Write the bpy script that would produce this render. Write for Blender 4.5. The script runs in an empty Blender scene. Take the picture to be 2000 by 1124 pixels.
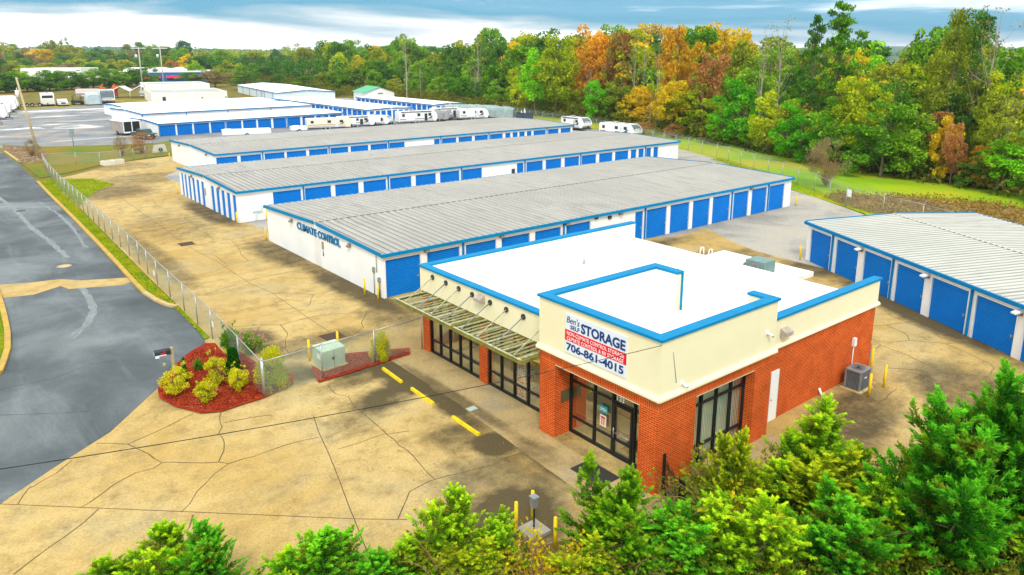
import bpy, math, random
import numpy as np
from mathutils import Vector, Matrix
S = bpy.context.scene
R = math.radians
# ---------------------------------------------------------------- camera
cam = bpy.data.cameras.new("camera"); cam_o = bpy.data.objects.new("camera", cam)
S.collection.objects.link(cam_o); S.camera = cam_o
cam.sensor_width = 36.0; cam.lens = 36.0 * 1457 / 2000
cam.shift_y = -112.0 / 2000
cam.clip_start = 0.1; cam.clip_end = 9000
cam_o.location = (0, 0, 15.3)
cam_o.rotation_euler = (R(90) - 0.2353, 0, 0.8944 - R(90))
# ---------------------------------------------------------------- sky, sun, exposure
SUN_EL, SUN_AZ = 48.0, -128.0     # azimuth: direction the light comes from, degrees from +X
W = bpy.data.worlds.new("World"); S.world = W; W.use_nodes = True
nt = W.node_tree; nt.nodes.clear()
def N(nt, t, **k):
    n = nt.nodes.new(t)
    for a, b in k.items():
        if a == 'i':
            for c, d in b.items():
                n.inputs[c].default_value = d
        else: setattr(n, a, b)
    return n
def ramp(nt, stops, fac=None, mode='LINEAR'):
    r = N(nt, 'ShaderNodeValToRGB'); cr = r.color_ramp; cr.interpolation = mode
    while len(cr.elements) < len(stops): cr.elements.new(0.5)
    for e, (p, c) in zip(cr.elements, stops):
        e.position = p; e.color = (*c, 1) if len(c) == 3 else c
    if fac is not None: nt.links.new(fac, r.inputs[0])
    return r
out = N(nt, 'ShaderNodeOutputWorld'); bg = N(nt, 'ShaderNodeBackground'); nt.links.new(bg.outputs[0], out.inputs[0])
sky = N(nt, 'ShaderNodeTexSky', sky_type='NISHITA', sun_disc=False, sun_elevation=R(SUN_EL), sun_rotation=R(90 - SUN_AZ), air_density=1.2, dust_density=1.5)
tc = N(nt, 'ShaderNodeTexCoord'); sp = N(nt, 'ShaderNodeSeparateXYZ'); nt.links.new(tc.outputs['Generated'], sp.inputs[0])
mp = N(nt, 'ShaderNodeMapping'); mp.inputs['Scale'].default_value = (2.6, 2.6, 24); nt.links.new(tc.outputs['Generated'], mp.inputs[0])
nz = N(nt, 'ShaderNodeTexNoise', i={'Scale': 1.0, 'Detail': 9.0, 'Roughness': 0.55, 'Distortion': 0.35}); nt.links.new(mp.outputs[0], nz.inputs[0])
# cloud cover: bright band near the horizon, grey-blue streaks of cloud base above it
ad = N(nt, 'ShaderNodeMath', operation='MULTIPLY_ADD'); ad.inputs[1].default_value = 12.5
nt.links.new(sp.outputs['Z'], ad.inputs[0])
rd = N(nt, 'ShaderNodeVectorMath', operation='DOT_PRODUCT'); rd.inputs[1].default_value = (0.30, -0.24, 0); nt.links.new(tc.outputs['Generated'], rd.inputs[0])
sb = N(nt, 'ShaderNodeMath', operation='MULTIPLY_ADD'); sb.inputs[1].default_value = 1.2; sb.inputs[2].default_value = -0.50
nt.links.new(nz.outputs[0], sb.inputs[0]); s2 = N(nt, 'ShaderNodeMath', operation='ADD'); nt.links.new(sb.outputs[0], s2.inputs[0]); nt.links.new(rd.outputs['Value'], s2.inputs[1]); nt.links.new(s2.outputs[0], ad.inputs[2])
cl = ramp(nt, [(0.0, (12, 12, 11.8)), (0.30, (10.5, 10.8, 10.8)), (0.40, (5.6, 6.2, 6.6)), (0.50, (2.6, 4.0, 4.9)), (0.62, (0.6, 2.7, 4.2)), (0.80, (1.1, 3.1, 4.6)), (1.0, (9.2, 9.4, 9.5))], ad.outputs[0])
mx = N(nt, 'ShaderNodeMixRGB', i={'Fac': 0.9}); nt.links.new(sky.outputs[0], mx.inputs[1]); nt.links.new(cl.outputs[0], mx.inputs[2])
nt.links.new(mx.outputs[0], bg.inputs[0]); bg.inputs[1].default_value = 0.11
sun = bpy.data.lights.new("sun", 'SUN'); sun.energy = 1.5; sun.angle = R(14); sun.color = (1, 0.96, 0.88)
sun_o = bpy.data.objects.new("sun", sun); S.collection.objects.link(sun_o)
_d = Vector((math.cos(R(SUN_EL)) * math.cos(R(SUN_AZ)), math.cos(R(SUN_EL)) * math.sin(R(SUN_AZ)), math.sin(R(SUN_EL))))
sun_o.rotation_euler = _d.to_track_quat('Z', 'Y').to_euler()
sun_o.location = (0, 0, 60)
vs = S.view_settings; vs.view_transform = 'Standard'; vs.look = 'None'; vs.gamma = 1.0; vs.use_curve_mapping = False
vs.exposure = 0.62
S.cycles.max_bounces = 6; S.cycles.transparent_max_bounces = 24
S.cycles.diffuse_bounces = 3; S.cycles.glossy_bounces = 3; S.cycles.transmission_bounces = 4
C = S.collection
rnd = random.Random(7)
# ---------------------------------------------------------------- materials
MATS = {}
def mat(name, col=(0.5, 0.5, 0.5), rough=0.7, metal=0.0, spec=0.3):
    if name in MATS: return MATS[name]
    m = bpy.data.materials.new(name); m.use_nodes = True; MATS[name] = m
    b = m.node_tree.nodes['Principled BSDF']
    b.inputs['Base Color'].default_value = (*col, 1); b.inputs['Roughness'].default_value = rough
    b.inputs['Metallic'].default_value = metal; b.inputs['Specular IOR Level'].default_value = spec
    m.diffuse_color = (*col, 1)
    return m
def bsdf(m): return m.node_tree.nodes['Principled BSDF']
def obcoord(nt, scale=(1, 1, 1), world=False):
    if world:
        g = N(nt, 'ShaderNodeNewGeometry'); o = g.outputs['Position']
    else:
        g = N(nt, 'ShaderNodeTexCoord'); o = g.outputs['Object']
    m = N(nt, 'ShaderNodeMapping'); m.inputs['Scale'].default_value = scale; nt.links.new(o, m.inputs[0])
    return m.outputs[0]
def noise(nt, vec, scale, detail=5, rough=0.6, dist=0.0):
    n = N(nt, 'ShaderNodeTexNoise', i={'Scale': scale, 'Detail': detail, 'Roughness': rough, 'Distortion': dist})
    nt.links.new(vec, n.inputs[0]); return n.outputs[0]
def mix(nt, fac, a, b, mode='MIX'):
    m = N(nt, 'ShaderNodeMixRGB', blend_type=mode)
    for s, v in ((0, fac), (1, a), (2, b)):
        if isinstance(v, (int, float)): m.inputs[s].default_value = v
        elif isinstance(v, tuple): m.inputs[s].default_value = (*v, 1)
        else: nt.links.new(v, m.inputs[s])
    return m.outputs[0]
def mth(nt, op, a, b=0.0, c=None, clamp=False):
    m = N(nt, 'ShaderNodeMath', operation=op, use_clamp=clamp)
    for s, v in ((0, a), (1, b), (2, c)):
        if v is None: continue
        if isinstance(v, (int, float)): m.inputs[s].default_value = v
        else: nt.links.new(v, m.inputs[s])
    return m.outputs[0]
def bump(m, h, strength=0.3, dist=0.02):
    nt = m.node_tree; b = N(nt, 'ShaderNodeBump', i={'Strength': strength, 'Distance': dist})
    nt.links.new(h, b.inputs['Height']); nt.links.new(b.outputs[0], bsdf(m).inputs['Normal'])
def varied(name, c1, c2, scale=2.0, rough=0.7, world=False, vscale=(1, 1, 1), lo=0.35, hi=0.65, metal=0.0, spec=0.3, bmp=0.0):
    if name in MATS: return MATS[name]
    m = mat(name, c1, rough, metal, spec); nt = m.node_tree
    v = obcoord(nt, vscale, world); n = noise(nt, v, scale)
    r = ramp(nt, [(lo, c1), (hi, c2)], n); nt.links.new(r.outputs[0], bsdf(m).inputs['Base Color'])
    if bmp: bump(m, n, bmp)
    return m
# concrete with damp stains, mildew, traffic dirt and painted wall-base shade
def concrete_mat(name, base, light, dirt, blobs, scale=1.0):
    m = mat(name, base, 0.85, 0, 0.25); nt = m.node_tree
    v = obcoord(nt, world=True)
    big = noise(nt, v, 0.11, 6, 0.62, 0.4); med = noise(nt, v, 0.9, 8, 0.74, 0.15); fin = noise(nt, v, 11.0, 4, 0.75); gry = noise(nt, v, 0.23, 6, 0.66, 0.3)
    c = mix(nt, ramp(nt, [(0.36, (0, 0, 0)), (0.64, (1, 1, 1))], big).outputs[0], base, light)
    c = mix(nt, ramp(nt, [(0.44, (0, 0, 0)), (0.7, (0.8, 0.8, 0.8))], med).outputs[0], c, (base[0] * 0.66, base[1] * 0.68, base[2] * 0.8))
    c = mix(nt, ramp(nt, [(0.50, (0, 0, 0)), (0.66, (0.55, 0.55, 0.55))], gry).outputs[0], c, (base[0] * 0.80, base[1] * 1.02, base[2] * 2.0))
    # broad dirty zones, streaked across the slab
    st = noise(nt, obcoord(nt, (0.35, 1.2, 1), True), 0.5, 6, 0.65, 0.8)
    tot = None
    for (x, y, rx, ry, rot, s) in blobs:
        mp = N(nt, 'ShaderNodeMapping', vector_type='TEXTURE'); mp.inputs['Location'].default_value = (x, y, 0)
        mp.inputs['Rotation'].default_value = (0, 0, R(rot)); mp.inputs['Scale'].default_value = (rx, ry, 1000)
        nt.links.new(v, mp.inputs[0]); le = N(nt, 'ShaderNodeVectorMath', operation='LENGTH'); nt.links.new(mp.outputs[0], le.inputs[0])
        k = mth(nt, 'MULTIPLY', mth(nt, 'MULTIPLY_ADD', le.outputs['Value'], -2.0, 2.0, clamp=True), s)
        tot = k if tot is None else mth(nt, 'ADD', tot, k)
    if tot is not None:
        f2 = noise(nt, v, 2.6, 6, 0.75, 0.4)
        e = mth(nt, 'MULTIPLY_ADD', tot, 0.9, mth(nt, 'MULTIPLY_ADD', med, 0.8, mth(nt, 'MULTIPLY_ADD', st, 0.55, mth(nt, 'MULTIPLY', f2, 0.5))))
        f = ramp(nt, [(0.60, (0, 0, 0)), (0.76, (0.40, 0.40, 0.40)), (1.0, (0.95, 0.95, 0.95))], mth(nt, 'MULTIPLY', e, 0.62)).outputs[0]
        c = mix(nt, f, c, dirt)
    c = mix(nt, 0.38, c, ramp(nt, [(0.34, (0.25, 0.25, 0.25)), (0.62, (1, 1, 1))], fin).outputs[0], 'MULTIPLY')
    nt.links.new(c, bsdf(m).inputs['Base Color']); bump(m, fin, 0.25, 0.01)
    return m
BLOBS = [(16.9, 29.6, 2.6, 1.4, 85, 0.85), (15.6, 28.0, 2.6, 1.3, 15, 0.55), (16.9, 25.6, 2.6, 0.8, 88, 0.8), (15.2, 30.6, 2.4, 1.0, 8, 0.6), (15.8, 23.0, 2.0, 1.5, 0, 0.6), (16.6, 21.5, 1.3, 1.0, 0, 0.8), (13.6, 27.4, 3.2, 1.6, 40, 0.35),  # stain ellipses; those along walls strengthened as painted contact shadow over damp
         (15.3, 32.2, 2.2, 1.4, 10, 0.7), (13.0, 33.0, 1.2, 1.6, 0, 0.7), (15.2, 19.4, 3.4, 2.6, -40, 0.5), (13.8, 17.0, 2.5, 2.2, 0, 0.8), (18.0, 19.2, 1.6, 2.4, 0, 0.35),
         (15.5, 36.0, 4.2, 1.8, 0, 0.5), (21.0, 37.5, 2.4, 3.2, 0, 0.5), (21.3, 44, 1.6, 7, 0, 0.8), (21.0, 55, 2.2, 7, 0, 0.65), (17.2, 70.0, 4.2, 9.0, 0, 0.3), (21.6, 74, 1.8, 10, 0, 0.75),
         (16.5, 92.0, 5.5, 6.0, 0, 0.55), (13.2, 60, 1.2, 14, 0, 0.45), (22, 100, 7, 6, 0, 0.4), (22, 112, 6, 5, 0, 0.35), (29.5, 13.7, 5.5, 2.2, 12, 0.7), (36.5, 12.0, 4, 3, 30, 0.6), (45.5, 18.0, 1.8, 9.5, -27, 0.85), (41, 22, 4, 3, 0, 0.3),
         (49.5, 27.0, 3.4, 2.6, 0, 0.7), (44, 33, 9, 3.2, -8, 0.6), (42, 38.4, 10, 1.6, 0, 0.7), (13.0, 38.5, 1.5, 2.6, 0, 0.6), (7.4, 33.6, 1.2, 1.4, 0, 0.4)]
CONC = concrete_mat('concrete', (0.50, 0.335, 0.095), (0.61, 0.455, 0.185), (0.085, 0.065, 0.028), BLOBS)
def asphalt_mat():
    m = mat('asphalt', (0.11, 0.13, 0.135), 0.7, 0, 0.3); nt = m.node_tree; v = obcoord(nt, world=True)
    n1 = noise(nt, v, 0.13, 6, 0.6, 0.5); n2 = noise(nt, obcoord(nt, (1.0, 0.16, 1), True), 0.55, 7, 0.68, 1.2); n3 = noise(nt, v, 14, 3, 0.7)
    c = ramp(nt, [(0.3, (0.050, 0.062, 0.066)), (0.5, (0.110, 0.132, 0.138)), (0.72, (0.21, 0.24, 0.24))], n1).outputs[0]
    c = mix(nt, ramp(nt, [(0.52, (0, 0, 0)), (0.72, (0.24, 0.24, 0.24))], n2).outputs[0], c, (0.34, 0.40, 0.42))
    c = mix(nt, 0.45, c, ramp(nt, [(0.3, (0.3, 0.3, 0.3)), (0.68, (1, 1, 1))], n3).outputs[0], 'MULTIPLY')
    nt.links.new(c, bsdf(m).inputs['Base Color']); bump(m, n3, 0.3, 0.01)
    r = ramp(nt, [(0.45, (0.75, 0.75, 0.75)), (0.7, (0.42, 0.42, 0.42))], n1); nt.links.new(r.outputs[0], bsdf(m).inputs['Roughness'])
    return m
ASPH = asphalt_mat()
def gravel_mat(name, a, b, c3, wet):
    m = mat(name, a, 0.9); nt = m.node_tree; v = obcoord(nt, world=True)
    n1 = noise(nt, v, 0.16, 6, 0.65, 0.6); n3 = noise(nt, v, 7, 4, 0.8); n2 = noise(nt, obcoord(nt, (0.3, 1, 1), True), 0.12, 5, 0.6, 1.0)
    c = ramp(nt, [(0.3, a), (0.5, b), (0.7, c3)], n1).outputs[0]
    c = mix(nt, ramp(nt, [(0.56, (0, 0, 0)), (0.63, (1, 1, 1))], n2).outputs[0], c, wet)
    c = mix(nt, 0.4, c, ramp(nt, [(0.35, (0.3, 0.3, 0.3)), (0.62, (1, 1, 1))], n3).outputs[0], 'MULTIPLY')
    nt.links.new(c, bsdf(m).inputs['Base Color']); bump(m, n3, 0.4, 0.03); return m
GRAV = gravel_mat('gravel', (0.27, 0.25, 0.21), (0.42, 0.40, 0.34), (0.50, 0.44, 0.34), (0.30, 0.31, 0.31))
LOTM = gravel_mat('lot_surface', (0.13, 0.16, 0.185), (0.24, 0.26, 0.27), (0.42, 0.33, 0.22), (0.85, 0.85, 0.84))
def grass_mat(name, g1, g2, g3, scale=0.25):
    m = mat(name, g1, 0.9, 0, 0.1); nt = m.node_tree; v = obcoord(nt, world=True)
    n1 = noise(nt, v, scale, 6, 0.65, 0.6); n3 = noise(nt, v, 6, 5, 0.8)
    c = ramp(nt, [(0.33, g1), (0.52, g2), (0.68, g3)], n1).outputs[0]
    c = mix(nt, 0.38, c, ramp(nt, [(0.32, (0.25, 0.3, 0.2)), (0.62, (1, 1, 1))], n3).outputs[0], 'MULTIPLY')
    nt.links.new(c, bsdf(m).inputs['Base Color']); bump(m, n3, 0.6, 0.06); return m
GRASS = grass_mat('turf', (0.085, 0.20, 0.008), (0.20, 0.27, 0.012), (0.36, 0.26, 0.02))
FIELD = grass_mat('rough_grass', (0.10, 0.12, 0.02), (0.20, 0.17, 0.03), (0.28, 0.17, 0.04), 0.08)
BANK = grass_mat('stony_bank_soil', (0.16, 0.09, 0.035), (0.26, 0.15, 0.05), (0.34, 0.27, 0.17), 0.6)
MULCH = grass_mat('red_mulch', (0.20, 0.018, 0.008), (0.34, 0.030, 0.010), (0.42, 0.06, 0.015), 2.5)
CRACK = mat('crack_filler', (0.12, 0.085, 0.04), 0.95)
WHITE = varied('white_metal', (0.88, 0.89, 0.88), (0.80, 0.82, 0.82), 0.5, 0.5)
TRIM = varied('white_trim', (0.82, 0.84, 0.84), (0.74, 0.77, 0.78), 3, 0.5)
BLUE = varied('blue_trim', (0.0, 0.20, 0.48), (0.0, 0.17, 0.41), 1.2, 0.6, spec=0.1)
CAPB = varied('blue_cap', (0.0, 0.225, 0.46), (0.0, 0.195, 0.41), 1.2, 0.6, spec=0.1)
DOORB = varied('door_blue', (0.0, 0.19, 0.66), (0.0, 0.165, 0.58), 0.8, 0.6, spec=0.1)
CREASE_SHADE = mat('door_crease_shade', (0.0, 0.07, 0.30), 0.7)  # darker door blue, painting the shade line into the slat creases
YEL = varied('yellow_paint', (0.85, 0.66, 0.008), (0.72, 0.50, 0.01), 5, 0.55)
BLK = mat('black_metal', (0.012, 0.014, 0.014), 0.45)
DARK = mat('dark_grey', (0.04, 0.045, 0.05), 0.6)
GREY = varied('grey_metal', (0.30, 0.32, 0.33), (0.22, 0.24, 0.25), 2, 0.45, metal=0.3)
GALV = varied('galvanised', (0.45, 0.47, 0.47), (0.36, 0.38, 0.38), 6, 0.4, metal=0.6)
RUB = mat('rubber', (0.02, 0.02, 0.02), 0.8)
STUC = varied('cream_stucco', (0.84, 0.78, 0.52), (0.80, 0.735, 0.475), 0.6, 0.85, bmp=0.05)
ROOFW = varied('white_membrane', (0.84, 0.81, 0.74), (0.70, 0.655, 0.52), 0.35, 0.6, lo=0.5, hi=0.78)
BARK = varied('bark', (0.12, 0.085, 0.055), (0.22, 0.18, 0.13), 6, 0.9)
PALE = varied('pale_bark', (0.42, 0.38, 0.30), (0.25, 0.21, 0.15), 3, 0.9)
TWIG = varied('dry_twig', (0.38, 0.21, 0.07), (0.22, 0.13, 0.06), 6, 0.9)
WIN = mat('window_dark', (0.02, 0.03, 0.035), 0.12, 0, 0.8)
RVW = mat('gelcoat_white', (0.82, 0.83, 0.82), 0.25, 0, 0.5)
def brick_mat(name, soldier=False):
    m = mat(name, (0.4, 0.1, 0.03), 0.9, 0, 0.05); nt = m.node_tree
    t = N(nt, 'ShaderNodeTexCoord'); s = N(nt, 'ShaderNodeSeparateXYZ'); nt.links.new(t.outputs['Object'], s.inputs[0])
    u = mth(nt, 'ADD', s.outputs[0], s.outputs[1]); cb = N(nt, 'ShaderNodeCombineXYZ')
    if soldier: nt.links.new(s.outputs[2], cb.inputs[0]); nt.links.new(u, cb.inputs[1])
    else: nt.links.new(u, cb.inputs[0]); nt.links.new(s.outputs[2], cb.inputs[1])
    b = N(nt, 'ShaderNodeTexBrick', offset=0.0 if soldier else 0.5, i={'Scale': 1.0, 'Mortar Size': 0.010, 'Brick Width': 0.25, 'Row Height': 0.085, 'Bias': 0.0,
          'Color1': (0.66, 0.070, 0.003, 1), 'Color2': (0.52, 0.045, 0.002, 1), 'Mortar': (0.66, 0.28, 0.09, 1)})
    nt.links.new(cb.outputs[0], b.inputs[0])
    n = noise(nt, t.outputs['Object'], 1.3, 4)
    c = mix(nt, 0.55, b.outputs[0], ramp(nt, [(0.3, (0.55, 0.5, 0.45)), (0.62, (1, 1, 1))], n).outputs[0], 'MULTIPLY')
    nt.links.new(c, bsdf(m).inputs['Base Color']); bump(m, b.outputs['Fac'], -0.4, 0.01); return m
BRICK = brick_mat('orange_brick'); SOLD = brick_mat('soldier_brick', True)
def roof_mat(name, a, b, dirt, amt):
    m = mat(name, a, 0.55, 0.0); nt = m.node_tree
    n1 = noise(nt, obcoord(nt, (1, 0.10, 0.1)), 2.6, 6, 0.72, 0.2); n2 = noise(nt, obcoord(nt), 0.09, 5, 0.6)
    n4 = noise(nt, obcoord(nt, (1, 0.05, 0.05)), 9.0, 4, 0.7)
    c = ramp(nt, [(0.35, a), (0.62, b)], n2).outputs[0]
    k = mth(nt, 'MULTIPLY_ADD', n2, 0.35, mth(nt, 'MULTIPLY_ADD', n1, 0.75, mth(nt, 'MULTIPLY', n4, 0.35)))
    c = mix(nt, ramp(nt, [(amt, (0, 0, 0)), (amt + 0.2, (0.6, 0.6, 0.6))], k).outputs[0], c, dirt)
    nt.links.new(c, bsdf(m).inputs['Base Color']); return m
ROOF = roof_mat('weathered_roof', (0.325, 0.318, 0.285), (0.40, 0.39, 0.345), (0.15, 0.15, 0.145), 0.72)
ROOF2 = roof_mat('pale_roof', (0.45, 0.46, 0.41), (0.52, 0.53, 0.47), (0.24, 0.23, 0.20), 0.76)
ROOFC = roof_mat('clean_white_roof', (0.86, 0.87, 0.87), (0.88, 0.89, 0.89), (0.6, 0.62, 0.6), 0.95)
def glass_mat(name, tint, refl=0.28):
    m = bpy.data.materials.new(name); m.use_nodes = True; nt = m.node_tree; nt.nodes.clear(); MATS[name] = m
    o = N(nt, 'ShaderNodeOutputMaterial'); tr = N(nt, 'ShaderNodeBsdfTransparent'); tr.inputs[0].default_value = (*tint, 1)
    gl = N(nt, 'ShaderNodeBsdfGlossy', i={'Roughness': 0.02}); gl.inputs[0].default_value = (1.0, 0.98, 0.84, 1)
    mxs = N(nt, 'ShaderNodeMixShader'); mxs.inputs[0].default_value = refl
    nt.links.new(tr.outputs[0], mxs.inputs[1]); nt.links.new(gl.outputs[0], mxs.inputs[2]); nt.links.new(mxs.outputs[0], o.inputs[0]); return m
GLASS_S = glass_mat('side_glass', (0.92, 1.0, 0.94), 0.22)
GLASS = glass_mat('shop_glass', (0.94, 0.98, 0.90), 0.45)
def chain_mat(name, col, cell=0.06, wire=0.10):
    m = bpy.data.materials.new(name); m.use_nodes = True; nt = m.node_tree; MATS[name] = m
    b = nt.nodes['Principled BSDF']; b.inputs['Base Color'].default_value = (*col, 1); b.inputs['Metallic'].default_value = 0.3; b.inputs['Roughness'].default_value = 0.5
    o = nt.nodes['Material Output']; uv = N(nt, 'ShaderNodeUVMap'); s = N(nt, 'ShaderNodeSeparateXYZ'); nt.links.new(uv.outputs[0], s.inputs[0])
    a = mth(nt, 'ABSOLUTE', mth(nt, 'SUBTRACT', mth(nt, 'FRACT', mth(nt, 'DIVIDE', mth(nt, 'ADD', s.outputs[0], s.outputs[1]), cell)), 0.5))
    d = mth(nt, 'ABSOLUTE', mth(nt, 'SUBTRACT', mth(nt, 'FRACT', mth(nt, 'DIVIDE', mth(nt, 'SUBTRACT', s.outputs[0], s.outputs[1]), cell)), 0.5))
    k = mth(nt, 'LESS_THAN', mth(nt, 'MINIMUM', a, d), wire)
    tr = N(nt, 'ShaderNodeBsdfTransparent'); mxs = N(nt, 'ShaderNodeMixShader')
    nt.links.new(k, mxs.inputs[0]); nt.links.new(tr.outputs[0], mxs.inputs[1]); nt.links.new(b.outputs[0], mxs.inputs[2]); nt.links.new(mxs.outputs[0], o.inputs[0]); return m
CHAIN = chain_mat('chain_link', (0.33, 0.42, 0.36), 0.075, 0.075)
CHAINF = chain_mat('chain_link_far', (0.34, 0.40, 0.36), 0.15, 0.05)
LEAFM = {}
def leaf_mat(name, a, b, c, tr=0.38, tip=False):
    m = bpy.data.materials.new('leaves_' + name); m.use_nodes = True; nt = m.node_tree; LEAFM[name] = m
    nt.nodes.clear(); o = N(nt, 'ShaderNodeOutputMaterial'); g = N(nt, 'ShaderNodeNewGeometry'); oi = N(nt, 'ShaderNodeObjectInfo')
    n = noise(nt, obcoord(nt), 0.55, 3, 0.6)
    k = mth(nt, 'ADD', mth(nt, 'MULTIPLY', g.outputs['Random Per Island'], 0.5), mth(nt, 'MULTIPLY_ADD', n, 1.3, -0.4))
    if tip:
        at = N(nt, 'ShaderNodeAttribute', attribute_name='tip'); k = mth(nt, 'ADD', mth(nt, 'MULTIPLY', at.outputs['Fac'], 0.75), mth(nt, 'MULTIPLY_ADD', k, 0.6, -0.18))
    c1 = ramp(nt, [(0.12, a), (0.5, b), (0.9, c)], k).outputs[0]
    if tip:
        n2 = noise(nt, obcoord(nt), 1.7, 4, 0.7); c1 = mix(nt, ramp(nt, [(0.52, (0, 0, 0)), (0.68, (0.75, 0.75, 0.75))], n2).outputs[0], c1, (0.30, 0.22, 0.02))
    hv = N(nt, 'ShaderNodeHueSaturation'); nt.links.new(c1, hv.inputs['Color'])
    warm = name in ('gold', 'orange', 'rust', 'bush_yellow', 'grey_brown', 'petal_pink', 'mulch_chip', 'dry_brush', 'yellow_green')
    nt.links.new(mth(nt, 'MULTIPLY_ADD', oi.outputs['Random'], 0.016 if warm else 0.035, 0.496 if warm else 0.468), hv.inputs['Hue'])
    nt.links.new(mth(nt, 'MULTIPLY_ADD', oi.outputs['Random'], -0.5, 1.25), hv.inputs['Value'])
    d = N(nt, 'ShaderNodeBsdfDiffuse'); t = N(nt, 'ShaderNodeBsdfTranslucent'); nt.links.new(hv.outputs[0], d.inputs[0]); nt.links.new(hv.outputs[0], t.inputs[0])
    s = N(nt, 'ShaderNodeMixShader'); s.inputs[0].default_value = tr
    nt.links.new(d.outputs[0], s.inputs[1]); nt.links.new(t.outputs[0], s.inputs[2]); nt.links.new(s.outputs[0], o.inputs[0]); return m
leaf_mat('dark_green', (0.024, 0.120, 0.015), (0.062, 0.217, 0.026), (0.178, 0.407, 0.050))
leaf_mat('green', (0.045, 0.183, 0.011), (0.127, 0.365, 0.018), (0.357, 0.674, 0.039))
leaf_mat('bright_green', (0.045, 0.281, 0.009), (0.120, 0.534, 0.013), (0.357, 0.869, 0.033))
leaf_mat('olive', (0.104, 0.183, 0.013), (0.268, 0.365, 0.022), (0.566, 0.618, 0.055))
leaf_mat('yellow_green', (0.149, 0.253, 0.009), (0.401, 0.505, 0.013), (0.819, 0.785, 0.033))
leaf_mat('gold', (0.327, 0.224, 0.009), (0.804, 0.519, 0.013), (0.900, 0.814, 0.033))
leaf_mat('orange', (0.317, 0.161, 0.011), (0.708, 0.345, 0.018), (0.900, 0.598, 0.045))
leaf_mat('rust', (0.253, 0.113, 0.033), (0.476, 0.210, 0.060), (0.625, 0.393, 0.121))
leaf_mat('grey_brown', (0.194, 0.140, 0.066), (0.372, 0.281, 0.131), (0.536, 0.435, 0.220))
leaf_mat('blue_green', (0.024, 0.120, 0.055), (0.067, 0.224, 0.094), (0.149, 0.378, 0.154))
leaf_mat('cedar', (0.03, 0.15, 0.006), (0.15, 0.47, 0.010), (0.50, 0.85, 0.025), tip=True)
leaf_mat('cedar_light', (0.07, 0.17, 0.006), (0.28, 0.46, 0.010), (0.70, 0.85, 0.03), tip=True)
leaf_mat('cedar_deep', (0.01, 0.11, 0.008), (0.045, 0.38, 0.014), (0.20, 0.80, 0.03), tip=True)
leaf_mat('bush_yellow', (0.25, 0.30, 0.01), (0.62, 0.60, 0.015), (0.90, 0.84, 0.04))
leaf_mat('vine', (0.03, 0.10, 0.01), (0.13, 0.21, 0.015), (0.38, 0.42, 0.03))
leaf_mat('mulch_chip', (0.12, 0.012, 0.006), (0.34, 0.035, 0.012), (0.62, 0.22, 0.12), 0.0)
leaf_mat('grass_blade', (0.10, 0.25, 0.008), (0.24, 0.40, 0.010), (0.55, 0.46, 0.03))
leaf_mat('dry_brush', (0.14, 0.09, 0.02), (0.34, 0.22, 0.04), (0.55, 0.42, 0.10))
leaf_mat('petal_pink', (0.5, 0.12, 0.15), (0.7, 0.25, 0.25), (0.85, 0.5, 0.45), 0.2)
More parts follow.
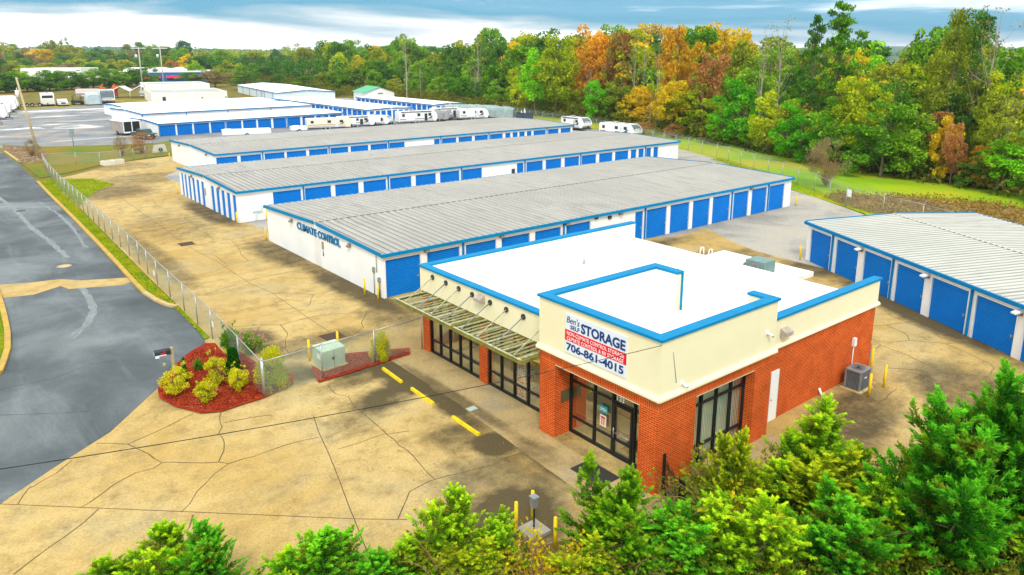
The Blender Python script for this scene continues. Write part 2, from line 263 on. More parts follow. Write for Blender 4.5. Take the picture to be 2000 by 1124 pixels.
# ---------------------------------------------------------------- mesh helpers
def setp(o, label=None, cat=None, group=None, kind=None):
    if label: o['label'] = label
    if cat: o['category'] = cat
    if group: o['group'] = group
    if kind: o['kind'] = kind
    return o
def empty(name, loc=(0, 0, 0), rz=0.0, **k):
    o = bpy.data.objects.new(name, None); o.location = loc; o.rotation_euler = (0, 0, rz); o.empty_display_size = 0.5
    C.objects.link(o); return setp(o, **k)
def link(name, me, parent=None, **k):
    o = bpy.data.objects.new(name, me); C.objects.link(o)
    if parent: o.parent = parent
    return setp(o, **k)
class MB:
    def __init__(s): s.v = []; s.f = []; s.mi = []; s.uv = {}; s.sm = []
    def face(s, pts, m=0, uv=None, sm=False):
        b = len(s.v); s.v += [tuple(p) for p in pts]; s.f.append(tuple(range(b, b + len(pts)))); s.mi.append(m); s.sm.append(sm)
        if uv: s.uv[len(s.f) - 1] = uv
        return s
    def box(s, x0, x1, y0, y1, z0, z1, m=0):
        if x0 > x1: x0, x1 = x1, x0
        if y0 > y1: y0, y1 = y1, y0
        b = len(s.v); s.v += [(x, y, z) for z in (z0, z1) for x, y in ((x0, y0), (x1, y0), (x1, y1), (x0, y1))]
        for q in ((3, 2, 1, 0), (4, 5, 6, 7), (0, 1, 5, 4), (1, 2, 6, 5), (2, 3, 7, 6), (3, 0, 4, 7)):
            s.f.append(tuple(b + i for i in q)); s.mi.append(m); s.sm.append(False)
        return s
    def prism(s, poly, z0, z1, m=0, mtop=None):
        b = len(s.v); n = len(poly); s.v += [(p[0], p[1], z0) for p in poly] + [(p[0], p[1], z1) for p in poly]
        s.f.append(tuple(b + n + i for i in range(n))); s.mi.append(m if mtop is None else mtop); s.sm.append(False)
        s.f.append(tuple(b + n - 1 - i for i in range(n))); s.mi.append(m); s.sm.append(False)
        for i in range(n):
            j = (i + 1) % n; s.f.append((b + i, b + j, b + n + j, b + n + i)); s.mi.append(m); s.sm.append(False)
        return s
    def profile(s, pr, axis, a, b_, m=0):
        """extrude closed 2D profile along axis 'x' (pr=(y,z)) or 'y' (pr=(x,z)) from a to b_"""
        b = len(s.v); n = len(pr)
        for t in (a, b_):
            s.v += [((t, p, q) if axis == 'x' else (p, t, q)) for p, q in pr]
        s.f.append(tuple(b + i for i in range(n))); s.f.append(tuple(b + 2 * n - 1 - i for i in range(n))); s.mi += [m, m]; s.sm += [False, False]
        for i in range(n):
            j = (i + 1) % n; s.f.append((b + j, b + i, b + n + i, b + n + j)); s.mi.append(m); s.sm.append(False)
        return s
    def tube(s, p0, p1, r0, r1=None, n=8, m=0, caps=True):
        r1 = r0 if r1 is None else r1; p0 = Vector(p0); p1 = Vector(p1); d = (p1 - p0)
        if d.length < 1e-6: return s
        d.normalize(); a = d.orthogonal().normalized(); c = d.cross(a); b = len(s.v)
        for p, r in ((p0, r0), (p1, r1)):
            s.v += [tuple(p + (a * math.cos(6.2832 * i / n) + c * math.sin(6.2832 * i / n)) * r) for i in range(n)]
        for i in range(n):
            j = (i + 1) % n; s.f.append((b + i, b + j, b + n + j, b + n + i)); s.mi.append(m); s.sm.append(True)
        if caps:
            s.f.append(tuple(b + n - 1 - i for i in range(n))); s.f.append(tuple(b + n + i for i in range(n))); s.mi += [m, m]; s.sm += [False, False]
        return s
    def path(s, pts, r, n=6, m=0):
        for a, b in zip(pts[:-1], pts[1:]): s.tube(a, b, r, r, n, m, True)
        return s
    def ball(s, c, r, n=8, k=5, m=0, sz=1.0):
        b = len(s.v)
        for i in range(k + 1):
            t = math.pi * i / k
            for j in range(n):
                a = 6.2832 * j / n; s.v.append((c[0] + r * math.sin(t) * math.cos(a), c[1] + r * math.sin(t) * math.sin(a), c[2] + r * sz * math.cos(t)))
        for i in range(k):
            for j in range(n):
                q = (j + 1) % n; s.f.append((b + i * n + j, b + (i + 1) * n + j, b + (i + 1) * n + q, b + i * n + q)); s.mi.append(m); s.sm.append(True)
        return s
    def build(s, name, mats, parent=None, off=None, **k):
        if not isinstance(mats, (list, tuple)): mats = [mats]
        if off is not None: vv = [(a - off[0], b - off[1], c - off[2]) for a, b, c in s.v]
        else: vv = s.v
        me = bpy.data.meshes.new(name); me.from_pydata(vv, [], s.f); me.update()
        for m in mats: me.materials.append(m)
        me.polygons.foreach_set('material_index', s.mi); me.polygons.foreach_set('use_smooth', s.sm)
        if s.uv:
            ul = me.uv_layers.new(name='UVMap')
            for fi, uv in s.uv.items():
                for li, q in zip(me.polygons[fi].loop_indices, uv): ul.data[li].uv = q
        return link(name, me, parent, **k)
def sheet(name, poly, z, m, **k):
    mb = MB(); mb.face([(x, y, z) for x, y in poly]); return mb.build(name, m, kind='structure', **k)
def text_mesh(body, w, h, mat_, shear=0.0, bold=0.0, ext=0.01, space=1.0):
    c = bpy.data.curves.new('lettering', 'FONT'); c.body = body; c.size = 1; c.offset = bold; c.extrude = ext; c.shear = shear; c.space_character = space
    c.resolution_u = 3
    o = bpy.data.objects.new('tmp', c); C.objects.link(o); bpy.context.view_layer.update()
    me = bpy.data.meshes.new_from_object(o.evaluated_get(bpy.context.evaluated_depsgraph_get())); bpy.data.objects.remove(o)
    co = np.empty(len(me.vertices) * 3, dtype=np.float32); me.vertices.foreach_get('co', co); co = co.reshape(-1, 3)
    lo, hi = co.min(0), co.max(0)
    co[:, 0] = (co[:, 0] - lo[0]) / (hi[0] - lo[0]) * w; co[:, 1] = (co[:, 1] - lo[1]) / (hi[1] - lo[1]) * h
    me.vertices.foreach_set('co', co.ravel()); me.materials.clear(); me.materials.append(mat_); me.update(); return me
def put_text(me, name, loc, rz, parent):
    """text lying in a vertical plane: local x goes along heading rz, y up"""
    o = link(name, me, parent); o.location = loc; o.rotation_euler = (R(90), 0, rz); return o
# ---------------------------------------------------------------- air between the lens and the far woods
HAZE_DENS = 0.00012
_hz = MB().box(-3860, 3860, -3860, 3860, -1.1, 56)
_hm = bpy.data.materials.new('haze_air'); _hm.use_nodes = True; _hn = _hm.node_tree; _hn.nodes.clear()
_ho = N(_hn, 'ShaderNodeOutputMaterial'); _hv = N(_hn, 'ShaderNodeVolumePrincipled', i={'Density': HAZE_DENS, 'Anisotropy': 0.2}); _hv.inputs['Color'].default_value = (0.80, 0.90, 1.0, 1)
_hn.links.new(_hv.outputs[0], _ho.inputs['Volume'])
HAZE = _hz.build('haze', _hm, kind='stuff'); setp(HAZE, 'thin bluish air over the whole place', 'haze')
JOINTS=[[[0.52,29.07],[9.83,20.5],[11.09,19.45]],[[11.76,28.36],[11.32,26.88],[10.95,25.24],[10.45,23.31],[9.9,21.31],[9.72,20.59],[9.37,19.26],[9.13,18.25],[8.83,17.29]],[[16.95,31.72],[17.1,29.23],[17.42,25.17],[17.4,23.24],[16.82,20.29],[16.71,17.69]],[[18.39,21.31],[18.38,20.35],[16.83,20.33]],[[17.02,26.33],[19.23,26.27]],[[16.53,87.98],[16.44,80.79],[16.32,71.29],[16.05,62.74],[16.19,59.55],[16.43,55.6],[16.41,48.66],[16.78,45.97],[16.67,40.13],[16.65,36.86]],[[19.52,111.46],[18.96,95.76]],[[24.64,115.92],[24.37,94.6]],[[18.63,36.39],[22.1,36.33]],[[17.84,61.95],[21.77,62.19],[22.87,62.26]],[[19.23,26.27],[18.69,23.83],[18.43,21.39]]]
CRACKS=[[[13.58,30.81],[13.43,29.68],[13.77,29.08],[13.55,28.15],[13.51,26.65],[13.47,25.38],[13.36,23.82],[13.38,22.81],[13.26,22.05],[13.15,20.89]],[[16.83,20.33],[16.38,20.4],[15.38,20.35],[14.12,20.64],[13.15,20.89],[12.88,20.93],[12.0,20.8],[11.34,20.14],[10.87,19.67]],[[3.97,31.61],[4.94,30.72],[5.22,29.89],[5.64,28.4],[6.0,28.15],[6.18,27.97],[7.35,27.07],[7.6,26.73],[8.15,26.72],[8.61,26.63]],[[4.94,30.72],[6.08,31.08],[6.64,31.3],[7.78,31.79]],[[5.64,28.4],[5.28,28.18],[4.67,28.26],[3.92,27.95],[2.96,27.22],[2.67,27.07]],[[7.6,26.73],[6.97,26.37],[6.1,25.58],[5.65,24.94],[5.29,24.63]],[[8.76,31.18],[8.42,30.27],[8.34,29.77],[8.06,29.33],[7.99,28.43],[7.78,27.84],[7.33,27.09]],[[3.12,26.59],[2.61,26.08],[1.94,25.58],[1.17,25.07],[0.46,24.52]],[[5.56,24.22],[5.27,23.6],[4.91,23.2],[4.7,22.84]],[[1.5,29.69],[1.0,28.68]],[[2.96,30.74],[2.36,30.08],[1.49,29.57]],[[8.51,30.14],[9.48,29.88],[10.36,29.54]],[[8.63,26.67],[10.19,26.67],[11.12,26.45]],[[11.32,25.1],[12.18,25.02],[13.28,25.04],[14.3,24.6]],[[9.08,19.33],[9.33,19.29]],[[16.72,45.74],[17.95,45.03],[18.73,43.86],[20.45,43.84]],[[18.66,43.78],[17.92,42.44],[17.47,41.94],[15.79,42.45]],[[12.33,41.45],[13.84,40.76],[14.99,39.84],[16.63,40.04],[18.09,39.67],[19.69,38.84]],[[14.92,39.9],[14.76,38.48],[13.79,36.4],[13.52,34.88]],[[21.08,39.66],[19.81,38.75],[18.69,37.19],[18.47,36.52],[17.76,36.07],[16.62,35.05]],[[17.11,49.6],[19.93,49.71],[21.87,49.67]],[[19.99,75.12],[18.86,72.8],[18.83,68.75],[18.24,67.19],[18.63,65.9],[18.29,62.47]],[[19.45,61.76],[19.19,59.17],[18.53,56.7],[18.32,54.45],[16.7,54.15]],[[18.97,84.92],[18.46,80.81],[20.57,79.78]],[[16.61,71.06],[18.86,71.96]],[[13.66,52.37],[15.63,52.35]],[[43.26,19.34],[43.93,18.81],[43.43,17.54],[43.24,15.92],[42.45,15.27],[42.49,14.76]],[[41.39,18.43],[43.55,17.45],[45.19,17.01]],[[42.05,18.01],[41.41,16.59],[40.73,16.17],[39.58,16.71]],[[39.04,17.34],[38.82,16.77],[38.53,15.23],[37.88,13.7],[37.52,12.69]],[[40.73,16.17],[41.79,14.66],[43.1,13.89]],[[41.72,14.72],[41.27,13.46],[40.61,12.15],[40.19,11.84],[39.25,11.67]],[[38.78,16.8],[38.08,16.73]],[[36.1,15.21],[36.76,14.44],[37.29,13.7]],[[31.96,14.47],[31.69,13.59],[34.08,13.79]],[[13.29,48.36],[15.14,48.96],[17.11,49.6]],[[16.84,57.48],[16.7,54.15],[15.5,53.27]],[[50.0,38.14],[48.91,36.15],[46.95,33.31]],[[50.02,30.85],[49.64,29.3],[48.51,26.77]],[[41.87,16.02],[41.54,15.61],[41.48,15.38]]]
# ================================================================ GROUND
ROADSTAIN = [[(6.1, 98.9), (6.9, 87.3), (7.1, 77.1), (7.6, 71.0), (7.9, 64.0)], [(7.3, 56.3), (7.3, 53.7), (7.2, 51.1), (7.0, 49.1), (6.2, 46.8), (5.2, 45.1)], [(9.3, 90.5), (9.9, 82.1), (9.9, 74.0), (9.5, 66.6), (8.4, 59.0)]]
ROADCRACK = [[(0.9, 39.8), (2.1, 39.9), (3.6, 39.7), (5.3, 40.5), (6.5, 40.3)], [(0.8, 37.2), (2.2, 36.2), (4.3, 34.9)]]
_P = 3800
sheet('ground', [(-_P, -_P), (_P, -_P), (_P, _P), (-_P, _P)], -0.045, FIELD)
sheet('lot_surface', [(-20, 150), (10.3, 147), (16, 145), (22.5, 141), (27.5, 139), (33, 138), (36.7, 141), (33, 121), (33, 113.5), (95, 113.5), (112, 130), (116, 150), (116, 235), (60, 258), (20, 250), (-20, 250)], -0.033, LOTM)
sheet('gravel_yard', [(22.5, 59.4), (22.5, 115), (95, 115), (108, 108), (103, 93), (97, 78), (92, 67), (83, 53), (77.5, 46.2), (74.7, 40.6), (72.7, 37.2), (70.9, 34.2), (69.7, 32.6), (60, 14), (50, 20), (50, 31), (51.8, 35.6), (53.9, 39.4), (49, 39.2), (47, 40.0), (40, 41), (22.5, 50)], -0.021, GRAV)
sheet('road', [(10.3, 152), (10.6, 139), (11.0, 125.7), (11.0, 105), (10.7, 74), (10.5, 62), (10.3, 54), (10.3, 50.2), (10.8, 47.2), (11.1, 46.6), (11.0, 43.6), (11.0, 41), (10.67, 39.6), (9.61, 38.6), (8.7, 37.7), (7.85, 36.6), (7.21, 35.4), (4.59, 32.3), (2.25, 30.5), (0.52, 29.1), (-1.6, 27.8), (-20, 14), (-60, 14), (-60, 40), (-12, 40), (-2, 40.5), (1.6, 41.6), (2.1, 43.6), (2.66, 48), (2.93, 54), (2.9, 60), (2.4, 152)], -0.010, ASPH)
mb = MB()
mb.face([(x, y, 0) for x, y in [(0.5, 29.05), (-1.6, 27.75), (-20, 13.9), (-14, 4), (8, -8), (40, -8), (62, 2), (58, 14), (50, 21), (50.2, 29), (50.6, 32.5), (51.8, 35.6), (53.9, 39.4), (49.3, 39.2), (47, 40.4), (46, 41), (24, 41), (22.9, 59.3), (22.9, 67.8), (24, 100), (33, 113), (33, 119), (30, 119.2), (22.2, 116.5), (18.7, 112.1), (15.7, 108.5), (12.9, 106), (12.2, 96), (12.1, 85), (11.8, 71), (11.45, 57), (11.3, 46.2), (11.0, 41.0), (10.67, 39.6), (9.61, 38.6), (8.7, 37.7), (7.85, 36.6), (7.21, 35.4), (4.59, 32.25), (2.25, 30.5)]], 0)
def strip(mb, pts, w, z, m, jitter=0.0):
    for k in range(len(pts) - 1):
        a = Vector(pts[k] + [0]) if isinstance(pts[k], list) else Vector((*pts[k], 0)); b = Vector((*pts[k + 1], 0)); d = b - a; L = d.length
        if L < 1e-3: continue
        d /= L; n = Vector((-d.y, d.x, 0)); q = max(1, int(L / 0.45)) if jitter else 1; prev = a - d * w * 0.3
        for i in range(1, q + 1):
            p = a + d * (L * i / q)
            if i < q: p += n * rnd.uniform(-jitter, jitter)
            else: p += d * w * 0.3
            e = (p - prev).normalized(); nn = Vector((-e.y, e.x, 0)) * (w / 2 * (rnd.uniform(0.7, 1.3) if jitter else 1))
            mb.face([(prev + nn)[:2] + (z,) if False else (prev.x + nn.x, prev.y + nn.y, z), (prev.x - nn.x, prev.y - nn.y, z), (p.x - nn.x, p.y - nn.y, z), (p.x + nn.x, p.y + nn.y, z)], m)
            prev = p; z += 0.00003
for l in JOINTS: strip(mb, [tuple(p) for p in l], 0.034, 0.004, 1)
for l in CRACKS: strip(mb, [tuple(p) for p in l], 0.036, 0.006, 1, 0.05)
rc = random.Random(5)
for k in range(16):      # fine random cracks in the yard
    x, y = rc.choice([(rc.uniform(12.5, 21), rc.uniform(60, 105)), (rc.uniform(24, 46), rc.uniform(33, 39)), (rc.uniform(37, 49), rc.uniform(4, 26))])
    a = rc.uniform(0, 6.28); pts = [(x, y)]
    for i in range(5): a += rc.uniform(-0.7, 0.7); x += math.cos(a) * 1.1; y += math.sin(a) * 1.1; pts.append((x, y))
    strip(mb, pts, 0.026, 0.009 + k * 0.0005, 1, 0.05)
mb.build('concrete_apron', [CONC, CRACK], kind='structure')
# walkway in front of the office, a little proud
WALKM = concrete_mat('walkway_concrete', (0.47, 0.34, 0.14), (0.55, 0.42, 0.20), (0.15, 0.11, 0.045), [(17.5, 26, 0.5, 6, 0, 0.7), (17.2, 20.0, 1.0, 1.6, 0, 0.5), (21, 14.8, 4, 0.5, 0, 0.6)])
sheet('walkway', [(17.35, 31.65), (17.25, 25.2), (16.9, 20.35), (16.7, 16.2), (16.9, 14.4), (25.8, 14.35), (25.8, 15.16), (25.3, 15.3), (18.5, 15.2), (18.5, 21.4), (19.5, 21.4), (19.5, 31.65)], 0.012, WALKM)
RUNOFF = varied('runoff_stain', (0.22, 0.255, 0.255), (0.16, 0.185, 0.185), 1.5, 0.6, world=True, lo=0.4, hi=0.6)
mb = MB(); zz = -0.0095
for l in ROADSTAIN:
    for q in range(9):
        dx, dy = rc.uniform(-0.16, 0.16), rc.uniform(-0.3, 0.3); pts = [(x + dx, y + dy) for x, y in l]
        if rc.random() < 0.5: pts = pts[rc.randint(0, 1):len(pts) - rc.randint(0, 2)]
        strip(mb, pts, rc.uniform(0.03, 0.14), zz, 0, 0.10); zz += 0.0002
for l in ROADCRACK: strip(mb, l, 0.02, zz, 1, 0.06); zz += 0.0003
mb.build('road_stain', [RUNOFF, mat('tar_crack', (0.035, 0.04, 0.045), 0.8)], kind='structure')
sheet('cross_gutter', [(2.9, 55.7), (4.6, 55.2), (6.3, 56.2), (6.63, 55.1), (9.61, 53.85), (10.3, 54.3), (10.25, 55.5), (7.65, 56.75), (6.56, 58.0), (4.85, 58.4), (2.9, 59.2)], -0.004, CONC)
sheet('grass_verge', [(11.05, 105), (12.9, 106), (12.1, 95.8), (12.0, 85), (11.7, 71), (11.36, 57), (11.25, 49), (11.2, 44), (11.15, 40.4), (10.8, 40.2), (11.05, 43.6), (11.15, 46.3), (10.85, 47.3), (10.6, 49), (10.4, 54), (10.55, 59), (10.9, 80)], 0.05, GRASS)
sheet('grass_patch', [(12.5, 106), (13.8, 105.4), (16.5, 103.3), (17.6, 97), (15.4, 94.3), (13.6, 90), (12.3, 86), (12.3, 96)], 0.02, GRASS)
sheet('grass_island', [(2.75, 57.5), (2.7, 54), (2.6, 51), (2.42, 48), (2.2, 45.5), (1.8, 43.6), (1.5, 42.2), (0.4, 41.6), (-14, 40.5), (-30, 60), (-20, 150), (-2, 150), (2.2, 120), (2.5, 80)], 0.04, GRASS)
sheet('grass_swale', [(11.6, 152), (16.3, 144.5), (22.5, 141.1), (27.5, 139), (33, 138.1), (37.5, 142), (33.5, 128), (31.7, 120.5), (27.4, 119.2), (22.4, 116.7), (19.4, 115), (15, 110.5), (11.6, 108), (11.4, 125)], 0.02, grass_mat('swale_grass', (0.09, 0.19, 0.01), (0.22, 0.19, 0.02), (0.33, 0.17, 0.02), 0.14))
sheet('stony_bank', [(11.5, 150), (15.2, 145), (16.2, 136), (14.6, 125), (13.2, 123), (11.6, 128), (11.2, 138)], 0.045, BANK)
sheet('grass_field', [(77.8, 46), (76.3, 43.6), (72.9, 37.1), (71.2, 34), (69.8, 32.4), (66, 22), (58, 6), (70, -12), (88, 10), (94, 27), (98, 42), (105, 58), (114, 78), (124, 100), (132, 140), (128, 182), (117, 172), (116, 150), (112, 128), (108.3, 108), (102.8, 93.4), (97.1, 78.7), (92.2, 67.2), (84.7, 53.6)], -0.012, grass_mat('field_grass', (0.15, 0.38, 0.008), (0.33, 0.45, 0.010), (0.52, 0.42, 0.02), 0.05))
sheet('stony_bank', [(75.9, 40.7), (79.2, 41.2), (81, 37), (83.5, 34), (86, 28), (83, 20), (72, 10), (63, 8), (70, 20), (70.6, 24), (71.4, 32.2), (73.2, 37)], 0.012, BANK)
sheet('dry_grass_verge', [(16, 262), (60, 272), (86, 262), (84, 245), (57, 245), (49, 250), (20, 240), (16, 250)], 0.0, grass_mat('dry_grass', (0.17, 0.20, 0.02), (0.34, 0.26, 0.03), (0.40, 0.30, 0.08), 0.1))
sheet('leaf_litter', [(1.5, 21.5), (5.5, 19.9), (9.5, 17.2), (12.6, 16.0), (15.3, 15.0), (17.4, 12.6), (19.4, 13.3), (22.5, 12.9), (25.5, 12.3), (28, 9.2), (33, 7.2), (40, 4.5), (40, -8), (8, -8), (-6, 14)], 0.016, grass_mat('leaf_litter', (0.10, 0.075, 0.02), (0.19, 0.13, 0.04), (0.10, 0.14, 0.02), 0.9))
# rocks along the two banks
def rock_mesh(seed):
    r = random.Random(seed); mb = MB(); mb.ball((0, 0, 0), 1, 7, 4, 0, 0.7)
    mb.v = [(x * r.uniform(0.7, 1.2), y * r.uniform(0.7, 1.2), z * r.uniform(0.7, 1.2)) for x, y, z in mb.v]; mb.sm = [False] * len(mb.f); return mb
STONE = varied('pale_stone', (0.34, 0.28, 0.20), (0.14, 0.10, 0.06), 1.5, 0.9, world=True)
rr = random.Random(3); mb = MB(); _rk = [rock_mesh(i) for i in range(4)]
for k in range(330):
    if k < 190:
        t = rr.random(); x = 11.3 + rr.random() * (1.2 + 3.6 * math.sin(math.pi * t)); y = 122 + 27 * t; s = rr.uniform(0.08, 0.26)
    else:
        t = rr.random(); x = 75.5 - 8 * t + rr.uniform(0, 10) * (0.5 + t * 0.5); y = 39 - 22 * t + rr.uniform(-2, 1.5); s = rr.uniform(0.04, 0.2)
    q = _rk[k % 4]; b = len(mb.v); mb.v += [(x + a * s, y + c * s, 0.05 + d * s) for a, c, d in q.v]; mb.f += [tuple(b + i for i in f) for f in q.f]
    mb.mi += [0] * len(q.f); mb.sm += [False] * len(q.f)
mb.build('bank_rubble', STONE, kind='stuff', label='pale broken stones scattered over the two earth banks', category='rubble') if False else setp(mb.build('bank_rubble', STONE), 'pale broken stones scattered over the two brown earth banks', 'rubble', None, 'stuff')
def curb(pts, w, mats, name='kerb'):
    mb = MB()
    for i in range(len(pts) - 1):
        a = Vector((*pts[i], 0)); b = Vector((*pts[i + 1], 0)); d = (b - a).normalized(); n = Vector((-d.y, d.x, 0)) * w / 2
        p = [a - d * 0.02 + n, a - d * 0.02 - n, b - n, b + n]; mb.prism([(q.x, q.y) for q in p][::-1], -0.05, 0.13 + 0.0007 * (i % 3), 0 if i < len(pts) * mats[1] else 1)
    return setp(mb.build(name, mats[0]), kind='structure')
KY = varied('kerb_ochre', (0.55, 0.36, 0.05), (0.40, 0.27, 0.07), 2, 0.8, world=True); KT = varied('kerb_tan', (0.56, 0.42, 0.20), (0.45, 0.33, 0.14), 2, 0.85, world=True)
curb([(11.0, 105), (10.85, 95), (10.75, 80), (10.6, 68), (10.45, 59), (10.33, 54), (10.3, 51), (10.5, 48.9), (10.8, 47.5), (11.15, 46.8)], 0.28, ([KY, KT], 0.55))
curb([(11.0, 141), (11.4, 126)], 0.28, ([KT, KT], 1))
curb([(2.75, 150), (2.8, 100), (2.85, 58), (2.8, 54), (2.7, 51), (2.55, 48), (2.3, 45.4), (1.95, 43.5), (1.65, 42.1), (0.4, 41.45), (-14, 40.3)], 0.28, ([KY, KT], 1))
# drains and manholes
def manhole(x, y, r, label, m):
    t = MB().tube((x, y, -0.02), (x, y, 0.012), r, r, 20); o = t.build('manhole_cover', m, off=(x, y, 0)); o.location = (x, y, 0); setp(o, label, 'manhole cover')
    rim = MB()
    for i in range(20):
        a, b = 6.2832 * i / 20, 6.2832 * (i + 1) / 20
        rim.face([(r * math.cos(a), r * math.sin(a), 0.014), (r * 1.18 * math.cos(a), r * 1.18 * math.sin(a), 0.002), (r * 1.18 * math.cos(b), r * 1.18 * math.sin(b), 0.002), (r * math.cos(b), r * math.sin(b), 0.014)])
    rim.build('rim', GREY, o)
manhole(7.3, 86.4, 0.5, 'dark iron manhole cover far up the asphalt road', DARK)
manhole(7.3, 61.5, 0.42, 'pale concrete manhole cover in the road near the concrete strip', KT)
def grate(x, y, w, d, rz, label):
    o = empty('drain_grate', (x, y, 0), rz, label=label, cat='drain'); MB().box(-w, w, -d, d, -0.02, 0.012).build('recess', mat('drain_dark', (0.02, 0.015, 0.01)), o)
    b = MB()
    for k in range(9): q = -w + 0.08 + (2 * w - 0.16) * k / 8; b.box(q - 0.025, q + 0.025, -d, d, 0.013, 0.03)
    b.box(-w - 0.05, w + 0.05, -d - 0.05, -d, -0.01, 0.035); b.box(-w - 0.05, w + 0.05, d, d + 0.05, -0.01, 0.035); b.build('bars', mat('rusty_iron', (0.12, 0.07, 0.04), 0.8), o)
grate(16.5, 36.35, 0.55, 0.45, 0.0, 'rusty storm drain grate behind the front chain-link fence')
grate(16.2, 62.6, 0.55, 0.5, 0.0, 'storm drain grate in the yard left of the climate control building')
# ================================================================ STORAGE BUILDINGS
ROOFD = roof_mat('roof_dirt_shade', (0.145, 0.14, 0.13), (0.21, 0.205, 0.185), (0.07, 0.07, 0.07), 0.62)  # dirt strips beside the ribs, darkened to paint in relief soft light hides
ROOFD2 = roof_mat('roof_dirt_shade_pale', (0.24, 0.25, 0.21), (0.33, 0.33, 0.29), (0.12, 0.12, 0.10), 0.66)
_dm = {}
def door_mesh(w, h, depth=0.05):
    k = (round(w, 1), round(h, 1))
    if k in _dm: return _dm[k]
    mb = MB(); n = max(6, int(h / 0.115)); s = h / n
    for i in range(n):
        z = i * s
        mb.face([(0, 0, z), (w, 0, z), (w, -0.022, z + s * 0.5), (0, -0.022, z + s * 0.5)]); mb.face([(0, -0.022, z + s * 0.5), (w, -0.022, z + s * 0.5), (w, 0, z + s * 0.95), (0, 0, z + s * 0.95)])
        mb.face([(0, 0, z + s * 0.95), (w, 0, z + s * 0.95), (w, 0, z + s), (0, 0, z + s)]); mb.face([(0, -0.001, z - s * 0.04), (w, -0.001, z - s * 0.04), (w, -0.006, z + s * 0.16), (0, -0.006, z + s * 0.16)], 1) if i else None
    me_o = mb.build('roll_up_door', [DOORB, CREASE_SHADE]); me = me_o.data; bpy.data.objects.remove(me_o); _dm[k] = me; return me
_lt = {}
def latch(parent, w):
    k = 'latch'
    if k not in _lt:
        o = MB().box(-0.06, 0.06, -0.05, 0.0, 1.0, 1.1).box(-0.02, 0.02, -0.07, -0.05, 0.96, 1.14).build('latch', GALV); _lt[k] = o.data; bpy.data.objects.remove(o)
    o = link('latch', _lt[k], parent); o.location = (w - 0.16, 0, 0)
def storage(loc, rz, L, D, eave, ridge, doors, spouts, label, g0=(), gL=(), roofm=None, rib=0.55, dtop=None, zwall=None, cat='storage building', name='storage_building', latches=True, fascia=0.22, over=0.12, group='long white storage buildings with blue roll-up doors', ribh=0.05):
    root = empty(name, loc, rz, label=label, cat=cat, group=group); roofm = roofm or ROOF; zwall = zwall or WHITE; dtop = dtop or eave - 0.45
    T = 0.14; w = MB()
    # front wall: piers and header around the door openings
    xs = [0.0]
    for a, b in doors: xs += [a, b]
    xs.append(L)
    for i in range(0, len(xs), 2): w.box(xs[i], xs[i + 1], 0, T, 0, eave - 0.02)
    for a, b in doors: w.box(a, b, 0.004, T, dtop, eave - 0.02)
    w.box(0, L, D - T, D, 0, eave - 0.02)
    for x0, x1, gd in ((0, T, g0), (L - T, L, gL)):
        ys = [T + 0.001]
        for a, b in gd: ys += [a, b]
        ys.append(D - T - 0.001)
        for i in range(0, len(ys), 2): w.box(x0, x1, ys[i], ys[i + 1], 0, eave - 0.02)
        for a, b in gd: w.box(x0 + 0.004, x1 - 0.004, a, b, dtop, eave - 0.02)
        w.face([(x0, 0, eave - 0.02), (x0, D / 2, ridge - 0.02), (x0, D, eave - 0.02)]); w.face([(x1, 0, eave - 0.02), (x1, D, eave - 0.02), (x1, D / 2, ridge - 0.02)])
    w.build('wall', zwall, root)
    for a, b in doors: MB().box(a - 0.09, a, -0.025, 0.02, 0, dtop + 0.09).box(b, b + 0.09, -0.025, 0.02, 0, dtop + 0.09).box(a, b, -0.025, 0.02, dtop, dtop + 0.09).build('door_frame', TRIM, root)
    for a, b in doors:
        o = link('roll_up_door', door_mesh(b - a, dtop), root); o.location = (a, 0.075, 0); o.scale = ((b - a) / round_w(b - a), 1, 1)
        if latches: latch(o, b - a)
    for gd, xx, rot in ((g0, 0.075, -90), (gL, L - 0.075, 90)):
        for a, b in gd:
            o = link('roll_up_door', door_mesh(b - a, dtop), root); o.rotation_euler = (0, 0, R(rot)); o.scale = ((b - a) / round_w(b - a), 1, 1)
            o.location = (xx, b if rot == -90 else a, 0)
    # roof: two slopes with standing ribs
    r = MB(); o_ = over
    for y0, y1, z0, z1 in ((-o_, D / 2, eave, ridge), (D / 2, D + o_, ridge, eave)):
        r.face([(-o_, y0, z0), (L + o_, y0, z0), (L + o_, y1, z1), (-o_, y1, z1)]); r.face([(-o_, y0, z0 - 0.03), (-o_, y1, z1 - 0.03), (L + o_, y1, z1 - 0.03), (L + o_, y0, z0 - 0.03)])
        n = int(L / rib)
        for i in range(n + 1):
            x = 0.05 + i * (L - 0.1) / n; h = ribh
            r.face([(x - 0.06, y0, z0), (x - 0.025, y0, z0 + h), (x - 0.025, y1, z1 + h), (x - 0.06, y1, z1)]); r.face([(x - 0.025, y0, z0 + h), (x + 0.025, y0, z0 + h), (x + 0.025, y1, z1 + h), (x - 0.025, y1, z1 + h)])
            r.face([(x + 0.025, y0, z0 + h), (x + 0.06, y0, z0), (x + 0.06, y1, z1), (x + 0.025, y1, z1 + h)])
            r.face([(x + 0.06, y0, z0 + 0.005), (x + 0.06 + rib * 0.30, y0, z0 + 0.005), (x + 0.06 + rib * 0.30, y1, z1 + 0.005), (x + 0.06, y1, z1 + 0.005)], 1)
            r.face([(x - 0.06, y0, z0), (x + 0.06, y0, z0), (x + 0.025, y0, z0 + h), (x - 0.025, y0, z0 + h)])
    rf = r.build('roof', [roofm, ROOFD if roofm is ROOF else (ROOFD2 if roofm is ROOF2 else roofm)], root)
